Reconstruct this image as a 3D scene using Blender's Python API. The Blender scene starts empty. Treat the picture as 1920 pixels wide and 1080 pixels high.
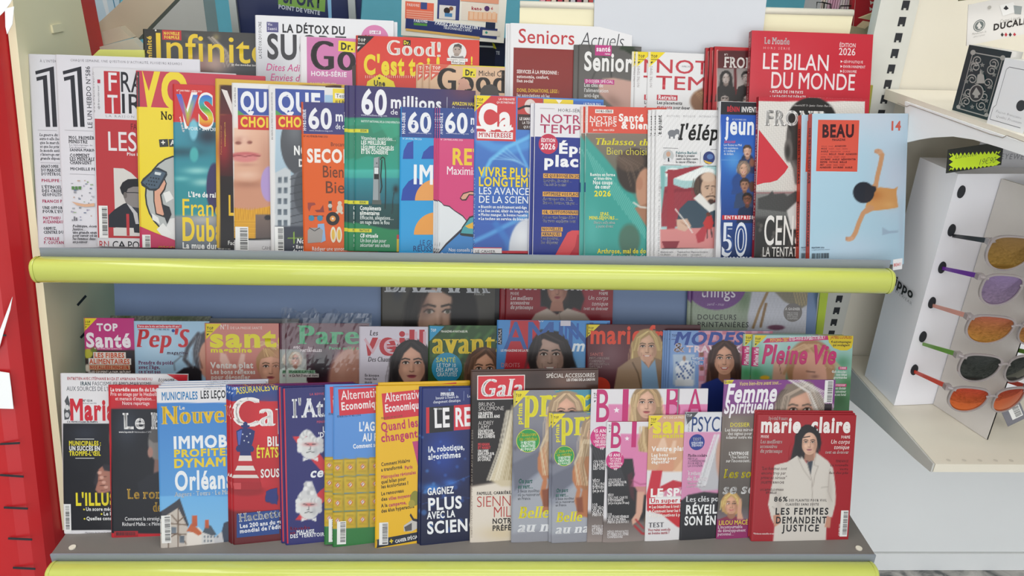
import bpy, math, random
import numpy as np
from mathutils import Matrix, Vector
from mathutils.geometry import tessellate_polygon

SC = bpy.context.scene
COL = SC.collection
PI = math.pi
# ------------------------------------------------------------------ camera
FPX = 1400.0
CAM = np.array([0.9039, -1.4025, 0.6009])
_p, _y, _r = [math.radians(a) for a in (24.108, 2.165, 1.639)]
FW = np.array([math.sin(_y) * math.cos(_p), math.cos(_y) * math.cos(_p), -math.sin(_p)])
_rt = np.array([math.cos(_y), -math.sin(_y), 0.0])
_up = np.cross(_rt, FW)
RT = math.cos(_r) * _rt + math.sin(_r) * _up
UP = -math.sin(_r) * _rt + math.cos(_r) * _up
cd = bpy.data.cameras.new('camera')
cd.sensor_width = 36.0
cd.lens = 36.0 * FPX / 1920.0
cd.clip_start = 0.02
cam = bpy.data.objects.new('camera', cd)
COL.objects.link(cam)
cam.matrix_world = Matrix(((RT[0], UP[0], -FW[0], CAM[0]), (RT[1], UP[1], -FW[1], CAM[1]), (RT[2], UP[2], -FW[2], CAM[2]), (0, 0, 0, 1)))
SC.camera = cam
# ------------------------------------------------------------------ light
SC.view_settings.view_transform = 'Standard'
SC.view_settings.look = 'None'
SC.view_settings.gamma = 1.0
SC.view_settings.exposure = 0.03
try:
    SC.view_settings.use_curve_mapping = False
except Exception:
    pass
w = bpy.data.worlds.new('shop_light')
SC.world = w
w.use_nodes = True
bg = w.node_tree.nodes['Background']
bg.inputs[0].default_value = (0.93, 0.96, 1.0, 1)
bg.inputs[1].default_value = 0.22


def area(name, loc, rot, sx, sy, power, col=(1, 1, 1)):
    l = bpy.data.lights.new(name, 'AREA')
    l.shape = 'RECTANGLE'
    l.size, l.size_y = sx, sy
    l.energy = power
    l.color = col
    o = bpy.data.objects.new(name, l)
    COL.objects.link(o)
    o.location = loc
    o.rotation_euler = rot
    return o


# ceiling tubes over the aisle, added overhead fill lamps, and the shop window behind the photographer
area('ceiling_tube_and_fill_light', (0.2, -1.1, 1.8), (0, 0, 0), 2.6, 0.5, 3, (1.0, 0.99, 0.96))
area('ceiling_tube_and_fill_light', (1.9, -0.5, 1.8), (0, 0, 0), 1.8, 0.3, 8, (1.0, 0.99, 0.96))
area('ceiling_tube_and_fill_light', (0.9, -0.15, 1.8), (0, 0, 0), 3.0, 0.3, 13, (1.0, 0.99, 0.96))
area('ceiling_tube_and_fill_light', (-1.3, -0.9, 1.8), (0, 0, 0), 0.5, 2.4, 18, (1.0, 0.99, 0.97))  # added fill to brighten left-facing sides such as the eyewear stand
area('overhead_fill_light', (0.9, -2.7, 1.82), (0, 0, 0), 4.0, 1.6, 48, (1.0, 0.995, 0.98))  # added soft fill on the cover fronts, stands in for ceiling panels
area('window_daylight', (1.3, -4.6, 0.45), (math.radians(88), 0, 0), 5.6, 2.7, 95, (0.95, 0.975, 1.0))


# ------------------------------------------------------------------ pixel rays to real planes
def ray(px, py):
    return FW + RT * ((px - 960) / FPX) - UP * ((py - 540) / FPX)


def onX(px, py, X):
    d = ray(px, py)
    return CAM + d * ((X - CAM[0]) / d[0])


def onY(px, py, Y):
    d = ray(px, py)
    return CAM + d * ((Y - CAM[1]) / d[1])


def onZ(px, py, Z):
    d = ray(px, py)
    return CAM + d * ((Z - CAM[2]) / d[2])


def onP(px, py, P, n):
    d = ray(px, py)
    return CAM + d * (np.dot(P - CAM, n) / np.dot(d, n))


def proj(P):
    d = P - CAM
    z = d @ FW
    return 960 + FPX * (d @ RT) / z, 540 - FPX * (d @ UP) / z


# ------------------------------------------------------------------ materials
def lin(c):
    if isinstance(c, str):
        c = c.lstrip('#')
        if len(c) == 3:
            c = ''.join(a + a for a in c)
        c = tuple(int(c[i:i + 2], 16) / 255 for i in (0, 2, 4))
    return tuple(x / 12.92 if x <= 0.04045 else ((x + 0.055) / 1.055) ** 2.4 for x in c)


def srgb(c):
    c = c.lstrip('#')
    if len(c) == 3:
        c = ''.join(a + a for a in c)
    return np.array([int(c[i:i + 2], 16) / 255 for i in (0, 2, 4)])


_M = {}


def mat(name, col, rough=0.5, metal=0.0, noise=0.04, scale=30.0, trans=0.0, alpha=1.0, coat=0.0, bump=0.0):
    if name in _M:
        return _M[name]
    m = bpy.data.materials.new(name)
    m.use_nodes = True
    nt = m.node_tree
    b = nt.nodes['Principled BSDF']
    c = lin(col)
    b.inputs['Roughness'].default_value = rough
    b.inputs['Metallic'].default_value = metal
    b.inputs['Transmission Weight'].default_value = trans
    b.inputs['Alpha'].default_value = alpha
    b.inputs['Coat Weight'].default_value = coat
    if noise:
        tc = nt.nodes.new('ShaderNodeTexCoord')
        no = nt.nodes.new('ShaderNodeTexNoise')
        no.inputs['Scale'].default_value = scale
        no.inputs['Detail'].default_value = 4
        mr = nt.nodes.new('ShaderNodeMapRange')
        mr.inputs['To Min'].default_value = 1 - noise
        mr.inputs['To Max'].default_value = 1 + noise
        mx = nt.nodes.new('ShaderNodeMix')
        mx.data_type = 'RGBA'
        mx.blend_type = 'MULTIPLY'
        mx.inputs[0].default_value = 1
        mx.inputs[6].default_value = (*c, 1)
        nt.links.new(tc.outputs['Object'], no.inputs['Vector'])
        nt.links.new(no.outputs['Fac'], mr.inputs['Value'])
        nt.links.new(mr.outputs['Result'], mx.inputs[7])
        nt.links.new(mx.outputs[2], b.inputs['Base Color'])
        if bump:
            bp = nt.nodes.new('ShaderNodeBump')
            bp.inputs['Strength'].default_value = bump
            bp.inputs['Distance'].default_value = 0.002
            nt.links.new(no.outputs['Fac'], bp.inputs['Height'])
            nt.links.new(bp.outputs['Normal'], b.inputs['Normal'])
    else:
        b.inputs['Base Color'].default_value = (*c, 1)
    _M[name] = m
    return m


def ink_mat(name, rough, coat=0.0, spec=0.5, k=0.75):
    m = bpy.data.materials.new(name)
    m.use_nodes = True
    nt = m.node_tree
    b = nt.nodes['Principled BSDF']
    at = nt.nodes.new('ShaderNodeAttribute')
    at.attribute_name = 'ink'
    vm = nt.nodes.new('ShaderNodeVectorMath')      # ink on paper reflects a share of its nominal colour
    vm.operation = 'MULTIPLY'
    vm.inputs[1].default_value = (k, k, k)
    nt.links.new(at.outputs['Color'], vm.inputs[0])
    nt.links.new(vm.outputs[0], b.inputs['Base Color'])
    b.inputs['Roughness'].default_value = rough
    b.inputs['Coat Weight'].default_value = coat
    b.inputs['Coat Roughness'].default_value = 0.1
    b.inputs['Specular IOR Level'].default_value = spec
    tc = nt.nodes.new('ShaderNodeTexCoord')
    no = nt.nodes.new('ShaderNodeTexNoise')
    no.inputs['Scale'].default_value = 9
    bp = nt.nodes.new('ShaderNodeBump')
    bp.inputs['Strength'].default_value = 0.25
    bp.inputs['Distance'].default_value = 0.004
    nt.links.new(tc.outputs['Object'], no.inputs['Vector'])
    nt.links.new(no.outputs['Fac'], bp.inputs['Height'])
    nt.links.new(bp.outputs['Normal'], b.inputs['Normal'])
    return m


INK = ink_mat('printed_gloss_paper', 0.32, 0.12, 0.3)
INK_MATT = ink_mat('printed_matt_paper', 0.6, 0, 0.3)
INK_CARD = ink_mat('printed_card', 0.5, 0, 0.3, 0.92)


def page_mat():
    m = bpy.data.materials.new('page_edges')
    m.use_nodes = True
    nt = m.node_tree
    b = nt.nodes['Principled BSDF']
    tc = nt.nodes.new('ShaderNodeTexCoord')
    wv = nt.nodes.new('ShaderNodeTexWave')
    wv.bands_direction = 'Z'
    wv.inputs['Scale'].default_value = 900
    wv.inputs['Distortion'].default_value = 0.4
    cr = nt.nodes.new('ShaderNodeValToRGB')
    cr.color_ramp.elements[0].color = (*lin('b9b4ab'), 1)
    cr.color_ramp.elements[1].color = (*lin('e4e1da'), 1)
    nt.links.new(tc.outputs['Object'], wv.inputs['Vector'])
    nt.links.new(wv.outputs['Fac'], cr.inputs['Fac'])
    nt.links.new(cr.outputs['Color'], b.inputs['Base Color'])
    b.inputs['Roughness'].default_value = 0.75
    return m


PAGES = page_mat()
# ------------------------------------------------------------------ generic mesh helpers


def newobj(name, verts, faces, m, parent=None, smooth=False):
    me = bpy.data.meshes.new(name)
    me.from_pydata([tuple(v) for v in verts], [], faces)
    me.update()
    if smooth:
        me.polygons.foreach_set('use_smooth', [True] * len(me.polygons))
    if m is not None:
        me.materials.append(m)
    o = bpy.data.objects.new(name, me)
    COL.objects.link(o)
    if parent is not None:
        o.parent = parent
    return o


class MB:
    def __init__(s):
        s.v = []
        s.f = []

    def add(s, vs, fs):
        k = len(s.v)
        s.v += [tuple(map(float, q)) for q in vs]
        s.f += [tuple(i + k for i in f) for f in fs]
        return s

    def box(s, a, b):
        x0, y0, z0 = a
        x1, y1, z1 = b
        return s.add([(x0, y0, z0), (x1, y0, z0), (x1, y1, z0), (x0, y1, z0), (x0, y0, z1), (x1, y0, z1), (x1, y1, z1), (x0, y1, z1)],
                     [(0, 3, 2, 1), (4, 5, 6, 7), (0, 1, 5, 4), (1, 2, 6, 5), (2, 3, 7, 6), (3, 0, 4, 7)])

    def prism(s, pts, ext):
        """polygon pts (3-D, planar) extruded along vector ext"""
        n = len(pts)
        P = [Vector(p) for p in pts]
        e = Vector(ext)
        tri = tessellate_polygon([P])
        vs = [tuple(p) for p in P] + [tuple(p + e) for p in P]
        fs = [tuple(t) for t in tri] + [tuple(i + n for i in reversed(t)) for t in tri]
        for i in range(n):
            j = (i + 1) % n
            fs.append((i, j, j + n, i + n))
        return s.add(vs, fs)

    def tube(s, pts, r, seg=12, cap=True):
        P = [Vector(p) for p in pts]
        if not isinstance(r, (list, tuple)):
            r = [r] * len(P)
        rings = []
        for i, p in enumerate(P):
            t = (P[min(i + 1, len(P) - 1)] - P[max(i - 1, 0)]).normalized()
            a = t.cross(Vector((0, 0, 1)))
            if a.length < 1e-3:
                a = t.cross(Vector((0, 1, 0)))
            a.normalize()
            b = t.cross(a)
            rings.append([p + (a * math.cos(2 * PI * k / seg) + b * math.sin(2 * PI * k / seg)) * r[i] for k in range(seg)])
        vs = [q for R_ in rings for q in R_]
        fs = []
        for i in range(len(P) - 1):
            for k in range(seg):
                fs.append((i * seg + k, i * seg + (k + 1) % seg, (i + 1) * seg + (k + 1) % seg, (i + 1) * seg + k))
        if cap:
            fs.append(tuple(reversed(range(seg))))
            fs.append(tuple(range((len(P) - 1) * seg, len(P) * seg)))
        return s.add(vs, fs)

    def build(s, name, m, parent=None, smooth=False, bevel=0.0):
        o = newobj(name, s.v, s.f, m, parent, smooth)
        if bevel:
            b = o.modifiers.new('bevel', 'BEVEL')
            b.width = bevel
            b.segments = 2
            b.limit_method = 'ANGLE'
        return o


def empty(name, loc, label=None, cat=None, group=None):
    o = bpy.data.objects.new(name, None)
    o.empty_display_size = 0.02
    COL.objects.link(o)
    o.location = loc
    if label:
        o['label'] = label
    if cat:
        o['category'] = cat
    if group:
        o['group'] = group
    return o


def tag(o, label, cat, group=None):
    o['label'] = label
    o['category'] = cat
    if group:
        o['group'] = group
    return o


def struct(o):
    o['kind'] = 'structure'
    return o


def adopt(parent):
    """children meshes were written in world space: keep them there"""
    for c in parent.children:
        c.matrix_parent_inverse = Matrix.Translation(-Vector(parent.location))


# ------------------------------------------------------------------ lettering
CHARS = ''.join(chr(i) for i in range(33, 127)) + 'ÀÂÇÉÈÊËÎÏÔŒÙÛàâçéèêëîïôœùû€•°’«»…►·'
OFFS = {'l': -0.014, 'n': 0.006, 'b': 0.03, 'x': 0.041, 'f': -0.008, 'g': 0.016}
_G = {}


def _text_mesh(body, off, res):
    cu = bpy.data.curves.new('f', 'FONT')
    cu.body = body
    cu.offset = off
    cu.resolution_u = res
    cu.space_line = 4
    cu.dimensions = '2D'
    o = bpy.data.objects.new('f', cu)
    COL.objects.link(o)
    me = bpy.data.meshes.new_from_object(o.evaluated_get(bpy.context.evaluated_depsgraph_get()))
    co = np.empty(len(me.vertices) * 3)
    me.vertices.foreach_get('co', co)
    fs = [tuple(p.vertices) for p in me.polygons]
    bpy.data.objects.remove(o)
    bpy.data.curves.remove(cu)
    bpy.data.meshes.remove(me)
    return co.reshape(-1, 3)[:, :2], fs


_ADV = {}


def glyphs(wt, res):
    if (wt, res) in _G:
        return _G[(wt, res)]
    if not _ADV:
        co, _ = _text_mesh('\n'.join(['|'] + [c + '|' for c in CHARS]), 0, 1)
        ln = np.round(-(co[:, 1] - 0.23) / 4).astype(int)
        base = co[ln == 0][:, 0].max()
        for i, c in enumerate(CHARS):
            _ADV[c] = co[ln == i + 1][:, 0].max() - base
        _ADV[' '] = 0.26
    off = OFFS[wt]
    co, fs = _text_mesh('\n'.join(CHARS), off, res)
    ln = np.round(-(co[:, 1] - 0.23) / 4).astype(int)
    D = {}
    start = {}
    byl = {}
    for f in fs:
        byl.setdefault(ln[f[0]], []).append(f)
    for i, c in enumerate(CHARS):
        idx = np.where(ln == i)[0]
        mp = {k: n for n, k in enumerate(idx)}
        v = co[idx].copy()
        v[:, 1] += 4 * i
        t = [tuple(mp[a] for a in f) for f in byl.get(i, [])]
        if wt in 'fg':
            v, t = _serif(c, v, t, 0.046 if wt == 'f' else 0.012, 0.032 if wt == 'f' else 0.085, 0.062 if wt == 'f' else 0.06, off)
        D[c] = (v, t, _ADV[c] + (2.0 * off if wt not in 'fg' else 0.075))
    o, sw = max(off, 0), 0.10 + 2 * off
    M_ = [(.07 - off, -off), (.07 - off, .682 + off), (.07 - off + sw * 1.08, .682 + off), (.395, .40 + 1.6 * off), (.72 + off - sw * 1.08, .682 + off), (.72 + off, .682 + off), (.72 + off, -off),
          (.72 + off - sw, -off), (.72 + off - sw, .53 - 1.0 * off), (.395, .25 - .6 * off), (.07 - off + sw, .53 - 1.0 * off), (.07 - off + sw, -off)]
    mt = [tuple(t) for t in tessellate_polygon([[Vector((x, y, 0)) for x, y in M_]])]
    mv = np.array(M_)
    if wt in 'fg':
        mv, mt = _serif('M', mv, mt, 0.046 if wt == 'f' else 0.012, 0.032 if wt == 'f' else 0.085, 0.062 if wt == 'f' else 0.06, off)
    D['M'] = (mv, mt, D['M'][2])
    D[' '] = (np.zeros((0, 2)), [], 0.26)
    _G[(wt, res)] = D
    return D


def _serif(c, v, t, spread, th, ov, off):
    cnt = {}
    for f in t:
        for a, b in zip(f, f[1:] + f[:1]):
            k = (min(a, b), max(a, b))
            cnt[k] = cnt.get(k, 0) + 1
    slabs = []
    if c.isalpha() or c in '1':
        levels = [(0 - off, 1), (0.682 + off, -1), (0.45 + off, -1), (0.72 + off, -1)]
        for (a, b), n in cnt.items():
            if n != 1:
                continue
            (xa, ya), (xb, yb) = v[a], v[b]
            if abs(ya - yb) > 0.006 or abs(xa - xb) > 0.26 or abs(xa - xb) < 0.045:
                continue
            for y, d in levels:
                if abs(ya - y) < 0.022:
                    if d == -1 and c in 'tfjcsae':
                        continue
                    slabs.append((min(xa, xb) - ov - spread, max(xa, xb) + ov + spread, ya, ya + d * th))
    n0 = len(v)
    vs = [v + [-spread, 0], v, v + [spread, 0]]
    ts = list(t) + [tuple(i + n0 for i in f) for f in t] + [tuple(i + 2 * n0 for i in f) for f in t]
    k = 3 * n0
    for x0, x1, y0, y1 in slabs:
        vs.append(np.array([[x0, y0], [x1, y0], [x1, y1], [x0, y1]]))
        ts += [(k, k + 1, k + 2), (k, k + 2, k + 3)]
        k += 4
    return np.vstack(vs), ts


def layout(s, wt, res, ital=0.0, sp=0.0):
    """vertices (cap height = 1), triangles and pen width of a line; '|' marks where the measured width ends"""
    G = glyphs(wt, res)
    x = 0.0
    vs, ts, k, mark = [], [], 0, None
    for ch in s:
        if ch == '|':
            mark = x
            continue
        g = G.get(ch) or G['.']
        if len(g[0]):
            q = g[0].copy()
            q[:, 0] += x
            vs.append(q)
            ts += [tuple(i + k for i in f) for f in g[1]]
            k += len(q)
        x += g[2] + sp
    V = np.vstack(vs) if vs else np.zeros((0, 2))
    if ital:
        V[:, 0] += ital * V[:, 1]
    return V / 0.682, ts, (mark if mark is not None else x - sp) / 0.682


# ------------------------------------------------------------------ printed pictures (per-vertex ink on a fine cover grid)
class Paint:
    """soft-edged drawing into the ink of a cover; coordinates are photo pixels on that cover"""

    def __init__(s, X, Y, base):
        s.X, s.Y = X, Y
        s.C = np.tile(srgb(base), (len(X), 1))

    def mix(s, a, c):
        if isinstance(c, str):
            c = srgb(c)
        a = np.clip(a, 0, 1)[:, None]
        s.C = s.C * (1 - a) + c * a

    def vg(s, y0, c0, y1, c1, x0=-1e9, x1=1e9):
        t = np.clip((s.Y - y0) / (y1 - y0), 0, 1)[:, None]
        c = srgb(c0) * (1 - t) + srgb(c1) * t
        m = ((s.Y >= min(y0, -1e8)) & (s.X >= x0) & (s.X <= x1)).astype(float)
        s.mix(m, c)

    def band(s, y0, c0, y1, c1, x0=-1e9, x1=1e9, soft=1.0):
        t = np.clip((s.Y - y0) / (y1 - y0), 0, 1)[:, None]
        c = srgb(c0) * (1 - t) + srgb(c1) * t
        d = np.minimum(np.minimum(s.Y - y0, y1 - s.Y), np.minimum(s.X - x0, x1 - s.X))
        s.mix(d / soft + 0.5, c)

    def ell(s, cx, cy, rx, ry, c, soft=1.2, rot=0.0, a=1.0):
        r = math.radians(rot)
        dx, dy = s.X - cx, s.Y - cy
        u = (dx * math.cos(r) + dy * math.sin(r)) / rx
        v = (-dx * math.sin(r) + dy * math.cos(r)) / ry
        d = (1 - np.sqrt(u * u + v * v)) * min(rx, ry)
        s.mix(a * np.clip(d / soft + 0.5, 0, 1), c)

    def glow(s, cx, cy, rx, ry, c, a=1.0, rot=0.0):
        r = math.radians(rot)
        dx, dy = s.X - cx, s.Y - cy
        u = (dx * math.cos(r) + dy * math.sin(r)) / rx
        v = (-dx * math.sin(r) + dy * math.cos(r)) / ry
        s.mix(a * np.exp(-(u * u + v * v) * 1.5), c)

    def line(s, pts, w, c, soft=1.0, a=1.0):
        d = np.full(len(s.X), 1e9)
        for (x0, y0), (x1, y1) in zip(pts[:-1], pts[1:]):
            ex, ey = x1 - x0, y1 - y0
            t = np.clip(((s.X - x0) * ex + (s.Y - y0) * ey) / (ex * ex + ey * ey + 1e-9), 0, 1)
            d = np.minimum(d, np.hypot(s.X - x0 - t * ex, s.Y - y0 - t * ey))
        s.mix(a * np.clip((w / 2 - d) / soft + 0.5, 0, 1), c)

    def poly(s, pts, c, soft=1.2, a=1.0):
        ins = np.zeros(len(s.X), bool)
        d = np.full(len(s.X), 1e9)
        n = len(pts)
        for i in range(n):
            (x0, y0), (x1, y1) = pts[i], pts[(i + 1) % n]
            if y0 != y1:
                cr = ((y0 > s.Y) != (y1 > s.Y)) & (s.X < (x1 - x0) * (s.Y - y0) / (y1 - y0) + x0)
                ins ^= cr
            ex, ey = x1 - x0, y1 - y0
            t = np.clip(((s.X - x0) * ex + (s.Y - y0) * ey) / (ex * ex + ey * ey + 1e-9), 0, 1)
            d = np.minimum(d, np.hypot(s.X - x0 - t * ex, s.Y - y0 - t * ey))
        s.mix(a * np.clip(np.where(ins, d, -d) / soft + 0.5, 0, 1), c)

    def noise(s, amp, sc=12.0, seed=1):
        r = np.random.RandomState(seed)
        n = 0
        for k in range(5):
            f = 2 * PI / sc * r.uniform(0.5, 2.2)
            an = r.uniform(0, PI)
            n = n + np.sin((s.X * math.cos(an) + s.Y * math.sin(an)) * f + r.uniform(0, 6))
        s.C = np.clip(s.C * (1 + amp * n[:, None] / 3), 0, 1)

    def strands(s, pts, n, spread, w, c, seed=0, a=0.6):
        r = random.Random(seed)
        for i in range(n):
            o = r.uniform(-spread, spread)
            q = [(x + o * (0.6 + 0.5 * k / max(1, len(pts) - 1)) + r.uniform(-1.5, 1.5), y) for k, (x, y) in enumerate(pts)]
            s.line(q, w * r.uniform(0.5, 1.1), c, 1.0, a * r.uniform(0.5, 1))

    def face(s, cx, cy, h, skin='e2b59c', hair='3a2a22', style='long', cloth=None, lip='b8565a', smile=False, eyes='3a2a20', dark=0.75, back=True, part=0.0, tone=1):
        sk = srgb(skin)
        shade = tuple(sk * dark * np.array([1.0, 0.93, 0.9]))
        sh = np.array(shade)
        hi = np.clip(sk * 1.12, 0, 1)
        ha = srgb(hair)
        hl = np.clip(ha * 1.5 + 0.05, 0, 1)
        hd = ha * 0.6
        if back:
            if style == 'long':
                s.ell(cx, cy - 0.06 * h, 0.56 * h, 0.62 * h, ha, 0.05 * h)
                s.poly([(cx - 0.55 * h, cy - 0.1 * h), (cx + 0.55 * h, cy - 0.1 * h), (cx + 0.66 * h, cy + 0.95 * h), (cx - 0.66 * h, cy + 0.95 * h)], ha, 0.06 * h)
                s.strands([(cx - 0.5 * h, cy - 0.2 * h), (cx - 0.56 * h, cy + 0.3 * h), (cx - 0.55 * h, cy + 0.9 * h)], 9, 0.12 * h, 0.03 * h, hl, 3, 0.5)
                s.strands([(cx + 0.5 * h, cy - 0.2 * h), (cx + 0.56 * h, cy + 0.3 * h), (cx + 0.55 * h, cy + 0.9 * h)], 9, 0.12 * h, 0.03 * h, hl, 4, 0.5)
                s.strands([(cx + 0.44 * h, cy - 0.1 * h), (cx + 0.46 * h, cy + 0.3 * h), (cx + 0.5 * h, cy + 0.9 * h)], 5, 0.1 * h, 0.03 * h, hd, 5, 0.5)
            elif style == 'bob':
                s.ell(cx, cy - 0.02 * h, 0.58 * h, 0.62 * h, ha, 0.05 * h)
                s.strands([(cx - 0.48 * h, cy - 0.2 * h), (cx - 0.54 * h, cy + 0.3 * h)], 7, 0.1 * h, 0.03 * h, hl, 3, 0.5)
            else:
                s.ell(cx, cy - 0.16 * h, 0.46 * h, 0.5 * h, ha, 0.05 * h)
        s.poly([(cx - 0.19 * h, cy + 0.2 * h), (cx + 0.19 * h, cy + 0.2 * h), (cx + 0.22 * h, cy + 0.8 * h), (cx - 0.22 * h, cy + 0.8 * h)], shade, 0.04 * h)
        if cloth:
            s.poly([(cx - 0.24 * h, cy + 0.64 * h), (cx - 0.8 * h, cy + 0.86 * h), (cx - 1.05 * h, cy + 2.2 * h), (cx + 1.05 * h, cy + 2.2 * h), (cx + 0.8 * h, cy + 0.86 * h), (cx + 0.24 * h, cy + 0.64 * h), (cx, cy + 0.86 * h)], cloth, 0.04 * h)
        s.ell(cx, cy, 0.365 * h, 0.5 * h, sk, 0.03 * h)
        s.ell(cx, cy + 0.27 * h, 0.27 * h, 0.25 * h, sk, 0.03 * h)
        s.glow(cx + 0.27 * h, cy + 0.08 * h, 0.16 * h, 0.42 * h, sh, 0.7)
        s.glow(cx - 0.3 * h, cy + 0.1 * h, 0.1 * h, 0.36 * h, sh, 0.4)
        s.glow(cx - 0.05 * h, cy - 0.26 * h, 0.2 * h, 0.12 * h, hi, 0.6)
        s.glow(cx - 0.17 * h, cy + 0.12 * h, 0.1 * h, 0.09 * h, hi, 0.6)
        s.glow(cx + 0.15 * h, cy + 0.12 * h, 0.09 * h, 0.08 * h, hi, 0.35)
        s.glow(cx, cy + 0.43 * h, 0.14 * h, 0.05 * h, sh, 0.35)
        for d in (-1, 1):
            ex, ey = cx + d * 0.155 * h, cy - 0.055 * h
            s.glow(ex, ey, 0.12 * h, 0.07 * h, sh, 0.65)
            s.ell(ex, ey, 0.075 * h, 0.033 * h, 'f0e8e2', 0.015 * h)
            s.ell(ex, ey, 0.034 * h, 0.036 * h, eyes, 0.012 * h)
            s.line([(ex - 0.085 * h, ey + 0.005 * h), (ex - 0.03 * h, ey - 0.034 * h), (ex + 0.04 * h, ey - 0.034 * h), (ex + 0.085 * h, ey)], 0.024 * h, '2a1c18', 0.015 * h)
            s.line([(ex - 0.1 * h, ey - 0.085 * h), (ex + d * 0.02 * h, ey - 0.115 * h), (ex + 0.1 * h, ey - 0.085 * h)], 0.034 * h, tuple(hd * 0.8 + 0.03), 0.02 * h, 0.85)
        s.glow(cx + 0.05 * h, cy + 0.08 * h, 0.035 * h, 0.14 * h, sh, 0.6)
        s.glow(cx - 0.015 * h, cy + 0.06 * h, 0.025 * h, 0.12 * h, hi, 0.6)
        s.line([(cx - 0.055 * h, cy + 0.165 * h), (cx, cy + 0.185 * h), (cx + 0.055 * h, cy + 0.165 * h)], 0.026 * h, tuple(sh * 0.75), 0.02 * h, 0.8)
        ly = cy + 0.29 * h
        if smile:
            s.poly([(cx - 0.15 * h, ly - 0.03 * h), (cx, ly - 0.012 * h), (cx + 0.15 * h, ly - 0.03 * h), (cx + 0.08 * h, ly + 0.055 * h), (cx - 0.08 * h, ly + 0.055 * h)], lip, 0.02 * h)
            s.poly([(cx - 0.11 * h, ly - 0.015 * h), (cx + 0.11 * h, ly - 0.015 * h), (cx + 0.06 * h, ly + 0.028 * h), (cx - 0.06 * h, ly + 0.028 * h)], 'f6f0ea', 0.012 * h)
            s.line([(cx - 0.2 * h, ly - 0.11 * h), (cx - 0.19 * h, ly)], 0.014 * h, tuple(sh * 0.85), 0.02 * h, 0.7)
            s.line([(cx + 0.2 * h, ly - 0.11 * h), (cx + 0.19 * h, ly)], 0.014 * h, tuple(sh * 0.85), 0.02 * h, 0.7)
        else:
            s.ell(cx, ly + 0.018 * h, 0.1 * h, 0.036 * h, lip, 0.02 * h)
            s.ell(cx, ly - 0.01 * h, 0.115 * h, 0.024 * h, tuple(srgb(lip) * 0.85), 0.02 * h)
            s.line([(cx - 0.11 * h, ly), (cx + 0.11 * h, ly)], 0.012 * h, tuple(srgb(lip) * 0.5), 0.012 * h)
        if style in ('long', 'bob'):
            p = cx + part * h
            s.poly([(p, cy - 0.47 * h), (cx - 0.2 * h, cy - 0.3 * h), (cx - 0.34 * h, cy + 0.02 * h), (cx - 0.36 * h, cy + 0.4 * h), (cx - 0.5 * h, cy + 0.4 * h), (cx - 0.52 * h, cy - 0.2 * h), (cx - 0.3 * h, cy - 0.62 * h), (p, cy - 0.68 * h)], ha, 0.04 * h)
            s.poly([(p, cy - 0.47 * h), (cx + 0.22 * h, cy - 0.3 * h), (cx + 0.34 * h, cy + 0.02 * h), (cx + 0.36 * h, cy + 0.4 * h), (cx + 0.5 * h, cy + 0.4 * h), (cx + 0.52 * h, cy - 0.2 * h), (cx + 0.3 * h, cy - 0.62 * h), (p, cy - 0.68 * h)], ha, 0.04 * h)
            s.strands([(p - 0.05 * h, cy - 0.6 * h), (cx - 0.3 * h, cy - 0.36 * h), (cx - 0.42 * h, cy + 0.1 * h)], 7, 0.07 * h, 0.025 * h, hl, 8, 0.5)
            s.strands([(p + 0.05 * h, cy - 0.6 * h), (cx + 0.3 * h, cy - 0.36 * h), (cx + 0.42 * h, cy + 0.1 * h)], 7, 0.07 * h, 0.025 * h, hl, 9, 0.5)
        elif style == 'short':
            s.poly([(cx - 0.42 * h, cy), (cx - 0.33 * h, cy - 0.28 * h), (cx, cy - 0.36 * h), (cx + 0.33 * h, cy - 0.26 * h), (cx + 0.42 * h, cy), (cx + 0.46 * h, cy - 0.3 * h), (cx + 0.2 * h, cy - 0.64 * h), (cx - 0.2 * h, cy - 0.64 * h), (cx - 0.46 * h, cy - 0.3 * h)], ha, 0.04 * h)
            s.strands([(cx - 0.1 * h, cy - 0.6 * h), (cx + 0.1 * h, cy - 0.36 * h)], 8, 0.3 * h, 0.03 * h, hl, 8, 0.5)


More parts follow.
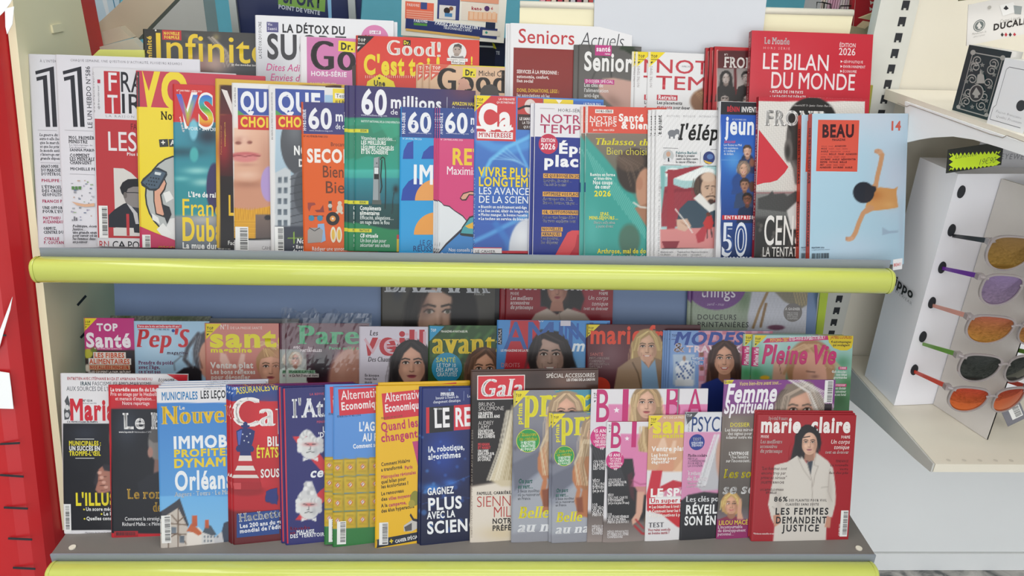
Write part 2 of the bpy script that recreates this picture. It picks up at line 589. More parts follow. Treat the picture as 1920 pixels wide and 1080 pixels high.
# ------------------------------------------------------------------ printed sheets: a plane frame with lettering on it
class Sheet:
    DZ = 0.000045

    def __init__(s, O, u, v, n, w, h):
        s.O, s.u, s.v, s.n, s.w, s.h = [np.array(a, float) if not isinstance(a, float) else a for a in (O, u, v, n, w, h)]
        s.w, s.h = float(w), float(h)
        s.el = []
        s.z = 0.0
        s.zf = lambda x: np.zeros_like(x)

    def m(s, px, py):
        P = onP(px, py, s.O, s.n) - s.O
        return np.array([P @ s.u, P @ s.v])

    def sc(s, px, py):
        a = s.m(px, py)
        return abs((s.m(px + 1, py) - a)[0]), abs((s.m(px, py + 1) - a)[1])

    def up(s):
        s.z += s.DZ

    def push(s, V, T, c):
        if len(T) == 0:
            return
        # keep only what lies on the sheet
        V = np.asarray(V, float)
        keep = [t for t in T if V[list(t), 0].max() <= s.w + 1e-4 and V[list(t), 0].min() >= -1e-4 and V[list(t), 1].max() <= s.h + 1e-4 and V[list(t), 1].min() >= -1e-4]
        if keep:
            s.el.append((V, keep, np.array(lin(c)) if not isinstance(c, np.ndarray) else c, s.z))

    def T(s, txt, x, y, h, c='ffffff', w=None, st='b', rot=0.0, al='l', sp=0.0, clip=True):
        """txt set from photo pixel (x, y) on the baseline, cap height h px, width w px (up to a '|')"""
        if ' ' == txt.strip():
            return
        wt = [k for k in st if k in OFFS]
        wt = wt[0] if wt else 'b'
        it = 0.22 if 'i' in st else 0.0
        V, T, adv = layout(txt, wt, 5 if h > 26 else (3 if h > 11 else (2 if h > 6 else 1)), it, sp)
        su, sv = s.sc(x, y)
        if abs(rot) > 45:
            su2 = sv
            sv = su
            su = su2
        H = h * sv
        W = (w * su / adv) if w else H * 0.93
        V = V * [W, H]
        if al == 'c':
            V[:, 0] -= adv * W / 2
        elif al == 'r':
            V[:, 0] -= adv * W
        if rot:
            r = math.radians(rot)
            V = V @ np.array([[math.cos(r), math.sin(r)], [-math.sin(r), math.cos(r)]])
        V = V + s.m(x, y)
        s.z += 0.00001
        if clip and len(V):
            V = V.copy()
            V[:, 0] = np.minimum(V[:, 0], s.w - 0.0004)
            V[:, 1] = np.clip(V[:, 1], 0.0004, s.h - 0.0004)
        s.push(V, T, c(V) if callable(c) else c)

    def _split(s, V, T):
        V = [tuple(q) for q in V]
        out = []
        st = [tuple(t) for t in T]
        while st:
            t = st.pop()
            xs = [V[i][0] for i in t]
            lim = 0.022 if min(xs) > 0.006 else 0.003
            if max(xs) - min(xs) <= lim or len(V) > 6000:
                out.append(t)
                continue
            e = max(((0, 1, 2), (1, 2, 0), (2, 0, 1)), key=lambda q: abs(V[t[q[0]]][0] - V[t[q[1]]][0]))
            a, b, cc = (t[k] for k in e)
            V.append(((V[a][0] + V[b][0]) / 2, (V[a][1] + V[b][1]) / 2))
            k = len(V) - 1
            st += [(a, k, cc), (k, b, cc)]
        return np.array(V), out

    def poly_uv(s, pts, c):
        pts = [(min(max(a, 0.0), s.w), min(max(b, 0.0), s.h)) for a, b in pts]
        T = tessellate_polygon([[Vector((a, b, 0)) for a, b in pts]])
        V, T = s._split(pts, T)
        s.up()
        s.push(V, T, c)

    def R(s, x, y, w, h, c, rot=0.0):
        """rectangle: top-left corner at photo pixel (x, y), w by h pixels, square to the sheet"""
        a = s.m(x, y)
        su, sv = s.sc(x, y)
        W, H = w * su, h * sv
        q = np.array([(0, 0), (W, 0), (W, -H), (0, -H)])
        if rot:
            r = math.radians(rot)
            q = q @ np.array([[math.cos(r), math.sin(r)], [-math.sin(r), math.cos(r)]])
        s.poly_uv([tuple(a + k) for k in q], c)

    def F(s, x0, y0, x1, y1, c):
        """rectangle given in fractions of the sheet from its top-left corner"""
        s.poly_uv([(x0 * s.w, (1 - y0) * s.h), (x1 * s.w, (1 - y0) * s.h), (x1 * s.w, (1 - y1) * s.h), (x0 * s.w, (1 - y1) * s.h)], c)

    def C(s, x, y, r, c, ry=None, n=28):
        a = s.m(x, y)
        su, sv = s.sc(x, y)
        ry = ry or r
        s.poly_uv([(a[0] + r * su * math.cos(2 * PI * k / n), a[1] + ry * sv * math.sin(2 * PI * k / n)) for k in range(n)], c)

    def P(s, pts, c):
        s.poly_uv([tuple(s.m(*p)) for p in pts], c)

    def L(s, pts, wd, c):
        q = [s.m(*p) for p in pts]
        su = s.sc(*pts[0])[0] * wd / 2
        V, T = [], []
        for a, b in zip(q[:-1], q[1:]):
            d = b - a
            L_ = np.hypot(*d)
            if L_ < 1e-7:
                continue
            nn = np.array([-d[1], d[0]]) / L_ * su
            k = len(V)
            V += [a + nn, b + nn, b - nn, a - nn]
            T += [(k, k + 1, k + 2), (k, k + 2, k + 3)]
        s.up()
        s.push(np.array(V), T, c)

    def star(s, x, y, r, c, n=5, q=0.4, rot=-90):
        s.P([(x + (r if k % 2 == 0 else r * q) * math.cos(math.radians(rot + 180 * k / n)), y + (r if k % 2 == 0 else r * q) * math.sin(math.radians(rot + 180 * k / n))) for k in range(2 * n)], c)

    def barcode(s, x, y, w, h, seed=1, vert=False, frame=True, quiet=0.16):
        if frame:
            s.R(x, y, w, h, 'f0f0ee')
        r = random.Random(seed)
        a = s.m(x, y)
        su, sv = s.sc(x, y)
        W, H = w * su, h * sv
        V, T = [], []
        L_ = H if vert else W
        p = 0.05 * L_
        while p < 0.93 * L_:
            b = L_ * r.choice((0.012, 0.02, 0.03))
            if vert:
                q = [(W * 0.36, -p), (W * 0.93, -p), (W * 0.93, -p - b), (W * 0.36, -p - b)]
            else:
                q = [(p, -H * 0.08), (p + b, -H * 0.08), (p + b, -H * 0.78), (p, -H * 0.78)]
            k = len(V)
            V += [a + np.array(e) for e in q]
            T += [(k, k + 1, k + 2), (k, k + 2, k + 3)]
            p += b + L_ * r.choice((0.012, 0.018, 0.03))
        s.up()
        s.push(np.array(V), T, '1c1c22')

    def lines(s, rows, x, y, dy, h, c, st='b', al='l', w=None, sp=0.0, dx=0.0):
        for i, t in enumerate(rows):
            s.T(t, x + dx * i, y + dy * i, h, c, (w[i] if isinstance(w, (list, tuple)) else w), st, al=al, sp=sp)

    def topv(s, x, y, k, c='f2d91c', tc='2a2620'):
        """corner flash of a best seller"""
        a = s.m(x, y)
        su, sv = s.sc(x, y)
        s.poly_uv([(a[0], a[1]), (a[0] + k * su, a[1]), (a[0], a[1] - k * sv)], c)
        s.T('TOP', x + 0.13 * k, y + 0.36 * k, 0.17 * k, tc, 0.4 * k, 'b')
        s.T('ventes', x + 0.13 * k, y + 0.5 * k, 0.1 * k, tc, 0.36 * k, 'b')
        s.P([(x + 0.12 * k, y + 0.6 * k), (x + 0.28 * k, y + 0.6 * k), (x + 0.12 * k, y + 0.74 * k)], tc)

    def arrays(s):
        VV, FF, CC, k = [], [], [], 0
        for V, T, c, z in s.el:
            zz = s.zf(np.clip(V[:, 0], 0, s.w)) + z
            VV.append(np.column_stack([V, zz]))
            CC.append(np.tile(c, (len(V), 1)) if c.ndim == 1 else c)
            FF += [tuple(i + k for i in t) for t in T]
            k += len(V)
        if not VV:
            return np.zeros((0, 3)), [], np.zeros((0, 3))
        return np.vstack(VV), FF, np.vstack(CC)


def ink_mesh(name, V, F, C, m):
    me = bpy.data.meshes.new(name)
    me.from_pydata([], [], [])
    nv = len(V)
    me.vertices.add(nv)
    me.vertices.foreach_set('co', np.asarray(V, np.float32).ravel())
    ln = np.array([len(f) for f in F], np.int32)
    li = np.concatenate([np.array(f, np.int32) for f in F]) if len(F) else np.zeros(0, np.int32)
    me.loops.add(len(li))
    me.loops.foreach_set('vertex_index', li)
    me.polygons.add(len(F))
    st = np.zeros(len(F), np.int32)
    st[1:] = np.cumsum(ln)[:-1]
    me.polygons.foreach_set('loop_start', st)
    me.polygons.foreach_set('loop_total', ln)
    me.update(calc_edges=True)
    me.validate()
    at = me.color_attributes.new('ink', 'FLOAT_COLOR', 'POINT')
    c4 = np.ones((len(me.vertices), 4), np.float32)
    c4[:, :3] = C[:len(me.vertices)]
    at.data.foreach_set('color', c4.ravel())
    me.materials.append(m)
    return me


def lin_arr(C):
    C = np.clip(C, 0, 1)
    return np.where(C <= 0.04045, C / 12.92, ((C + 0.055) / 1.055) ** 2.4)


class Row:
    def __init__(s, theta, zf, ydef, psi, seen=False):
        s.th, s.zf, s.y, s.psi, s.seen = math.radians(theta), zf, ydef, psi, seen
        s.prev = []

    def plane(s, psi, X, Y):
        a = math.radians(psi)
        c, sn = math.cos(s.th), math.sin(s.th)
        u = np.array([math.cos(a), math.sin(a), 0])
        n = np.array([math.sin(a) * c, -math.cos(a) * c, sn])
        return np.array([X, Y, s.zf]), n, u


ALL = []
DEBUG = False


def mag(row, TL, BL, TR, label, t=0.0045, copies=(), base='ffffff', paint=None, ink=None, psi=None, spine=None, step=None, bow=0.0006,
        group=None, category='magazine', name='magazine', ydef=None, rot_h=None, matt=False, back=None, h_real=None, over=()):
    psi = row.psi if psi is None else psi
    stack = t * (1 + len(copies)) + 0.0007 + 0.0006 * len(copies)
    a = math.radians(psi)
    kx = 1 / (math.cos(row.th) * math.cos(a))
    Y = Y0 = onZ(*BL, row.zf)[1] if row.seen else (row.y if ydef is None else ydef)
    X = (onZ(*BL, row.zf) if row.seen else onY(*TL, Y + 0.08))[0]
    wg = (TR - TL[0]) / 900.0
    if BL is None and getattr(row, 'edge', None):
        BL = (TL[0] + float(np.interp(TL[0], row.edge[0], row.edge[1])), 478)
    for it in range(6):
        P, n, u0 = row.plane(psi, X, Y)
        TLw = onP(*TL, P, n)
        v = np.array([0, math.sin(row.th), math.cos(row.th)])
        v = v - n * (v @ n)
        v = v / np.linalg.norm(v)
        if BL is not None:
            BLw = onP(*BL, P, n)
            v = (TLw - BLw) / np.linalg.norm(TLw - BLw)
        foot = TLw - v * ((TLw[2] - row.zf) / v[2])
        X = foot[0]
        lim = 1e9
        for (Xp, Yp, wp, pp) in row.prev:
            for xx in (X, X + wg):
                if Xp - 0.01 <= xx <= Xp + wp:
                    lim = min(lim, Yp + (xx - Xp) * math.tan(pp) - (xx - X) * math.tan(a) - stack * kx)
        Y = min(Y0, lim)
    if abs(Y - Y0) > 0.0005 and DEBUG: print("PUSH", label[:40], round(Y0 - Y, 4))
    if h_real:
        foot = TLw - v * h_real
    h = float(np.linalg.norm(TLw - foot))
    u = np.cross(v, n)
    W = onP(TR, TL[1], P, n)
    wd = float((W - TLw) @ u)
    if not row.seen and u[2] < 0:      # stand on the lower corner of a copy that leans a little sideways
        foot = foot - v * (wd * u[2])
        h += wd * u[2]
    row.prev.append((foot[0], foot[1], wd, a))
    S = Sheet(foot, u, v, n, wd, h)
    S.base = base
    rs = 0.004 if not spine else 0.0006
    S.zf = lambda x: bow * np.sin(PI * np.clip(x / wd, 0, 1)) - (t / 2 if not spine else 0.0003) * (1 - np.sin(PI / 2 * np.clip(x / rs, 0, 1)))
    zb = lambda x: -t + bow * np.sin(PI * np.clip(x / wd, 0, 1)) + (t / 2 if not spine else 0.0003) * (1 - np.sin(PI / 2 * np.clip(x / rs, 0, 1)))
    # --- cover
    st = step or (1.9 if paint else 14)
    su, sv = S.sc(*TL)
    nx, ny = max(6, int(wd / su / st)), max(3, int(h / sv / st) if paint else 3)
    xs = np.concatenate([np.linspace(0, rs, 5)[:-1], np.linspace(rs, wd, nx + 1)])
    ys = np.linspace(0, h, ny + 1)
    gx, gy = np.meshgrid(xs, ys)
    gx, gy = gx.ravel(), gy.ravel()
    gz = S.zf(gx)
    Pw = foot + gx[:, None] * u + gy[:, None] * v
    d = Pw - CAM
    z = d @ FW
    PX, PY = 960 + FPX * (d @ RT) / z, 540 - FPX * (d @ UP) / z
    pt = Paint(PX, PY, base)
    if paint:
        paint(pt)
    V = [np.column_stack([gx, gy, gz])]
    C = [lin_arr(pt.C)]
    NX = len(xs)
    F = []
    for j in range(len(ys) - 1):
        for i in range(NX - 1):
            k = j * NX + i
            F.append((k, k + 1, k + NX + 1, k + NX))
    k = len(gx)
    # back sheet and spine
    bx = np.concatenate([np.linspace(0, rs, 4)[:-1], np.linspace(rs, wd, 7)])
    nb = len(bx)
    for yy in (0, h):
        V.append(np.column_stack([bx, np.full(nb, yy), zb(bx)]))
        C.append(np.tile(lin(back or base), (nb, 1)))
    for i in range(nb - 1):
        F.append((k + i, k + nb + i, k + nb + i + 1, k + i + 1))
    k += 2 * nb
    if spine:
        V.append(np.array([[0, 0, -0.0003], [0, h, -0.0003], [0, h, -t + 0.0003], [0, 0, -t + 0.0003]]))
        C.append(np.tile(lin(spine), (4, 1)))
        F.append((k, k + 1, k + 2, k + 3))
        k += 4
    if ink:
        ink(S)
    V2, F2, C2 = S.arrays()
    F += [tuple(i + k for i in f) for f in F2]
    V.append(V2)
    C.append(C2)
    k += len(V2)
    if over:      # the part of the printed portrait that overlaps the lettering
        S.up()
        q = [S.m(cx + dx, cy + dy) for cx, cy, rx, ry in over for dx, dy in ((-rx, -ry), (rx, -ry), (rx, ry), (-rx, ry))]
        x0, x1 = max(0.005, min(e[0] for e in q)), min(wd - 0.0005, max(e[0] for e in q))
        y0, y1 = max(0.0005, min(e[1] for e in q)), min(h - 0.0005, max(e[1] for e in q))
        mx, my = int((x1 - x0) / su / 0.8), int((y1 - y0) / sv / 0.8)
        ox_, oy_ = np.meshgrid(np.linspace(x0, x1, mx + 1), np.linspace(y0, y1, my + 1))
        ox_, oy_ = ox_.ravel(), oy_.ravel()
        d = foot + ox_[:, None] * u + oy_[:, None] * v - CAM
        z = d @ FW
        QX, QY = 960 + FPX * (d @ RT) / z, 540 - FPX * (d @ UP) / z
        p2 = Paint(QX, QY, base)
        paint(p2)
        ins = np.zeros(len(QX), bool)
        for cx, cy, rx, ry in over:
            ins |= ((QX - cx) / rx) ** 2 + ((QY - cy) / ry) ** 2 < 1
        ins = ins.reshape(my + 1, mx + 1)
        cell = ins[:-1, :-1] & ins[1:, :-1] & ins[:-1, 1:] & ins[1:, 1:]
        for j, i in zip(*np.nonzero(cell)):
            a_ = k + j * (mx + 1) + i
            F.append((a_, a_ + 1, a_ + mx + 2, a_ + mx + 1))
        V.append(np.column_stack([ox_, oy_, S.zf(ox_) + S.z]))
        C.append(lin_arr(p2.C))
        k += len(ox_)
    V = np.vstack(V)
    C = np.vstack(C)
    if spine and getattr(S, 'spine_txt', None):
        txt, hh, c, frac = S.spine_txt
        Vt, Tt, adv = layout(txt, 'b', 2)
        Vt = Vt * [h * frac / adv, hh * t]
        k = len(V)
        V = np.vstack([V, np.column_stack([np.full(len(Vt), -0.0002), h * (1 - frac) * 0.6 + Vt[:, 0], -t * (1 - hh) / 2 - hh * t + Vt[:, 1]])])
        C = np.vstack([C, np.tile(lin(c), (len(Vt), 1))])
        F += [tuple(i + k for i in f) for f in Tt]
    me = ink_mesh('cover', V, F, C, INK_MATT if matt else INK)
    # --- pages
    px_ = np.concatenate([np.linspace(0.0008, rs, 4)[:-1], np.linspace(max(rs, 0.001), wd - 0.0012, 9)])
    nz = len(px_)
    zf_, zb_ = S.zf(px_) - 0.00025, zb(px_) + 0.00025
    PV = []
    for yy in (0.0012, h - 0.0012):
        PV += [(x, yy, q) for x, q in zip(px_, zf_)] + [(x, yy, q) for x, q in zip(px_, zb_)]
    PF = []
    o2 = 2 * nz
    for i in range(nz - 1):
        PF += [(i, i + 1, nz + i + 1, nz + i), (o2 + i, o2 + nz + i, o2 + nz + i + 1, o2 + i + 1)]
        PF += [(i, o2 + i, o2 + i + 1, i + 1), (nz + i, nz + i + 1, o2 + nz + i + 1, o2 + nz + i)]
    PF += [(nz - 1, o2 + nz - 1, o2 + 2 * nz - 1, 2 * nz - 1), (0, nz, o2 + nz, o2)]
    pm = bpy.data.meshes.new('pages')
    pm.from_pydata(PV, [], PF)
    pm.materials.append(PAGES)
    mw = Matrix(((u[0], v[0], n[0], foot[0]), (u[1], v[1], n[1], foot[1]), (u[2], v[2], n[2], foot[2]), (0, 0, 0, 1)))
    root = None
    g = group or (('copies stacked: ' + label)[:60] if copies else None)
    for i, cp in enumerate([(0, 0)] + list(copies)):
        e = bpy.data.objects.new(name, None)
        e.empty_display_size = 0.02
        COL.objects.link(e)
        off = -n * (t + 0.0006) * i - u * cp[0] * su + v * cp[1] * sv
        e.matrix_world = Matrix.Translation(Vector(off)) @ mw
        lab = label if i == 0 else ' '.join(label.split(', ')[0].split()[:10]) + (', second copy back', ', third copy back', ', fourth copy back', ', rearmost copy')[i - 1]
        tag(e, lab, category, g)
        for nm, mm in (('cover', me), ('pages', pm)):
            o = bpy.data.objects.new(nm, mm)
            COL.objects.link(o)
            o.parent = e
        if root is None:
            root = e
    S.root = root
    S.stack = stack
    ALL.append((label[:34], tuple(np.round(foot, 3)), round(wd, 3), round(h, 3)))
    return S


class Sub:
    """the same cover design printed at another size: maps design pixels to photo pixels"""

    def __init__(s, S, ox, oy, x0, y0, k, ky=None):
        s.S, s.o, s.t, s.k, s.ky = S, (ox, oy), (x0, y0), k, ky or k

    def q(s, x, y):
        return s.t[0] + (x - s.o[0]) * s.k, s.t[1] + (y - s.o[1]) * s.ky

    def T(s, txt, x, y, h, c='ffffff', w=None, st='b', rot=0.0, al='l', sp=0.0):
        s.S.T(txt, *s.q(x, y), h * s.ky, c, w * s.k if w else None, st, rot, al, sp)

    def R(s, x, y, w, h, c, rot=0.0):
        s.S.R(*s.q(x, y), w * s.k, h * s.ky, c, rot)

    def C(s, x, y, r, c, ry=None):
        s.S.C(*s.q(x, y), r * s.k, c, (ry or r) * s.ky)

    def P(s, pts, c):
        s.S.P([s.q(*p) for p in pts], c)

    def L(s, pts, wd, c):
        s.S.L([s.q(*p) for p in pts], wd * s.k, c)

    def topv(s, x, y, k, c='f2d91c', tc='2a2620'):
        s.S.topv(*s.q(x, y), k * s.k, c, tc)

    def star(s, x, y, r, c, n=5, q=0.4):
        s.S.star(*s.q(x, y), r * s.k, c, n, q)

    def lines(s, rows, x, y, dy, h, c, st='b', al='l', w=None, sp=0.0, dx=0.0):
        for i, t in enumerate(rows):
            s.T(t, x + dx * i, y + dy * i, h, c, (w[i] if isinstance(w, (list, tuple)) else w), st, al=al, sp=sp)

    def barcode(s, x, y, w, h, seed=1, vert=False):
        s.S.barcode(*s.q(x, y), w * s.k, h * s.ky, seed, vert)


# ------------------------------------------------------------------ the setting
FLOOR = float(onY(1700, 1066, 0.30)[2])
GY = 0.30      # front face of the white gondola's back panel
TH = math.radians(19)


def marble():
    m = mat('marble_floor', 'b9b6b2', 0.18, noise=0.0)
    nt = m.node_tree
    b = nt.nodes['Principled BSDF']
    tc = nt.nodes.new('ShaderNodeTexCoord')
    n1 = nt.nodes.new('ShaderNodeTexNoise')
    n1.inputs['Scale'].default_value = 14
    n1.inputs['Detail'].default_value = 8
    n1.inputs['Distortion'].default_value = 1.2
    cr = nt.nodes.new('ShaderNodeValToRGB')
    for p, c in ((0.36, '5f6262'), (0.5, 'a3a19d'), (0.7, 'c9c5c0')):
        e = cr.color_ramp.elements.new(p)
        e.color = (*lin(c), 1)
    cr.color_ramp.elements.remove(cr.color_ramp.elements[0])
    cr.color_ramp.elements.remove(cr.color_ramp.elements[-1])
    nt.links.new(tc.outputs['Object'], n1.inputs['Vector'])
    nt.links.new(n1.outputs['Fac'], cr.inputs['Fac'])
    nt.links.new(cr.outputs['Color'], b.inputs['Base Color'])
    return m


struct(MB().box((-2.2, -5.2, FLOOR - 0.05), (4.6, 2.4, FLOOR)).build('floor', marble()))
struct(MB().box((-2.2, 1.7, FLOOR), (4.6, 1.78, 1.85)).build('wall_back', mat('teal_wall_paint', '70c6dc', 0.6)))
struct(MB().box((-2.28, -5.2, FLOOR), (-2.2, 1.78, 1.85)).build('wall_left', mat('white_wall_paint', 'd9d8d2', 0.7)))
struct(MB().box((4.6, -5.2, FLOOR), (4.68, 1.78, 1.85)).build('wall_right', mat('white_wall_paint', 'd9d8d2', 0.7)))
struct(MB().box((-2.28, -5.2, 1.85), (4.68, 1.78, 1.92)).build('ceiling', mat('white_ceiling_paint', 'e2e2de', 0.8)))

M_GREY = mat('grey_blue_steel', '8a919c', 0.42, 0.0, 0.03)
M_GREYD = mat('shelf_grey_steel', '75706c', 0.45, 0.0, 0.03)
M_BLUEGREY = mat('slate_blue_steel', '6b82a8', 0.4, 0.0, 0.04, 8)
M_LIME = mat('lime_plastic', 'c3cb62', 0.22, 0.0, 0.02, 12, coat=0.4)
M_BEIGE = mat('cream_steel', 'e8e0be', 0.5, 0.0, 0.03, 6)
M_WHITE = mat('white_steel', 'f0f3f5', 0.42, 0.0, 0.02, 6)
M_WARMW = mat('warm_white_steel', 'e2dccd', 0.42, 0.0, 0.02, 6)
M_DARK = mat('dark_slot', '23252b', 0.7, 0.0, 0.0)
M_RED = mat('red_cardboard', 'bb2026', 0.33, 0.0, 0.05, 5)
M_CARD = mat('white_cardboard', 'eeeef4', 0.6, 0.0, 0.02, 8)


def two_mat(o, m2, start):
    """faces from index start on get a second material"""
    o.data.materials.append(m2)
    for p in o.data.polygons:
        if p.index >= start:
            p.material_index = 1


# ------------------------------------------------------------------ the magazine rack
UZ, LZ = 0.012, -0.571       # floors of the two shelves
UX0, UX1 = onY(62, 503, 0)[0], onY(1672, 529, 0)[0]
LX0, LX1 = onY(91, 1063, -0.199)[0], onY(1643, 1063, -0.199)[0]
rack = empty('magazine_rack', (0.87, 0.1, FLOOR), 'two tier grey steel rack with lime bumper tubes, holding all the magazines', 'magazine rack')


def part(mb, name, m, parent=rack, **k):
    root = parent
    while root.parent:
        root = root.parent
    o = mb.build(name, m, parent, **k)
    o.matrix_parent_inverse = Matrix.Translation(-Vector(root.location)) if parent is root else Matrix.Identity(4)
    return o


def bumper(x0, x1, y, z, rz=0.0255, ry=0.023):
    b = MB()
    prof = []
    for k in range(28):
        a = 2 * PI * k / 28
        prof.append((math.copysign(abs(math.cos(a)) ** 0.75, math.cos(a)) * ry, math.copysign(abs(math.sin(a)) ** 0.85, math.sin(a)) * rz))
    xs = [(x0 + 0.006, 0.93), (x0 + 0.010, 1.0), (x1 - 0.010, 1.0), (x1 - 0.006, 0.93)]
    vs = [(x, y + a * s, z + q * s) for x, s in xs for a, q in prof]
    fs = []
    for i in range(len(xs) - 1):
        for k in range(28):
            fs.append((i * 28 + k, i * 28 + (k + 1) % 28, (i + 1) * 28 + (k + 1) % 28, (i + 1) * 28 + k))
    b.add(vs, fs)
    o = part(b, 'bumper_tube', M_LIME, smooth=True)
    for d, x in ((-1, x0), (1, x1)):
        c = MB()
        rr = [(0.0, 0.45), (0.0012, 0.72), (0.004, 0.92), (0.0075, 1.03), (0.0125, 1.03)]
        vs = [(x - d * dx, y + a * s, z + q * s) for dx, s in rr for a, q in prof]
        fs = [tuple(range(28))]
        for i in range(len(rr) - 1):
            for k in range(28):
                fs.append((i * 28 + k, i * 28 + (k + 1) % 28, (i + 1) * 28 + (k + 1) % 28, (i + 1) * 28 + k))
        c.add(vs, fs)
        part(c, 'end_cap', M_LIME, o, smooth=True)
    return o


bumper(UX0, UX1, 0.0, 0.0)
bumper(LX0, LX1, -0.204, -0.600, 0.0225)


def shelf(x0, x1, lipy, z, liptop, depth, nm):
    b = MB().box((x0, lipy + 0.004, z - 0.012), (x1, lipy + depth, z))
    s = part(b, nm, M_GREYD)
    l = MB().box((x0, lipy, z - 0.03), (x1, lipy + 0.004, liptop))
    part(l, 'front_lip', M_GREY, s)
    for x in (x0 + 0.035, x1 - 0.028):
        c = MB()
        n = 14
        c.add([(x + 0.007 * math.cos(2 * PI * k / n), lipy + 0.022 + 0.007 * math.sin(2 * PI * k / n), z + q) for q in (0.0, 0.0025) for k in range(n)],
              [tuple(range(n, 2 * n))] + [(k, (k + 1) % n, (k + 1) % n + n, k + n) for k in range(n)])
        part(c, 'plug', M_WARMW, s)
    return s


shelf(onY(72, 470, .02)[0], onY(1670, 500, .02)[0], 0.024, UZ, 0.0365, 0.166, 'upper_shelf')
shelf(onY(97, 1045, -.18)[0], onY(1640, 1045, -.18)[0], -0.183, LZ, -0.5695, 0.30, 'lower_shelf')


def leaned(x0, x1, y0, z0, z1, t=0.004):
    s = math.tan(TH)
    return MB().prism([(x0, y0, z0), (x1, y0, z0), (x1, y0 + (z1 - z0) * s, z1), (x0, y0 + (z1 - z0) * s, z1)], (0, t, 0))


# stepped risers behind the rows
SX0, SX1 = 0.02, 1.70
part(leaned(SX0, SX1, -0.056, LZ, -0.405), 'riser', M_GREY)
part(MB().box((SX0, -0.002, -0.405), (SX1, 0.06, -0.402)), 'step', M_GREYD)
part(leaned(SX0, SX1, 0.045, -0.402, -0.285), 'riser', M_GREY)
part(MB().box((SX0, 0.088, -0.285), (SX1, 0.16, -0.282)), 'step', M_GREYD)
part(MB().box((SX0, 0.168, 0.166), (SX1, 0.235, 0.170)), 'step', M_GREYD)
part(leaned(SX0, SX1, 0.112, UZ, 0.166), 'riser', M_GREY)
# slate back panel of the lower tier: a leaned sheet with a darker flange on its left
bpY, bpZ = 0.155, -0.285
nb = np.array([0, -math.cos(TH), math.sin(TH)])
Pb = np.array([0.9, bpY, bpZ])
bx0 = onP(218, 560, Pb, nb)[0]
part(leaned(bx0, 1.70, bpY, bpZ, -0.018), 'lower_back_panel', M_BLUEGREY)
zt = onP(218, 540, Pb, nb)
part(MB().prism([(bx0, bpY, bpZ), (bx0, bpY + 0.265 * math.tan(TH), -0.02), (bx0, bpY + 0.265 * math.tan(TH) + 0.06, -0.02), (bx0, bpY + 0.06, bpZ)], (-0.004, 0, 0)), 'flange', M_BLUEGREY)
ru = onP(700, 539, Pb, nb)
part(MB().box((bx0, 0.12, -0.016), (1.66, 0.24, -0.004)), 'shelf_beam', M_BLUEGREY)
part(MB().box((bx0 - 0.012, 0.195, -0.060), (1.66, 0.205, -0.020)), 'shelf_rail', mat('dark_rail', '3c4454', 0.5))
# cream back panel above, with a rolled rim
hx0, hx1, hz = onY(975, 10, .325)[0], onY(1600, 28, .325)[0], onY(1100, 12, .325)[2]
part(MB().box((hx0, 0.325, 0.0), (hx1, 0.337, hz)), 'upper_back_panel', M_BEIGE)
part(MB().tube([(hx0, 0.33, hz), (hx1, 0.33, hz)], 0.008, 12), 'rolled_rim', M_WARMW, smooth=True)
# lime edges of the rack that show beside the magazines
limes = MB()
a, b = onY(1556, 545, 0.19), onY(1535, 640, 0.19)
part(MB().prism([onY(1541, 520, .19), onY(1557, 520, .19), onY(1541, 640, .19), onY(1528, 640, .19)], (0, 0.004, 0)), 'lime_edge', mat('lime_steel', 'a9bf3c', 0.4))
part(MB().prism([onY(160, 118, .275), onY(186, 93, .275), onY(270, 94, .275), onY(275, 140, .275), onY(160, 140, .275)], (0, 0.004, 0)), 'lime_edge', mat('lime_sheet', 'dfe07c', 0.35))
part(MB().prism([onY(1626, 160, .29), onY(1637, 160, .29), onY(1629, 225, .29), onY(1616, 225, .29)], (0, 0.01, 0)), 'lime_edge', mat('olive_steel', 'a09a3a', 0.4))
# left side panel, leaned at the front
XS = -0.034


def side_front(z):
    return 0.084 + z * 0.223


part(MB().prism([(XS, side_front(-0.62), -0.62), (XS, side_front(0.62), 0.62), (XS, 0.455, 0.62), (XS, 0.455, -0.62)], (-0.016, 0, 0)), 'side_panel', M_BEIGE)
part(MB().box((XS - 0.016, 0.456, -0.62), (XS, 0.52, 0.62)), 'red_edge', M_RED)
for pts in ([(144, 571), (147, 574), (163, 556), (160, 553)], [(150, 632), (153, 635), (170, 616), (167, 613)]):
    part(MB().prism([onX(*p, XS + 0.0006) for p in pts], (-0.001, 0, 0)), 'slot', M_DARK)
tb = MB().prism([onX(*p, XS + 0.004) for p in [(98, 47), (117, 44), (121, 58), (101, 62)]], (-0.004, 0, 0))
part(tb, 'clip_tab', M_BEIGE)
# grey post seen in the gap between the side panel and the lower back panel
# ------------------------------------------------------------------ red cardboard display at the left edge
red = empty('red_cardboard_display', (-0.2, 0.0, FLOOR), 'tall red cardboard display with dark slots and white spikes, left of the rack', 'cardboard display')
X1 = XS - 0.018


def redprof(z):
    y = side_front(z)
    prof = [(X1, y + 0.2), (X1, y + 0.004), (X1 - 0.006, y - 0.02), (X1 - 0.016, y - 0.044), (X1 - 0.034, y - 0.060), (X1 - 0.06, y - 0.066), (-0.62, y - 0.075), (-0.62, y + 0.2)]
    return prof


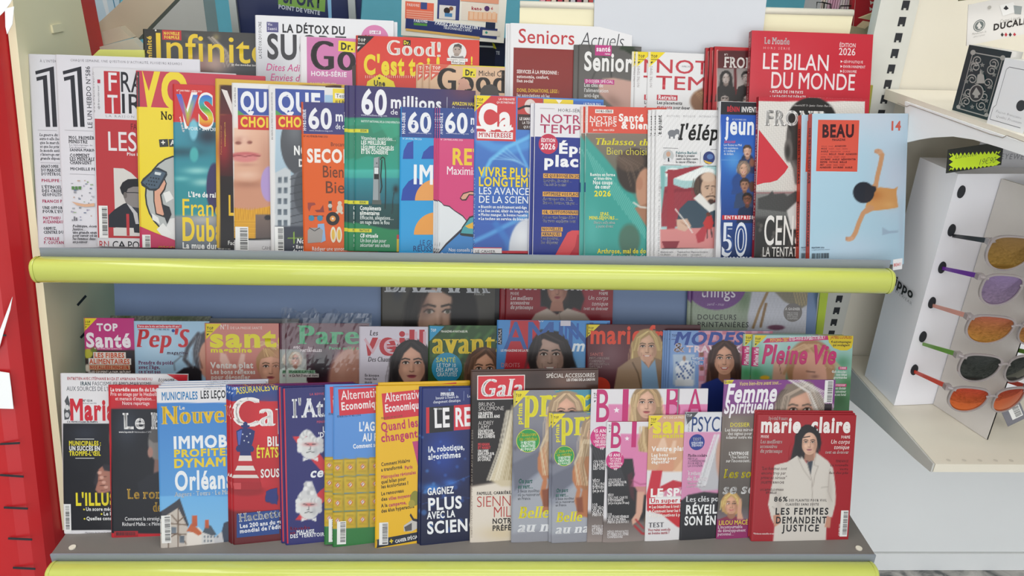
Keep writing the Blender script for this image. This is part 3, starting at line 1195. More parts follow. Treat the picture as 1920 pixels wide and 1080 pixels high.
b = MB()
zz = [FLOOR + 0.002, -0.5, 0.0, 0.45, 0.50]
vs = [(x, y, z) for z in zz for x, y in redprof(z)]
fs = []
npf = 8
for i in range(len(zz) - 1):
    for k in range(npf):
        fs.append((i * npf + k, (i + 1) * npf + k, (i + 1) * npf + (k + 1) % npf, i * npf + (k + 1) % npf))
fs += [tuple(range(npf)), tuple(reversed(range((len(zz) - 1) * npf, len(zz) * npf)))]
b.add(vs, fs)
part(b, 'box_body', M_RED, red, smooth=False)
nrf = np.array([0, -1, 0.223])
nrf = nrf / np.linalg.norm(nrf)
Prf = np.array([-0.2, side_front(0) - 0.068 - 0.004, 0])


def onR(px, py):
    return onP(px, py, Prf, nrf)


for pts in ([(0, 833), (37, 831)], [(0, 891), (44, 894)], [(7, 952), (52, 954)], [(15, 1010), (60, 1012)], [(24, 1065), (66, 1067)], [(-12, 629), (11, 629)]):
    (x0, y0), (x1, y1) = pts
    part(MB().prism([onR(x0, y0 - 1.7), onR(x1, y1 - 1.7), onR(x1, y1 + 1.7), onR(x0, y0 + 1.7)], (0, 0.0012, 0)), 'slot', M_DARK, red)
for pts in ([(10, 16), (27, 12), (24, 45), (14, 64), (11, 50)], [(-30, 640), (0, 620), (24, 556), (20, 580), (8, 620), (0, 650), (-30, 690)], [(-40, 690), (18, 699), (22, 730), (26, 766), (-40, 764)], [(-30, -20), (26, -6), (20, 6), (8, 22), (0, 30), (-30, 34)]):
    part(MB().prism([onR(*p) + np.array([0, -0.0015, 0]) for p in pts], (0, 0.0012, 0)), 'white_spike', M_WHITE, red)

# ------------------------------------------------------------------ white gondola shelving on the right
gon = empty('shelving_unit', (2.2, 0.2, FLOOR), 'white steel shop shelving with perforated post, right of the magazine rack', 'shelving unit')


def gpart(mb, name, m, parent=None, **k):
    return part(mb, name, m, parent or gon, **k)


PY = GY - 0.004
GX0 = onY(1651, 4, PY)[0]
BX0 = onY(1722, 5, GY)[0]
SEAM = float(onY(1750, 1034, GY)[2])
gpart(MB().box((BX0, GY, SEAM), (3.4, GY + 0.02, 1.0)), 'back_panel', M_WARMW)
gpart(MB().box((1.72, GY - 0.003, SEAM + 0.002), (3.4, GY - 0.0005, -0.345)), 'base_panel', M_WHITE)
gpart(MB().box((1.72, GY - 0.008, FLOOR + 0.001), (3.4, GY + 0.02, SEAM - 0.002)), 'plinth', M_WHITE)
post = MB().box((GX0, PY, -0.34), (BX0 - 0.001, PY + 0.03, 1.0))
nface = len(post.f)
zs0 = onY(1700, 10, PY)
step_z = (onY(1701, 9, PY)[2] - onY(1650, 213, PY)[2]) / 7.0
xm = (onY(1700, 10, PY)[0] + onY(1650, 213, PY)[0]) / 2
for k in range(-4, 29):
    z = zs0[2] - k * step_z
    y = PY - 0.0006
    hw, hh = 0.0078, step_z * 0.29
    q = [(xm - hw, y, z - hh), (xm - 0.003, y, z - hh), (xm - 0.003, y, z - hh + 0.004), (xm + 0.003, y, z - hh + 0.004), (xm + 0.003, y, z - hh), (xm + hw, y, z - hh), (xm + hw, y, z + hh), (xm - hw, y, z + hh)]
    post.prism(q, (0, 0.0004, 0))
o = gpart(post, 'perforated_post', mat('post_white', 'd2d2cb', 0.45))
two_mat(o, M_DARK, nface)
# upper shelf and its side bracket
SUZ, SLZ = 0.345, -0.34
XU, XL = 1.797, 1.838
us = gpart(MB().box((XU, -0.30, SUZ - 0.022), (3.2, GY - 0.008, SUZ)), 'upper_shelf', M_WARMW)
br = [onX(p[0], p[1], XU - 0.001) for p in [(1700, 190), (1700, 268), (1725, 262), (1750, 258), (1790, 256), (1830, 262), (1880, 277), (1925, 292), (1990, 318), (1990, 295), (1925, 268)]]
gpart(MB().prism([p for p in br], (-0.004, 0, 0)), 'side_bracket', M_WHITE, us)
seam = [onX(*p, XU - 0.0056) for p in [(1683, 193), (1700, 200), (1704, 198), (1706, 197), (1855, 251), (1880, 258), (1888, 254), (1920, 266)]]
gpart(MB().tube([tuple(p) for p in seam], 0.0007, 6), 'bracket_seam', mat('seam_shadow', '9a9188', 0.6), us)
# lower shelf
ls = gpart(MB().box((XL, -0.165, SLZ - 0.020), (3.2, GY - 0.008, SLZ)), 'lower_shelf', M_WARMW)
lb = [(XL - 0.001, GY - 0.01, SLZ + 0.0), (XL - 0.001, -0.164, SLZ), (XL - 0.001, -0.164, SLZ - 0.021), (XL - 0.001, -0.10, SLZ - 0.032), (XL - 0.001, 0.0, SLZ - 0.045), (XL - 0.001, 0.10, SLZ - 0.058), (XL - 0.001, GY - 0.01, SLZ - 0.09)]
gpart(MB().prism(lb, (-0.004, 0, 0)), 'side_bracket', mat('bracket_grey_white', 'c4c4c0', 0.45), ls)
for k in range(7):
    p = onZ(1770 + 29 * k, 854, SLZ)
    c = MB()
    c.add([(p[0] + 0.0045 * math.cos(2 * PI * j / 12), -0.152 + 0.0045 * math.sin(2 * PI * j / 12), SLZ + 0.0006) for j in range(12)], [tuple(range(12))])
    gpart(c, 'punch_hole', mat('punched_rim', 'cfc9bb', 0.5), ls)


# ------------------------------------------------------------------ eyewear stand
PA, PB, PC, PD = [onZ(*p, SLZ) for p in ((1621, 705), (1676, 761), (1748, 758), (1850, 825))]
ZT = 0.215
st = empty('eyewear_stand', (1.93, 0.05, SLZ), 'white cardboard eyewear stand with dark oval holes on the lower white shelf', 'display stand')
hgt = ZT - SLZ


def P3(p, z):
    return (p[0], p[1], z)


BK = (2.28, PA[1])
body = MB().prism([(PA[0], PA[1], SLZ + .001), (PB[0], PB[1], SLZ + .001), (PC[0], PC[1], SLZ + .001), (2.16, 0.075, SLZ + .001), (2.28, PA[1], SLZ + .001)], (0, 0, hgt))
part(body, 'box_body', M_CARD, st)
part(MB().prism([(PC[0] + 0.001, PC[1] - 0.002, SLZ + .001), (PD[0], PD[1], SLZ + .001), (PD[0] + 0.0025, PD[1], SLZ + .001), (PC[0] + 0.006, PC[1] - 0.002, SLZ + .001)], (0, 0, hgt - 0.01)), 'nose_panel', mat('grey_white_card', 'cfcac6', 0.6), st)
part(MB().prism([(PD[0], PD[1], SLZ + .001), (PD[0] + 0.0025, PD[1], SLZ + .001), (2.125, 0.073, SLZ + .001), (2.12, 0.073, SLZ + .001)], (0, 0, hgt - 0.01)), 'nose_panel', mat('grey_white_card', 'cfcac6', 0.6), st)
HOLES = [(1803, 360), (1785, 432), (1767, 502), (1748, 568), (1731, 632), (1715, 694)]
HY = PB[1]
for hx, hy in HOLES:
    yy = HY - 0.0008
    c = onY(hx, hy, PB[1] + (PC[1] - PB[1]) * 0.5 - 0.005)
    n = 22
    rx_, rz_ = 0.0078, 0.0135
    m = MB()
    m.add([(c[0] + rx_ * math.cos(2 * PI * k / n), c[1], c[2] + rz_ * math.sin(2 * PI * k / n)) for k in range(n)] +
          [(c[0] + rx_ * math.cos(2 * PI * k / n), c[1] + 0.004, c[2] + rz_ * math.sin(2 * PI * k / n)) for k in range(n)],
          [tuple(range(n))] + [(k, (k + 1) % n, (k + 1) % n + n, k + n) for k in range(n)])
    part(m, 'temple_hole', M_DARK, st)
Sx = Sheet(np.array([PB[0] - 0.0045 - 0.0, PA[1], SLZ]), (0, -1.0, 0), (0, 0, 1.0), (-1.0, 0, 0), 0.135, hgt)
Sx.O = np.array([min(PA[0], PB[0]) - 0.0006, PA[1], SLZ])
Sx.T('zippo', 1669, 527, 19, '17171a', 48, 'b')
Sx.T('EYEWEAR', 1678, 547, 6.5, '8b8b92', 36, 'l', sp=.12)
Sx.T('|', 1712, 549, 26, '9a9aa0')
V, F, C = Sx.arrays()


def sheet_obj(S, name, parent=None, matt=True):
    V, F, C = S.arrays()
    me = ink_mesh(name, V, F, C, INK_CARD if matt else INK)
    o = bpy.data.objects.new(name, me)
    COL.objects.link(o)
    mw = Matrix(((S.u[0], S.v[0], S.n[0], S.O[0]), (S.u[1], S.v[1], S.n[1], S.O[1]), (S.u[2], S.v[2], S.n[2], S.O[2]), (0, 0, 0, 1)))
    if parent is not None:
        o.parent = parent
        o.matrix_parent_inverse = Matrix.Translation(-Vector(parent.location))
    o.matrix_basis = mw
    return o


sheet_obj(Sx, 'printed_logo', st)
# header card of the stand
hd = Sheet(np.array([1.93, 0.118, ZT]), (1.0, 0, 0), (0, 0, 1.0), (0, -1.0, 0), 0.34, 0.075)
hd.F(0, 0, 1, 1, 'c9c9ce')
hd.R(1800, 274, 43, 4, 'b8354a')
hd.P([(1852, 274), (1858, 267), (1866, 267), (1884, 276)], '2a2a30')
hd.T('EYEWEAR', 1875, 298, 10, '8d8d94', 62, 'n', sp=.1)
sheet_obj(hd, 'header_card', st)


def card_thing(S, name, label, cat, t=0.0015, matt=True, group=None, edge='ffffff', base=None):
    """a flat printed card: a thin board with the printed face on it"""
    V, F, C = S.arrays()
    k = len(V)
    bx = np.array([(0, 0, -t), (S.w, 0, -t), (S.w, S.h, -t), (0, S.h, -t), (0, 0, 0), (S.w, 0, 0), (S.w, S.h, 0), (0, S.h, 0)], float)
    bc = np.tile(lin(edge), (8, 1))
    V = np.vstack([V, bx]) if k else bx
    C = np.vstack([C, bc]) if k else bc
    F = list(F) + [tuple(i + k for i in f) for f in ((0, 3, 2, 1), (4, 5, 6, 7), (0, 1, 5, 4), (1, 2, 6, 5), (2, 3, 7, 6), (3, 0, 4, 7))]
    me = ink_mesh(name, V, F, C, INK_CARD if matt else INK)
    o = bpy.data.objects.new(name, me)
    COL.objects.link(o)
    o.matrix_world = Matrix(((S.u[0], S.v[0], S.n[0], S.O[0]), (S.u[1], S.v[1], S.n[1], S.O[1]), (S.u[2], S.v[2], S.n[2], S.O[2]), (0, 0, 0, 1)))
    if label:
        tag(o, label, cat, group)
    return o


def quad_sheet(bl, br, tl, Y=None, P=None, n=None):
    """sheet through three pixel corners on a plane"""
    if P is None:
        P, n = np.array([0, Y, 0.0]), np.array([0, -1.0, 0])
    a, b, c = onP(*bl, P, n), onP(*br, P, n), onP(*tl, P, n)
    v = (c - a) / np.linalg.norm(c - a)
    u = np.cross(v, n)
    return Sheet(a, u, v, np.array(n, float), float((b - a) @ u), float(np.linalg.norm(c - a)))


# neon price tags
def burst(S, x0, y0, x1, y1, c, tilt=0.0, n=13):
    pts = []
    top = [(x0 + (x1 - x0) * k / (2 * n), y0 + (0 if k % 2 == 0 else 6)) for k in range(2 * n + 1)]
    rt_ = [(x1 - (0 if k % 2 == 0 else 9), y0 + (y1 - y0) * k / 6) for k in range(1, 6)]
    bo = [(x1 - (x1 - x0) * k / (2 * n), y1 - (0 if k % 2 == 0 else 6)) for k in range(2 * n + 1)]
    lf = [(x0 + (0 if k % 2 == 0 else 8), y1 - (y1 - y0) * k / 6) for k in range(1, 6)]
    for (x, y) in top + rt_ + bo + lf:
        pts.append((x, y + tilt * (x - x0)))
    S.P(pts, c)


tg = quad_sheet((1774, 325), (1876, 320), (1778, 281), P=np.array([1.9, 0.035, 0.2]), n=np.array([0, -1.0, 0]))
tg.F(0, 0, 1, 1, '2d302c')
burst(tg, 1779, 287, 1876, 320, 'dcfc32', -0.045)
tg.T('Lunettes', 1790, 298, 8.5, '3c4638', 40, 'li')
tg.T('19€90', 1833, 310, 11, '3c4638', 32, 'li')
card_thing(tg, 'price_tag', 'neon yellow starburst price tag reading Lunettes on the eyewear stand', 'price tag', edge='2d302c')
tg2 = quad_sheet((1797, 2), (1990, 14), (1801, -30), P=np.array([2.0, 0.0, 0.6]), n=np.array([0, -1.0, 0]))
tg2.F(0, 0, 1, 1, '5a5a3a')
burst(tg2, 1801, -28, 1878, 8, 'd5f22e', 0.05, 9)
burst(tg2, 1884, -22, 1985, 11, 'd5f22e', 0.05, 9)
card_thing(tg2, 'price_tag', 'neon yellow starburst price tag above the playing card display', 'price tag', edge='5a5a3a')


# ------------------------------------------------------------------ sunglasses
def lens_outline(w, h, n=40):
    """soft wayfarer outline, flatter on top; x to the nose is +"""
    pts = []
    for k in range(n):
        a = 2 * PI * k / n
        ca, sa = math.cos(a), math.sin(a)
        e = 0.78 if sa > 0 else 0.95
        x = math.copysign(abs(ca) ** e, ca) * w / 2
        y = math.copysign(abs(sa) ** (0.5 if sa > 0 else 0.95), sa) * h / 2
        y = y * 0.84 + h * 0.08 if sa > 0 else y + h * 0.08 * (1 + sa)
        x *= 1.0 + 0.05 * sa
        pts.append((x, y))
    return pts


CLEAR = mat('clear_grey_plastic', 'a39a9a', 0.18, 0, 0.0, alpha=0.75, coat=0.5)


def lens_mat(name, top, bot):
    m = bpy.data.materials.new(name)
    m.use_nodes = True
    nt = m.node_tree
    b = nt.nodes['Principled BSDF']
    tc = nt.nodes.new('ShaderNodeTexCoord')
    sx = nt.nodes.new('ShaderNodeSeparateXYZ')
    cr = nt.nodes.new('ShaderNodeValToRGB')
    cr.color_ramp.elements[0].color = (*lin(bot), 1)
    cr.color_ramp.elements[1].color = (*lin(top), 1)
    nt.links.new(tc.outputs['Generated'], sx.inputs[0])
    nt.links.new(sx.outputs['Z'], cr.inputs[0])
    nt.links.new(cr.outputs[0], b.inputs['Base Color'])
    b.inputs['Metallic'].default_value = 0.75
    b.inputs['Roughness'].default_value = 0.08
    b.inputs['Coat Weight'].default_value = 0.6
    return m


def sunglasses(hole, hinge, lc, lw, lh, bridge, lens, temple, label, tip):
    YF = PD[1] - 0.016
    B = onY(*bridge, YF)
    wrap = lambda x: YF + 0.2 * max(0.0, abs(x - B[0]) - 0.006)

    def bent(px, py):
        y = YF
        for _ in range(6):
            p = onY(px, py, y)
            y = wrap(p[0])
        return p

    H, C_ = bent(*hinge), bent(*lc)
    scale = onY(lc[0] + 1, lc[1], C_[1])[0] - onY(lc[0], lc[1], C_[1])[0]
    w_, h_ = min(lw * scale * 1.04, 2 * (B[0] - C_[0] - 0.0095)), lh * scale / 0.93
    root = empty('sunglasses', tuple(B), label, 'sunglasses', None)
    tl = np.array(C_)
    fr = MB()
    for sgn in (1, -1):
        cx = C_[0] if sgn == 1 else 2 * B[0] - C_[0]
        out = lens_outline(w_, h_)
        o2 = lens_outline(w_ + 0.0075, h_ + 0.0075)
        n = len(out)
        vs = []
        for yy in (-0.0025, 0.0025):
            for q in (o2, out):
                vs += [(cx + sgn * x, wrap(cx + sgn * x) + yy - 0.18 * z_, C_[2] + z_) for x, z_ in q]
        fs = []
        for k in range(n):
            j = (k + 1) % n
            fs += [(k, j, n + j, n + k), (2 * n + k, 3 * n + k, 3 * n + j, 2 * n + j), (k, 2 * n + k, 2 * n + j, j), (n + k, n + j, 3 * n + j, 3 * n + k)]
        fr.add(vs, fs)
        ln = MB()
        rings = [1.0, 0.75, 0.5, 0.25]
        vs, fs = [], []
        for q in rings:
            vs += [(cx + sgn * x * q, wrap(cx + sgn * x * q) - 0.0035 * (1 - q * q) + z_ * q * -0.18, C_[2] + z_ * q) for x, z_ in out]
        vs.append((cx, wrap(cx) - 0.0035, C_[2]))
        for i in range(len(rings) - 1):
            for k in range(n):
                j = (k + 1) % n
                fs.append((i * n + k, i * n + j, (i + 1) * n + j, (i + 1) * n + k))
        for k in range(n):
            fs.append((3 * n + k, 3 * n + (k + 1) % n, 4 * n))
        ln.add(vs, fs)
        part(ln, 'lens', lens, root, smooth=True)
        # temple from the hinge back into its hole
        hx = H[0] if sgn == 1 else 2 * B[0] - H[0]
        ho = onY(*hole, PB[1] - 0.002)
        e = np.array([ho[0] if sgn == 1 else 2 * B[0] - ho[0], ho[1], ho[2]])
        s_ = np.array([hx, H[1] + 0.004, H[2]])
        d = e - s_
        L_ = np.linalg.norm(d)
        d = d / L_
        sd = np.cross(d, [0, 0, 1.0])
        sd /= np.linalg.norm(sd)
        upv = np.cross(sd, d)
        vs = []
        for q, hh in ((0.0, 0.0052), (0.35, 0.0046), (0.75, 0.004), (1.0, 0.0036)):
            c = s_ + d * L_ * q
            for a_, b_ in ((-1, -1), (1, -1), (1, 1), (-1, 1)):
                vs.append(c + sd * 0.0016 * a_ + upv * hh * b_)
        fs = [(0, 3, 2, 1), (12, 13, 14, 15)]
        for i in range(3):
            for k in range(4):
                fs.append((i * 4 + k, i * 4 + (k + 1) % 4, i * 4 + 4 + (k + 1) % 4, i * 4 + 4 + k))
        t = part(MB().add(vs, fs), 'temple', temple, root)
        part(MB().box((hx - 0.006, H[1] - 0.003, H[2] - 0.006), (hx + 0.006, H[1] + 0.008, H[2] + 0.006)), 'hinge', CLEAR, t)
        inx = (C_[0] - sgn * 0 - w_ * 0.42) if sgn == 1 else (2 * B[0] - C_[0] + w_ * 0.42)
        fr.tube([(hx, H[1], H[2]), (inx, wrap(inx) - 0.06 * h_, C_[2] + h_ * 0.36)], 0.0042, 8)
    lx, rx_ = C_[0] + w_ * 0.47, 2 * B[0] - C_[0] - w_ * 0.47
    zb_ = C_[2] + h_ * 0.2
    fr.tube([(lx, wrap(lx) - 0.18 * h_ * .2, zb_), (B[0] - 0.004, YF - 0.003, zb_ + 0.004), (B[0] + 0.004, YF - 0.003, zb_ + 0.004), (rx_, wrap(rx_) - 0.18 * h_ * .2, zb_)], 0.003, 8)
    part(fr, 'frame', CLEAR, root, smooth=False)
    return root


GLS = [
    ((1787, 442), (1857, 453), (1891, 475), 70, 62, (1945, 466), ('7a5a2a', 'b38a3a'), '26262b', 'sunglasses with brown gold lenses and black temples, highest on the stand'),
    ((1768, 503), (1838, 519), (1874, 544), 74, 58, (1922, 535), ('7f6a94', 'a58fb0'), '6a2a98', 'sunglasses with pale violet lenses and purple temples on the stand'),
    ((1750, 573), (1817, 594), (1853, 618), 72, 54, (1908, 606), ('a4503a', 'd89a3c'), 'd99a8e', 'sunglasses with copper orange mirror lenses and pink temples on the stand'),
    ((1731, 645), (1797, 666), (1834, 690), 70, 54, (1884, 676), ('2c302e', '3a403c'), '6ea03c', 'sunglasses with near black lenses and green temples on the stand'),
    ((1715, 697), (1777, 726), (1813, 749), 72, 50, (1860, 738), ('b83418', 'e8742a'), 'dc4a34', 'sunglasses with red orange mirror lenses and red temples, lowest on the stand'),
]
for i, (ho, hi_, lc, lw, lh, br_, lm, tc_, lab) in enumerate(GLS):
    o = sunglasses(ho, hi_, lc, lw, lh, br_, lens_mat('mirror_lens', *lm), mat('temple_plastic_' + tc_, tc_, 0.3, 0, 0.0), lab, None)
    o['group'] = 'sunglasses on the stand'
# swing label with barcode hanging from the lowest pair
tb_ = quad_sheet((1890, 800), (1926, 786), (1874, 764), P=np.array([2.0, PD[1] + 0.03, -0.2]), n=np.array([0, -1.0, 0]))
tb_.F(0, 0, 1, 1, '7d7d86')
tb_.barcode(1890, 768, 24, 24, 5, True)
card_thing(tb_, 'swing_label', 'small grey barcode label hanging below the red orange sunglasses', 'label', edge='7d7d86')

sl = quad_sheet((1674, 507), (1691, 508), (1675, 487), Y=0.019)
sl.F(0, 0, 1, 1, 'e6e6ea')
sl.T('BEAU', 1675.5, 500, 5.6, 'c03a3a', 14, 'b')
card_thing(sl, 'shelf_tag', 'tiny white tag with red capitals at the right end of the upper shelf lip', 'tag', t=0.0008, edge='e6e6ea')

# ------------------------------------------------------------------ playing cards on the upper white shelf
c0, c1 = onZ(1785, 206, SUZ), onZ(1860, 228, SUZ)
uu = (c1 - c0) / np.linalg.norm(c1 - c0)
nn = np.cross(uu, [0, 0, 1.0])
top = onP(1818, 84, c0, nn)
vv = np.array([0, 0, 1.0])
cs = Sheet(c0, uu, vv, nn, float(np.linalg.norm(c1 - c0)), float(top[2] - SUZ))
cs.F(0, 0, 1, 1, '1d3f44')
sil = 'b9bcb8'


def spiral(S, x, y, r, c, turns=1.6, d=1, a0=0, wd=1.6):
    pts = []
    for k in range(26):
        a = a0 + d * 2 * PI * turns * k / 25
        q = r * (1 - 0.75 * k / 25)
        pts.append((x + q * math.cos(a), y + q * math.sin(a)))
    S.L(pts, wd, c)


def cp(fx, fy):
    q = c0 + uu * cs.w * fx + vv * cs.h * (1 - fy)
    return proj(q)


fr_ = [(.14, .1), (.84, .1), (.84, .95), (.14, .95), (.14, .1)]
cs.L([cp(*p) for p in fr_], 1.3, sil)
rnd = random.Random(4)
for fx, fy, r in ((.14, .1, 5), (.84, .1, 5), (.14, .93, 4), (.84, .93, 4)):
    cs.C(*cp(fx, fy), r, sil)
for fy in (.2, .3, .48, .68, .82):
    for fx, d in ((.30, 1), (.68, -1)):
        x, y = cp(fx, fy)
        spiral(cs, x, y, 9.5, sil, 1.5, d, rnd.uniform(0, 6), 1.5)
    for fx in (.2, .46, .78):
        x, y = cp(fx + rnd.uniform(-.03, .03), fy + .05)
        cs.star(x, y, 5, '8f9794', 5, .5)
x, y = cp(.49, .66)
cs.C(x, y, 14, sil, 17)
cs.C(x, y, 12, '3a474a', 15)
cs.P([(x, y - 11), (x + 8, y + 2), (x + 3, y + 5), (x + 4, y + 9), (x - 4, y + 9), (x - 3, y + 5), (x - 8, y + 2)], sil)
x, y = cp(.49, .42)
cs.P([(x - 8, y + 12), (x - 6, y - 4), (x - 2, y - 6), (x, y - 16), (x + 2, y - 6), (x + 6, y - 4), (x + 8, y + 12)], sil)
card_thing(cs, 'playing_card_box', 'dark green playing card box with silver scrollwork on the upper shelf', 'card box', t=0.022, edge='d8d5d0', matt=False)
# white card beside it
d0, d1 = c1 + uu * 0.012, c1 + uu * 0.10
ws = Sheet(d0 + nn * 0.02, uu, vv, nn, 0.088, cs.h * 0.93)
ws.F(0, 0, 1, 1, 'eef0f4')


def wp(fx, fy):
    return proj(ws.O + uu * ws.w * fx + vv * ws.h * (1 - fy))


ws.L([wp(1, .12), wp(.18, .12), wp(.12, .16), wp(.12, .7), wp(.06, .75), wp(.06, .93), wp(.9, .93)], 1.0, '70747a')
x, y = wp(.14, .84)
ws.T('Façon française', x + 2, y - 4, 5, '8a8d92', 50, 'li')
ws.T('Qualité Premium', x + 2, y + 5, 5, '8a8d92', 50, 'li')
ws.C(*wp(.75, .62), 9, '3a4044', 11)
card_thing(ws, 'playing_card_box', 'white playing card box with a thin ornamental border, beside the green one', 'card box', t=0.02, edge='e8e6e2')
# header card
hs = quad_sheet((1812, 86), (2000, 112), (1816, 9), P=c0 + np.array([0, 0.022, 0.1]), n=np.array([0, -1.0, 0]))
hs.F(0, 0, 1, 1, 'e8e4e0')
hs.C(1836, 48, 11, '6d7472')
hs.C(1836, 48, 9.4, 'dedad6')
hs.C(1836, 48, 8.2, '6d7472')
hs.P([(1836, 41), (1841, 49), (1838, 51), (1839, 54), (1833, 54), (1834, 51), (1831, 49)], 'dedad6')
hs.T('Manufacture de', 1822, 66, 4, '8a8680', 27, 'li')
hs.T('cartes à jouer', 1824, 71, 4, '8a8680', 22, 'li')
hs.T('Cartes à jouer', 1874, 44, 7, '8f8a84', 38, 'li')
hs.T('DUCALE', 1862, 57, 11, '2c2624', 64, 'x')
for k, (sx_, col_) in enumerate(((1879, '3a3634'), (1886, 'c23a44'), (1894, '3a3634'), (1902, 'c23a44'))):
    hs.P([(sx_, 61), (sx_ + 3, 65), (sx_, 69), (sx_ - 3, 65)], col_)
hs.P([(1874, 10), (1900, 4), (1906, 22), (1880, 30)], 'f2f0ee')
hs.P([(1886, 10), (1891, 16), (1886, 19), (1881, 16)], '2c2c30')
hs.P([(1900, 10), (1916, 12), (1914, 27), (1902, 26)], '9aa0a0')
hs.C(1855, 14, 3.4, 'b8b4ae')
card_thing(hs, 'header_card', 'white header card with bold black capitals above the playing card boxes', 'sign', edge='d8d4ce')

# ------------------------------------------------------------------ things behind the rack
bsy = 0.72
sg = quad_sheet((437, 140), (668, 140), (437, -60), Y=bsy)
sg.F(0, 0, 1, 1, '26305c')
sg.P([(612, -30), (620, -30), (622, 34), (616, 34)], '8fc4ea')
sg.R(522, -14, 89, 23, '7fae4a')
sg.T('SPORT', 531, 4, 22, '1d2a4a', 74, 'x')
sg.T('POINT DE VENTE', 522, 16, 7.5, 'd5dbe8', 79, 'b')
so = card_thing(sg, 'point_of_sale_sign', 'navy betting sign reading POINT DE VENTE behind the magazine rack', 'sign', t=0.02, edge='26305c', matt=False)
for x0, x1 in ((436, 449), (656, 669)):
    a, b = onY(x0, 140, bsy), onY(x1, -60, bsy)
    xa, xb = onY(x0, 40, bsy)[0], onY(x1, 40, bsy)[0]
    fo = MB().box((xa, bsy - 0.012, a[2]), (xb, bsy + 0.012, b[2])).build('frame_rail', mat('brushed_aluminium', 'a9adab', 0.35, 0.6))
    fo.parent = so
    fo.matrix_parent_inverse = so.matrix_world.inverted()

# framed panel of slips
lt = quad_sheet((752, 66), (945, 74), (754, -60), Y=0.6)
lt.F(0, 0, 1, 1, 'f4efe2')
lt.R(760, 2, 54, 33, 'ee6f52')
for k in range(4):
    lt.R(762, 18 + 4.2 * k, 50, 2.6, 'f4a68e')
lt.R(789, 4, 12, 13, '3d4f8a')
lt.T('PARIONS', 763, 11, 5, 'f6d0c4', 24, 'x')
lt.R(821, -12, 42, 48, '36407e')
lt.R(824, 9, 31, 26, 'e6e0da')
lt.C(838, 20, 6, '2c2220')
lt.C(846, 16, 4, '8a5a40')
lt.R(834, 24, 14, 7, '4a86b8')
lt.R(866, 4, 70, 34, 'efe2d2')
lt.R(878, 21, 55, 17, 'f2b48a')
for k in range(6):
    lt.R(881 + 8.5 * k, 22, 6.4, 14, 'f6cba8')
lt.T('keno', 884, 18, 6, 'b23a48', 20, 'x')
lt.C(913, 16, 5, '54306a')
lt.T('6', 920, 18, 5, 'c04a54', 5, 'b')
lt.R(864, -8, 72, 10, 'e8a080')
lt.R(761, 34, 174, 20, '2e3a72', rot=-2)
lt.T('PARIONS', 776, 41, 5.5, 'e8ecf4', 26, 'x')
lt.R(776, 42.5, 25, 4.5, '5a9a48')
lt.T('PARIEZ SANS BULLETIN !', 815, 45.5, 7.5, 'f2f4f8', 86, 'xi', rot=-2)
lt.T("TÉLÉCHARGEZ L'APPLI", 831, 53.5, 4.6, 'e2e6f0', 54, 'bi', rot=-2)
lt.R(911, 41, 18, 13, '1d2a4a')
lt.R(761, 53, 140, 4.5, 'e6b96a', rot=-2)
lt.R(905, 56, 33, 10, 'e6ded0')
lt.C(912, 61, 2.4, '3a9a8a')
card_thing(lt, 'betting_slip_panel', 'white framed panel of betting slips reading PARIEZ SANS BULLETIN', 'notice panel', t=0.018, edge='e2dccd')
pl = quad_sheet((755, 110), (872, 110), (755, 64), Y=0.66)
pl.F(0, 0, 1, 1, 'dcd4c0')
card_thing(pl, 'slip_tray', 'cream tray under the framed betting slip panel', 'tray', t=0.05, edge='dcd4c0')
nv = quad_sheet((870, 150), (945, 150), (872, 70), Y=0.63)
nv.F(0, 0, 1, 1, '232a48')
nv.R(872, 72, 64, 10, '2c3040')
nv.R(899, 85, 30, 3.2, 'e8e8e4')
nv.R(899, 88.5, 30, 40, '121830')
nv.P([(923, 80), (927, 82), (931, 92), (925, 90)], 'e6dc28')
nv.T('TE', 930, 102, 6, 'd8dce6', 7, 'b')
card_thing(nv, 'slip_box', 'navy betting slip box below the right end of the slip panel', 'box', t=0.04, edge='232a48')
gb = quad_sheet((1112, 120), (1424, 122), (1116, -70), Y=0.318)
gb.F(0, 0, 1, 1, 'e6e9f0')
card_thing(gb, 'blank_board', 'blank pale grey board standing behind the white and red magazines', 'board', t=0.004, edge='c9ccd3', matt=False)
# pale column, beige folded display and bright screen at the upper left
col = MB().box((onY(268, 40, .95)[0], 0.95, FLOOR), (onY(386, 40, .95)[0], 1.05, 1.84))
struct(col.build('pillar', mat('pale_grey_paint', 'b9bab5', 0.6)))
fd = empty('folded_display', tuple(onY(230, 90, .56)), 'beige folded cardboard display leaning behind the rack at upper left', 'cardboard display')
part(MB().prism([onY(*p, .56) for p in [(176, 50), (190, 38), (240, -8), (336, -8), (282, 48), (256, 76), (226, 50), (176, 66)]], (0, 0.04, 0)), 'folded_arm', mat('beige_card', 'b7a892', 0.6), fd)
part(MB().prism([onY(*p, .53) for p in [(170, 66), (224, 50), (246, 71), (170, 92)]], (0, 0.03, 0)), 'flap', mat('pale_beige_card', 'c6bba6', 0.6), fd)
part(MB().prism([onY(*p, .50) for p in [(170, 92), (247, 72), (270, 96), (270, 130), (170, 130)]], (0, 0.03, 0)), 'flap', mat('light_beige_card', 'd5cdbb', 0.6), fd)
sc_ = quad_sheet((160, 60), (222, 60), (160, -60), Y=0.9)
sc_.F(0, 0, 1, 1, 'cfe6f4')
sc_.P([(178, -50), (190, -50), (206, 30), (200, 30)], 'eef6fa')
sc_.L([(210, -10), (218, 24)], 2, '4a90b0')
card_thing(sc_, 'acrylic_screen', 'bright pale blue acrylic screen beyond the side panel at upper left', 'screen', t=0.01, edge='bfe0f0', matt=False)
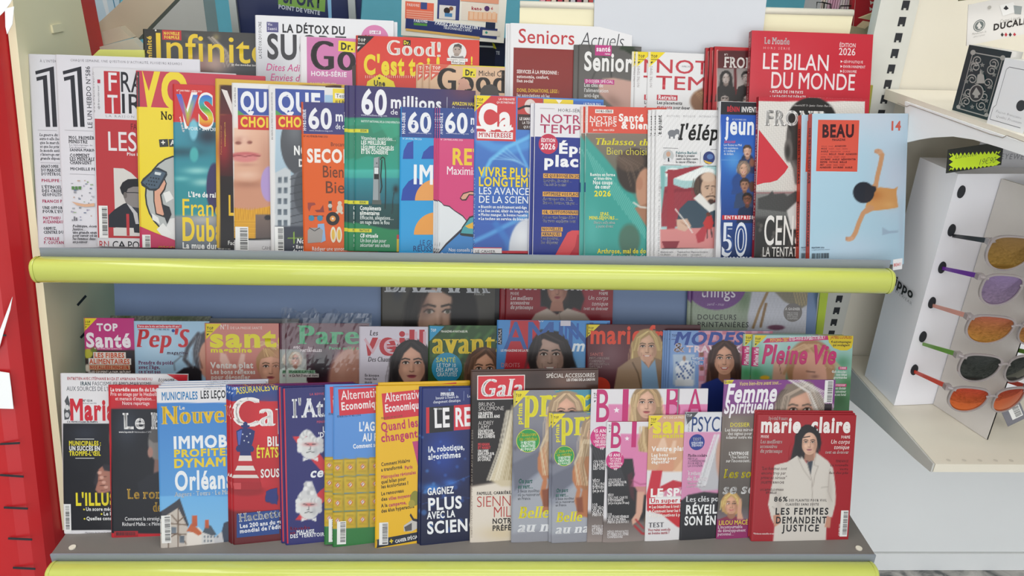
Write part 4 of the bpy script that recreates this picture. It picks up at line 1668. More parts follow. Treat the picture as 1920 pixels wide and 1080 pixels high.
# upper right: pink booklets in a wire rack, red binder, crumpled paper
wr = empty('wire_rack', tuple(onY(1565, 30, .6)), 'thin black wire rack holding pink and white booklets, upper right', 'wire rack')
wm = MB()
for a in ([(1530, 24), (1532, 4), (1545, 5), (1544, 20)], [(1541, 4), (1558, 8), (1556, 26)], [(1572, 26), (1576, 11), (1606, 11), (1618, 16), (1636, 17)], [(1500, 25), (1640, 27)]):
    wm.tube([tuple(onY(*p, .52)) for p in a], 0.0016, 8)
part(wm, 'wire', mat('black_wire', '26221f', 0.4, 0.4), wr)
for k in range(15):
    x = 1529 + 4.6 * k
    cc = ['d9c8c4', 'e3d3c4', 'cfc6c4', 'dfb9c6', 'd9a9bd', 'd59fb6', 'd9a9bd', 'dcb4c4', 'd8cdd0', 'e4dcd8', 'cdb9c2', 'd8d0ce', 'e6e0da', 'cfc4c2', 'dcd2cc'][k]
    a = onY(x, 24, .56)
    o = MB().box((a[0], 0.54, a[2] - 0.10), (a[0] + 0.0042, 0.64, a[2] + 0.10 + 0.004 * (k % 3))).build('booklet', mat('booklet_' + cc, cc, 0.6))
    tag(o, 'thin pastel booklet standing upright in the wire rack', 'booklet', 'booklets in the wire rack')
rb = quad_sheet((1598, 62), (1646, 62), (1608, -50), Y=0.5)
rb.F(0, 0, 1, 1, 'b3262e')
for (x, y) in ((1636, 5), (1635, 17)):
    rb.P([(x - 5, y - 4), (x, y - 1), (x + 5, y - 4), (x + 4, y + 4), (x, y + 1), (x - 4, y + 4)], 'd8ccc0')
rb.P([(1597, -50), (1608, -50), (1599, 62), (1590, 62)], 'd8d0c8')
card_thing(rb, 'red_binder', 'red binder with pale butterfly marks beside the white post', 'binder', t=0.03, edge='b3262e')
cb = empty('kraft_paper_bag', tuple(onY(1620, 70, .44)), 'crumpled tan kraft paper bag behind the large red magazine', 'paper bag')
part(MB().prism([onY(*p, .44) for p in [(1594, 74), (1597, 48), (1622, 54), (1636, 42), (1642, 74)]], (0, 0.05, 0)), 'bag_body', mat('kraft_paper', 'b9a684', 0.8, noise=0.2, scale=60, bump=0.6), cb)
part(MB().prism([onY(*p, .42) for p in [(1612, 34), (1648, 20), (1644, 40), (1622, 36)]], (0, 0.01, 0)), 'bag_flap', mat('kraft_flap', 'c8b48a', 0.8), cb)
tn = [('e8a0b0', 1014), ('d84a58', 1024), ('f0d8c8', 1034), ('c83a50', 1046), ('e8c0b0', 1058), ('d8d0d8', 1070), ('b84a68', 1082), ('e8dcd4', 1094), ('d85a5a', 1104)]
for cc, x in tn:
    a = onY(x, 6, .5)
    o = MB().box((a[0], 0.5, a[2] - 0.06), (a[0] + 0.0105, 0.56, a[2] + 0.04)).build('booklet', mat('booklet_' + cc, cc, 0.5))
    tag(o, 'red or pink booklet in the row showing above the cream panel', 'booklet', 'booklets above the cream panel')


# ------------------------------------------------------------------ MAGAZINES, upper shelf, back row
UA = Row(19, 0.171, 0.205, 4)


def p_inf(p):
    p.band(50, '4a4844', 140, '3a3e48', 300, 600, 20)
    p.glow(400, 120, 40, 26, 'c8a89c', 0.9)
    p.glow(372, 122, 18, 20, 'b98a86', 0.8)
    p.glow(370, 78, 26, 6, '9a948c', 0.6, 30)
    p.glow(405, 70, 8, 8, 'a89868', 0.7)
    p.strands([(395, 70), (420, 95), (432, 125)], 8, 9, 2, 'd8c8b8', 3, .5)


def i_inf(S):
    S.T('Infinité', 285, 114, 8.5, 'e6bf3a', 47, 'b', 90)
    S.T('Infinit|é', 288, 112, 50, 'ecca36', 184, 'n')
    S.R(304, 56, 36, 18.5, 'c03038')
    S.T('NOUVELLE', 307, 65, 5.5, 'f2d84a', 30, 'b')
    S.T('FORMULE', 308, 72.5, 5.5, 'f2d84a', 29, 'b')
    S.T('et des mondes invisibles', 434, 123, 4, 'e0dcd8', 62, 'b')
    S.C(292, 57, 1.6, 'f0ece4')


mag(UA, (267, 54), None, 520, 'black magazine with big yellow letters, leftmost in the upper back row', base='24231f', paint=p_inf, ink=i_inf, step=2.2)


def i_det(S):
    S.T('LA DÉTOX DU SUCRE', 491, 110, 5.5, '3c3c44', 69, 'n', 90)
    S.R(500, 41, 22, 19, '5c5a8c')
    S.T('Vie', 502, 48, 5, 'e4e2ee', 9, 'f')
    S.T('Santé', 502, 56, 5.5, 'e4e2ee', 18, 'f')
    S.T('LA DÉTOX DU', 529, 60.5, 15, '2c2c32', 120, 'b')
    S.T('SU|CRE', 501, 109, 44, '3e3e44', 60, 'b')
    S.T('Dites Adi|eu aux', 498, 132, 13, 'd0508e', 64, 'ni')
    S.T('Envies d|e sucre', 506, 151, 13, 'd0508e', 56, 'ni')
    S.C(703, 73, 26, 'dd86b6')
    S.R(693, 57, 21, 6.5, 'f4eef4')
    S.T('Le défi', 695, 62.5, 5, 'b8488a', 17, 'b')
    S.T('30 jours', 684, 74, 8, 'c2304a', 36, 'x')


mag(UA, (478, 28), None, 738, 'white magazine with grey capitals and pink handwriting, tallest of the upper back row', copies=[(-7, -1)], base='eeeef2',
    paint=lambda p: p.glow(500, 140, 70, 60, 'b4b4bc', .7), ink=i_det, step=6)


def i_pink(S):
    S.R(575, 69, 175, 130, 'd580b4')
    S.T('G|ood!', 582, 130, 54, '2a2026', 51, 'f')
    S.R(635, 76, 32, 20, 'f0de38', -3)
    S.T('Dr.', 639, 93, 12.5, '28221c', 24, 'x')
    S.T('HORS-SÉRIE', 583, 142, 8.5, 'f6eef4', 68, 'b')
    S.T('COMPLÉMENTS', 580, 160, 5.5, 'ecd9a0', 51, 'b')
    S.P([(660, 125), (672, 118), (676, 165), (661, 160)], '4a3a3a')


mag(UA, (562, 68), None, 752, 'pink magazine with a white spine edge and black serif title', base='f0ecf0', ink=i_pink)


def i_red(S):
    S.P([(667, 66.5), (702, 68), (668, 101)], '2c2628')
    S.T('TOP', 671, 77.5, 5.5, 'e8e4e0', 15, 'b')
    S.T('ventes', 671, 82.5, 3.2, 'e8e4e0', 13, 'b')
    S.P([(670, 87), (676, 87), (670, 93)], 'e8e4e0')
    S.T('Good!', 725, 103, 28, 'f6efe8', 106, 'f')
    S.R(756, 75, 14, 10, '2a2420')
    S.T('Dr.', 757, 83, 6.5, 'f0de38', 12, 'x')
    S.T("C'est t|oi !", 682, 138, 34, 'f1d832', 99, 'x')
    for k in range(24):
        S.R(685 + 4 * k, 141.5, 1, 5, 'f0cfc0')
    S.T('!', 882, 121, 14, 'f1d832', 6, 'x')
    S.P([(684, 175), (689, 153), (712, 139), (738, 153), (745, 175)], 'f1dc38')
    S.C(711, 147, 2, '3a2a20')
    S.T('Une', 701, 161, 10, '2a221c', 22, 'x')
    S.C(857, 98, 17.5, 'e9e6e4')
    S.C(857, 94, 8, 'b9a79c', 10)
    S.P([(849, 92), (852, 84), (860, 82), (866, 86), (865, 93), (860, 88), (853, 88)], '5a5450')
    S.P([(842, 113), (847, 105), (857, 107), (868, 105), (872, 113)], '8e8a8a')
    S.C(856, 103, 5, 'a5958c', 3)
    S.C(854, 93, 1.1, '3a302c')
    S.C(861, 93, 1.1, '3a302c')
    S.R(838, 109, 39, 5.5, 'f4f0ec')
    S.R(846, 114, 26, 6.5, 'f4f0ec')
    S.T('Le magazine santé de', 839, 113, 3, '5a4a44', 36, 'n')
    S.T('Michel Cymes', 847, 119, 4, '2c2420', 24, 'bi')


mag(UA, (667, 66), None, 899, 'bright red magazine with yellow headline and a round portrait, behind the beige stack', base='dd4438', ink=i_red)


def i_bei(S):
    S.P([(805.5, 120.5), (843, 121.5), (805.5, 153)], 'dc6450')
    S.T('TOP', 811, 130, 6, 'f4e6dc', 15, 'b')
    S.T('ventes', 811, 135, 3, 'f4e6dc', 14, 'b')
    S.P([(810, 139), (816, 139), (810, 145)], 'f4e6dc')
    S.P([(845, 121), (946, 124), (946, 127), (848, 123.5)], 'e9d64a')
    S.T('Good|', 819, 171, 44, '2b2422', 135, 'f')
    S.R(868, 127, 25, 17, 'efdc36', -2)
    S.T('Dr.', 872, 141, 10, '28221c', 19, 'x')
    S.T('Michel Cy|mes', 897, 142, 9.5, '3a302c', 48, 'n')
    S.P([(856, 172), (862, 156), (858, 157), (860, 150), (870, 146), (876, 152), (884, 166), (872, 168), (868, 172)], 'd8a490')
    S.P([(900, 180), (901, 168), (908, 160), (922, 158), (933, 164), (936, 180)], '4c4644')


mag(UA, (805, 120), None, 947, 'beige magazine with black serif title, front of its leaning stack', copies=[(13, 0), (25, 0)], base='e4bd9c', ink=i_bei, t=0.004)


def i_sen(S):
    S.R(963, 89, 190, 200, '8c2a26')
    S.T('Seniors', 971, 80, 26, 'c43a40', 108, 'n')
    S.T('Actuels', 1087, 87, 27, '3c3c42', 82, 'li')
    S.T('SERVICES À LA PERSONNE :', 969, 137, 6.3, 'efe4e0', 79)
    S.T('autonomie, confort,', 969, 146, 6, 'efe4e0', 61)
    S.T('lien social', 969, 154, 6, 'efe4e0', 31)
    S.T('DONS, DONATIONS, LEGS :', 969, 172, 6.3, 'e8b93a', 80)
    S.T('les associations où les', 969, 181, 6, 'efe4e0', 62)
    S.T('dons sont défiscalisés', 969, 189, 6, 'efe4e0', 60)


mag(UA, (957, 43), None, 1186, 'white framed magazine with dark red cover panel, front of its stack', copies=[(4, 0), (8, 1)], base='efeef0', ink=i_sen, t=0.004)


def p_grey(p):
    p.band(80, '5a5856', 210, '6c6864', -1e9, 1e9, 4)
    p.line([(1120, 84), (1145, 130), (1150, 190)], 3, '3e3c3a', 2)
    p.line([(1105, 84), (1118, 130), (1105, 160)], 2, '444240', 2)
    p.ell(1185, 96, 20, 6, '23301f', 2, 25)
    p.ell(1178, 88, 16, 5, '2c3b28', 2, -12)
    p.poly([(1122, 160), (1130, 148), (1150, 146), (1215, 158), (1215, 215), (1168, 215), (1140, 192), (1124, 176)], 'c9a194', 3)
    p.glow(1150, 190, 20, 12, '8c6a60', .6, 40)


def i_grey(S):
    S.T('Santé Seniors', 1083.5, 130, 4.5, 'd8d4d2', 33, 'b', 90)
    S.R(1116, 83, 31, 21, 'c23c86')
    S.T('santé', 1118, 96, 9, 'f6eef4', 27, 'b')
    S.T('revue', 1134, 102.5, 3.5, 'f6eef4', 10, 'b')
    S.T('Senio|rs', 1095, 131, 33, 'f0eeec', 77, 'b')
    S.R(1096, 148, 56, 9, 'c23c86')
    S.T('DOSSIER SPÉCIAL', 1098, 154.6, 5.4, 'f6eef4', 52, 'n')
    S.lines(['Les clés de', "l'alimentation", 'anti-âge'], 1095, 162.5, 9.7, 7, 'eceae8', 'n', w=[36, 46, 28])


mag(UA, (1086, 83), None, 1203, 'grey magazine with white title and a bare arm, beside the white framed stack', copies=[(9, 0)], base='5c5956', paint=p_grey, ink=i_grey, step=2.4, t=0.004)


def p_nt(p):
    p.ell(1330, 190, 36, 26, '8a6248', 4)
    p.strands([(1310, 172), (1330, 190), (1340, 220)], 9, 16, 2, 'b48c68', 3)
    p.glow(1330, 215, 18, 12, 'c89a80', .7)


def i_nt(S):
    S.topv(1216.5, 97, 31)
    S.T('NOT|RE', 1228, 136, 25, 'c63c48', 103, 'n')
    S.T('TEM|PS', 1229, 167, 25, 'c63c48', 98, 'n')
    S.T('AVRIL 2026', 1278, 126, 3, '77777d', 18, 'n')
    S.T('NOTRE TEMPS', 1222.5, 164, 4.5, 'a3999c', 40, 'n', 90)
    S.R(1231.5, 177.5, 39, 10, 'c83848')
    S.T('Retraite', 1234, 186, 7.6, 'f4eef0', 34, 'b')
    S.T('Les placements', 1231.5, 195, 6, '3a3438', 48, 'b')
    S.T('gagnants', 1231.5, 203.5, 6, 'c83848', 29, 'b')
    S.T('pour doper', 1262.5, 204.5, 6, '3a3438', 31, 'b')


mag(UA, (1216, 97), None, 1337, 'white magazine with thin red capitals and yellow corner, front of four copies', copies=[(23, 0), (29, 1), (42, 1)], base='ecebec', paint=p_nt, ink=i_nt, step=2.6, t=0.0035)


def p_fro(p):
    p.band(95, '4a1016', 215, '7c141c', 1346, 1e9, 1.5)
    for (x0, y0, x1, y1) in ((1344, 128, 1376, 167), (1344, 169, 1374, 215), (1381, 128, 1420, 167), (1381, 170, 1420, 215)):
        p.band(y0, '8e8684', y1, 'b3aaa6', x0, x1, 1.2)
    p.face(1361, 146, 20, 'b8aca6', '1e1a1a', 'long', '2a2626', '6a5a5a', dark=.7)
    p.face(1359, 186, 19, 'b4a8a2', '2a2626', 'short', '2a2626', '7a6a66', dark=.7)
    p.face(1399, 146, 20, 'a89c98', '1e1a1a', 'short', '2a2626', '6a5a5a', dark=.7)
    p.face(1399, 188, 19, 'b4a8a2', '1e1a1a', 'long', '2a2626', '7a6a66', dark=.7)


def i_fro(S):
    S.L([(1344, 215), (1344.5, 94), (1420, 97)], 1.2, 'd89a96')
    S.T('FRO|NT', 1357, 126, 19, 'efe8e4', 41, 'g')
    S.T('N°1', 1358, 104, 3.6, 'e8dcd8', 7, 'b')


mag(UA, (1340, 87), None, 1428, 'red magazine with white slab title and black and white portraits, three copies deep', copies=[(6, 0), (12, 0)], base='b6222a', paint=p_fro, ink=i_fro, step=1.8, t=0.007, spine='5a1216')


def i_bil(S):
    S.spine_txt = ('LE BILAN DU MONDE    Le Monde', 0.34, 'd8a0a0', 0.9)
    S.T('Le Monde', 1433, 82, 12, 'f4eaec', 48, 'g')
    S.T('HORS SÉRIE', 1431, 92, 4.6, 'ecc8c8', 50, 'l', sp=.28)
    S.T('LE BILAN', 1428, 129, 29.5, 'f3e6e8', 128, 'n')
    S.T('DU MONDE', 1443.5, 165, 30, 'f3e6e8', 161, 'n')
    S.T('ÉDITION', 1573.5, 88, 7.5, 'f3e6e8', 31, 'n')
    S.T('2026', 1572, 103, 13, 'f3e6e8', 32, 'n')
    for k, (t_, w_) in enumerate((('GÉOPOLITIQUE', 37), ('ENVIRONNEMENT', 42), ('ÉCONOMIE', 26))):
        y = 118 + 9.1 * k
        S.P([(1576 - .4 * k, y - 5), (1580 - .4 * k, y - 2.6), (1576 - .4 * k, y)], 'f3e6e8')
        S.T(t_, 1581 - .5 * k, y, 4.8, 'f3e6e8', w_, 'n')
    S.T('• ATLAS DE 198 PAYS', 1443, 174, 5, 'f3e6e8', 63, 'b')
    S.T('• 14 PAGES DE DÉBATS', 1443, 183, 5, 'f3e6e8', 68, 'b')
    S.T('FRANÇOISE TOVO  FRANÇOIS GAULLE  SYLVAIN COURAGE', 1516, 186, 3.2, 'eccacc', 100, 'n')


mag(UA, (1410, 57), None, 1638, 'large red book-like magazine with white capitals, rightmost in the upper back row', base='cc2e3e', spine='a02430', ink=i_bil, t=0.017, psi=2)


# ------------------------------------------------------------------ MAGAZINES, upper shelf, front row
UB = Row(19, UZ, 0.072, 6)
# how far each copy's left edge leans sideways, read along the row
UB.edge = ([52, 103, 180, 254, 323, 403, 434, 503, 565, 665, 750, 822, 890, 1003, 1098, 1230, 1350, 1423, 1523], [20, 17, 9, 8, 5, 3, 5, 5, 5, -1, -2, -2, -3, -5, -3, -3, -8, -9, -5])


def one(S, dx):
    S.P([(66 + dx, 133.5), (101 + dx, 124.5), (107.5 + dx, 238), (99 + dx, 238), (93 + dx, 133), (67 + dx, 140)], '2e2f38')
    S.P([(68 + dx, 145), (88 + dx, 140.5), (94.5 + dx, 238), (86 + dx, 238), (80.5 + dx, 149), (69 + dx, 152)], '2e2f38')


def i_one_a(S):
    one(S, 0)
    S.T("À L'INTÉRIEUR", 75, 116.5, 4.6, '77757d', 46, 'n', sp=.1)
    S.L([(71, 244), (107, 245)], .8, 'a8a6ae')
    S.lines(['La guerre du |Golfe', 'aura-t-elle lie|u', 'que le march|é', 'et que les prix', 'le monde enti|er', "s'interroge sur", 'grande dépen|dance'], 74, 255, 7.35, 5, '4a4a54', 'gi', w=36, dx=.35)
    S.L([(76, 305), (113, 306)], .8, 'a8a6ae')
    y = 314.5
    for t_, c in (('ANATOMIE|', 0), ('DU MARCH|É', 0), ('DU PÉTRO|LE', 0), ('', 0), ('PHILIPPE C|', 1), ('', 0), ("L'ÉTINCEL|LE", 0), ('DES CRISE|S', 0), ('GÉOPOLIT|IQUES', 0), ('', 0), ('FRANCIS P|ERRIN', 1), ('', 0), ('UNE OPPO|RTUNITÉ', 0), ("POUR L'EU|ROPE", 0), ('', 0), ('MATTHIEU', 1), ('AUZANNEA|U', 1), ('', 0), ('ORMUZ,', 0), ('CENTRE D|U GOLFE', 0), ('', 0), ('CYRILLE', 1), ('P. COUTAN|SAIS', 1)):
        if t_:
            S.T(t_, 77 + (y - 314) * .04, y, 5.3, 'b0345e' if c else '4a4a54', (len(t_.split('|')[0])) * 4.2, 'b' if c else 'g')
        y += 7.1 if t_ else 5.2


mag(UB, (52, 101), None, 262, 'white paper with a huge black figure 1, leftmost in the upper front row', base='e0dfe6', ink=i_one_a, matt=True)


def i_one_b(S):
    one(S, 51.5)
    S.T("CHAQUE SEMAINE, UNE QUESTION D'ACTUALITÉ, PLUSIEURS REGARDS", 132, 115, 4.5, '77757d', 213, 'n', sp=.12)
    S.T('LE UN HEBDO N°586', 173.5, 241, 8.5, '3a3a44', 116, 'n', 90)
    S.L([(121, 244), (175, 246)], .8, 'a8a6ae')
    S.lines(['MOI, PREMIÈ|RE', 'MINISTRE'], 129, 261, 7.2, 6, '44444e', 'g', w=[44, 36])
    S.lines(["Le témoignage de", "l'ex-dirigeante"], 130, 273, 4.5, 3, '8a8890', 'n', w=[44, 32])
    S.T('SANNA MARI|N', 131, 283.5, 5, '44444e', 43, 'b')
    S.lines(['COMMENT', 'LES MENTAL|ITÉS', 'CHANGENT'], 131, 294, 6.8, 6, '44444e', 'g', w=[38, 44, 42])
    S.T('MICHELLE P|ERROT', 132, 319, 5, '44444e', 44, 'b')
    S.L([(131, 326), (178, 328)], .8, 'a8a6ae')
    r = random.Random(9)
    for k in range(34):
        x, y = 133 + r.uniform(0, 42), 337 + r.uniform(0, 76)
        S.R(x, y, r.uniform(2, 6), r.uniform(1.2, 3.4), r.choice(['9a9aa2', '9ab08a', 'b4b4bc', 'c8a898', '7a86a0', 'b0a8c0']))
    for k in range(3):
        S.R(135 + 6.4 * k, 349.5, 5, 6, '5d8a52')
    S.P([(135, 378), (145, 385), (160, 388), (178, 387), (178, 381), (160, 383), (148, 381)], 'e0b294')
    S.R(139, 406, 2.4, 8, '77757d')
    S.R(143, 408, 2.4, 6, '77757d')
    S.lines(['Politique, éco|nomie', 'Justice…', 'une grande enq|uête', 'pour savoir où e|n', 'les femmes dans', 'au pouvoir'], 137, 426, 5.9, 4.6, '4a4a54', 'gi', w=[42, 26, 43, 43, 43, 28])


mag(UB, (103, 102), None, 374, 'white paper with a huge black figure 1 and a vertical title, second in the row', base='e3e1e8', ink=i_one_b, matt=True)


def i_franc(S):
    S.R(194.5, 133, 30, 80, 'c0343c')
    S.T('F', 201, 170, 34, 'e9e6ea', 20, 'n')
    S.T('RA|NC', 225, 172, 37, '2a2b33', 44, 'n')
    S.T('T', 202, 212, 34, 'e9e6ea', 20, 'n')
    S.T('IR|EUR', 226, 212, 36, '2a2b33', 42, 'n')
    S.T('www.franc-tireur.fr', 178.5, 212, 3.6, '77757d', 78, 'n', 90)
    S.T('@franctireur', 187, 206, 3.6, '77757d', 46, 'n', 90)
    S.R(182.5, 149, 5.5, 7, 'b8304a')
    S.T('LA RAISON |', 198, 219.5, 4.6, '66646c', 60, 'l', sp=.2)
    S.R(177.5, 222.5, 300, 226, 'bb3b42')
    S.T('FA|UT', 245, 243, 11, '6a1f28', 12, 'n')
    S.T('LES| FAUX', 201, 282, 35, 'e8e3e6', 57, 'n')
    S.T('Plus i|ls', 238, 291.5, 5.5, 'e8e3e6', 21, 'b')
    S.P([(213, 315), (232, 316), (246, 324), (275, 352), (275, 440), (217, 442)], 'd8d4d0')
    S.P([(204, 403), (216, 392), (232, 382), (245, 378), (275, 385), (275, 428), (204, 426)], '2c2f38')
    S.P([(238, 382), (250, 400), (256, 426), (275, 426), (275, 372)], 'c4c2c4')
    S.P([(244, 384), (258, 400), (262, 428), (275, 428), (275, 395)], '3a3d46')
    S.P([(233, 372), (229, 360), (228, 348), (236, 338), (252, 337), (275, 338), (275, 392), (248, 388), (236, 380)], '8b8584')
    S.P([(228, 362), (225, 352), (230, 342), (240, 336), (260, 335), (275, 336), (275, 350), (250, 350), (240, 354), (234, 370)], '25262c')
    S.L([(236, 361), (252, 361), (275, 363)], 1.6, '2a2a30')
    S.C(235, 366, 3.5, '6f6866', 6)
    S.R(237, 401, 5, 40, 'bb3b42')
    S.R(213, 427, 62, 15, 'd8d4d0')
    S.R(237, 401, 5.5, 41, 'bb3b42')
    S.P([(250, 420), (275, 420), (275, 438), (252, 436)], '2c2f38')
    S.barcode(185, 385.5, 17, 61, 3, True)
    S.R(178, 449, 300, 40, 'e3e0e4')
    S.T('RN', 186, 466, 14.5, 'c23a44', 20, 'n')
    S.T('ÇA PO|URRAIT', 211, 466, 14, '2a2b33', 52, 'n')


mag(UB, (172, 126), None, 442, 'red and white news paper with a grey man in profile, beside the yellow cover', base='e0dee3', ink=i_franc, matt=True)


def i_vo(S):
    S.R(254, 134, 7, 68, '3b3a3c')
    S.T('VO IMPÔTS', 259.5, 187, 5.6, 'f0efe8', 46, 'b', 90)
    S.T('VO|', 261, 199, 64, 'efd433', 98, 'x')
    S.R(255.5, 200, 300, 300, 'f0d733')
    S.T('No|tre', 302, 224, 15, '463a1c', 22, 'g')
    for x, t_ in ((298, '+'), (316, 'A')):
        S.R(x, 261.5 + (x - 298) * -.02, 17, 14.5, '2f3236', 5)
        S.T(t_, x + 4, 272, 9.5, 'f2f0ea', 9, 'b')
    S.C(340, 368, 68, '2c3338', 77)
    S.C(340, 368, 65, 'b6bab9', 74)
    S.P([(306, 442), (318, 410), (336, 408), (336, 460), (322, 460)], 'e4e4e2')
    S.P([(294, 430), (306, 418), (322, 438), (312, 452)], 'e9e9e6')
    S.P([(285, 400), (297, 408), (300, 420), (286, 412)], 'e9e9e6')
    S.P([(306, 362), (318, 358), (326, 372), (312, 380)], 'e9e9e6')
    S.P([(287, 340), (299, 330), (309, 334), (313, 344), (310, 356), (303, 366), (306, 382), (314, 400), (309, 408), (292, 402), (288, 378)], '33302e')
    S.P([(290, 346), (300, 333), (308, 337), (311, 344), (307, 355), (300, 365), (303, 382), (310, 399), (306, 404), (294, 400), (290, 377)], 'dfa68c')
    S.P([(264, 342), (268, 335), (291, 315), (297, 314), (313, 322), (314, 328), (299, 353), (292, 358), (280, 357), (266, 348)], '2c3640')
    S.P([(267, 342), (292, 317.5), (311, 324), (296, 353), (282, 354)], '4d6072')
    S.P([(291, 322), (303, 324), (301, 329), (290, 327)], 'd4dcdf')
    for a in range(4):
        for b_ in range(3):
            S.C(283 + a * 5 - b_ * 4, 333 + a * .8 + b_ * 6, 1.5, '26323e')
    S.P([(303, 382), (318, 388), (322, 402), (314, 420), (310, 410)], '262a30')
    S.P([(262, 424), (290, 436), (328, 450), (420, 466), (420, 520), (262, 520)], 'c2315c')
    S.barcode(267, 440, 15.5, 45, 8, True)
    S.T('AVEC N|OTRE', 297, 468.5, 7, 'ecc63a', 30, 'g')


mag(UB, (254, 132), None, 497, 'yellow and crimson magazine with a hand holding a calculator', base='c63a50', ink=i_vo)


def p_vsd(p):
    p.band(100, 'cc2a2e', 229, 'd02c30', -1e9, 1e9, 1)
    p.band(229, '3b8ea6', 420, '2d8f92', -1e9, 1e9, 1.2)
    p.glow(390, 255, 30, 22, '1d2a3c', .95)
    p.glow(340, 285, 60, 12, '1f4a5a', .8)
    p.ell(363, 243, 8, 20, '7ac2d6', 3)
    p.ell(364, 290, 8, 14, '4cb0b2', 3)
    p.glow(370, 320, 30, 8, 'a6e0dc', .8)
    p.glow(340, 335, 20, 6, '86cfcf', .7)
    p.glow(380, 342, 24, 9, 'b8e4de', .7)
    p.ell(402, 352, 15, 46, '3c3560', 2)
    p.band(404, '8e9296', 500, '55606c', -1e9, 1e9, 6)
    p.glow(380, 412, 30, 10, 'c2c0ba', .7)


def i_vsd(S):
    S.T('VS|D', 330, 236.5, 61, 'f4f0ee', 76, 'x')
    stops = [(0.0, 'd84a2a'), (.18, 'e8a82a'), (.36, 'e6dc3a'), (.55, '4aa84a'), (.75, '3aa6c4'), (1.0, '3a6ad0')]

    def rain(V):
        y = V[:, 1]
        t = (y - y.min()) / max(1e-6, np.ptp(y))
        out = np.stack([np.interp(t, [q[0] for q in stops], [srgb(q[1])[k] for q in stops]) for k in range(3)], 1)
        return lin_arr(out)

    S.T('VS|D', 334, 233, 54, rain, 70, 'b')
    S.T('N° 2040 MARS - AVRIL 2026', 331, 171, 3.2, 'f0dcd8', 48, 'b')
    S.T('www.vsd.fr', 336, 219, 4, 'f0dcd8', 30, 'b', -78)
    S.T('VOIR • SAVOIR', 352, 244, 6.3, 'eef2f4', 56, 'n')
    S.T("L'âge de ra|ison", 353, 369, 9.5, 'f2f2f0', 50, 'b')
    S.T('Fran|ce', 340, 404, 31, 'f0cf30', 63, 'n')
    S.T('Dub|aï', 341, 450, 41, 'f0cf30', 64, 'b')
    S.T('La mue du|rable', 342, 466, 11.5, 'f0f0ee', 61, 'b')


mag(UB, (323, 157), None, 512, 'red and teal magazine with rainbow letters', base='cc2a2e', paint=p_vsd, ink=i_vsd)


def p_gold(p):
    p.band(160, '3a1416', 215, '5c161c', 412, 641, 1)
    p.band(215, '74161e', 330, '3a1014', 412, 641, 1)
    p.band(330, '1c1214', 520, '18181a', 412, 641, 1)
    p.glow(420, 280, 16, 40, 'a01c26', .8)


def i_gold(S):
    S.P([(415, 167), (426, 170), (441, 212), (441, 235), (434, 212)], 'e6dcd8')
    S.T('Partez avec nous sur', 416, 290, 2.8, 'c47a40', 55, 'n', 90)
    S.T('wwwmagazine.com', 423, 275, 2.8, 'e0b040', 46, 'n', 90)
    S.T('L|A', 427, 404, 38, 'ecc02e', 15, 'n')
    S.T('Fac|e', 427, 459, 7.5, 'ecebe8', 13, 'n')


mag(UB, (403, 147), None, 651, 'black and red magazine with a thin golden border', base='d6ae3c', paint=p_gold, ink=i_gold, step=2.5)


def p_qua(p):
    p.band(240, 'e8b89e', 400, 'd9a287', 439, 1e9, 1)
    p.glow(448, 255, 20, 30, 'f2cdb8', .7)
    p.glow(453, 262, 16, 8, 'b9796a', .7)
    p.ell(447, 268, 6, 3, '8a4a40', 2)
    p.ell(468, 267, 5, 3, '8a4a40', 2)
    p.glow(458, 262, 9, 10, 'efc4ae', .8)
    p.glow(500, 300, 20, 60, 'c08a74', .7)
    p.ell(460, 291, 27, 6, 'c96a6c', 2.5)
    p.ell(460, 297, 24, 7, 'd98684', 3)
    p.line([(432, 293), (448, 291.5), (460, 293.5), (474, 291), (488, 293)], 1.6, '8a3a40', 1.2)
    p.glow(462, 309, 22, 4, 'b98070', .6)
    p.glow(462, 328, 26, 9, 'ecc4ae', .7)
    p.poly([(439, 338), (470, 344), (500, 330), (520, 300), (520, 392), (439, 392)], 'cf9478', 6)
    p.glow(465, 346, 40, 8, 'a8705a', .7)
    p.ell(505, 345, 16, 33, 'b49ad0', 2)
    p.poly([(439, 390), (470, 394), (520, 384), (520, 448), (439, 448)], 'e3a92a', 1.5)
    for k in range(16):
        p.line([(441 + 4.6 * k, 390), (443 + 4.6 * k, 412)], 1.4, 'c98a1e', 1.2)
    for k in range(7):
        p.line([(439, 416 + 4.6 * k), (520, 418 + 4.6 * k)], 1.2, 'c2861e', 1.4, .8)
    p.band(402, '7d6a62', 448, '5c504e', 479, 1e9, 1.5)
    p.ell(502, 408, 6, 5, '26242a', 1)
    p.band(446.5, '1a1a1c', 450, '1a1a1c', -1e9, 1e9, .8)
    p.band(450, 'd4d2d4', 520, 'd8d6d8', -1e9, 1e9, .8)


def i_qua(S):
    S.R(445.5, 165, 150, 50, '3c54a4')
    S.T('QU|E', 451, 207, 34, 'eef0f6', 53, 'x')
    S.R(446, 215.5, 150, 27, 'cd2f30')
    S.P([(446, 206), (459, 215.5), (446, 216)], '5aa052')
    S.T('CHO|ISIR', 451, 237, 17.5, 'f2d23a', 48, 'x')
    S.T('N° 656 AVRIL 2026', 442.5, 200, 3, '66646a', 36, 'n', 90)
    S.barcode(441, 425, 24.5, 60, 11, True)
    S.T('CAHIER', 491, 468, 6.5, '4a484c', 24, 'l')


mag(UB, (434, 155), None, 610, 'consumer magazine showing a woman in a yellow knit collar', base='e9e7e6', paint=p_qua, ink=i_qua)


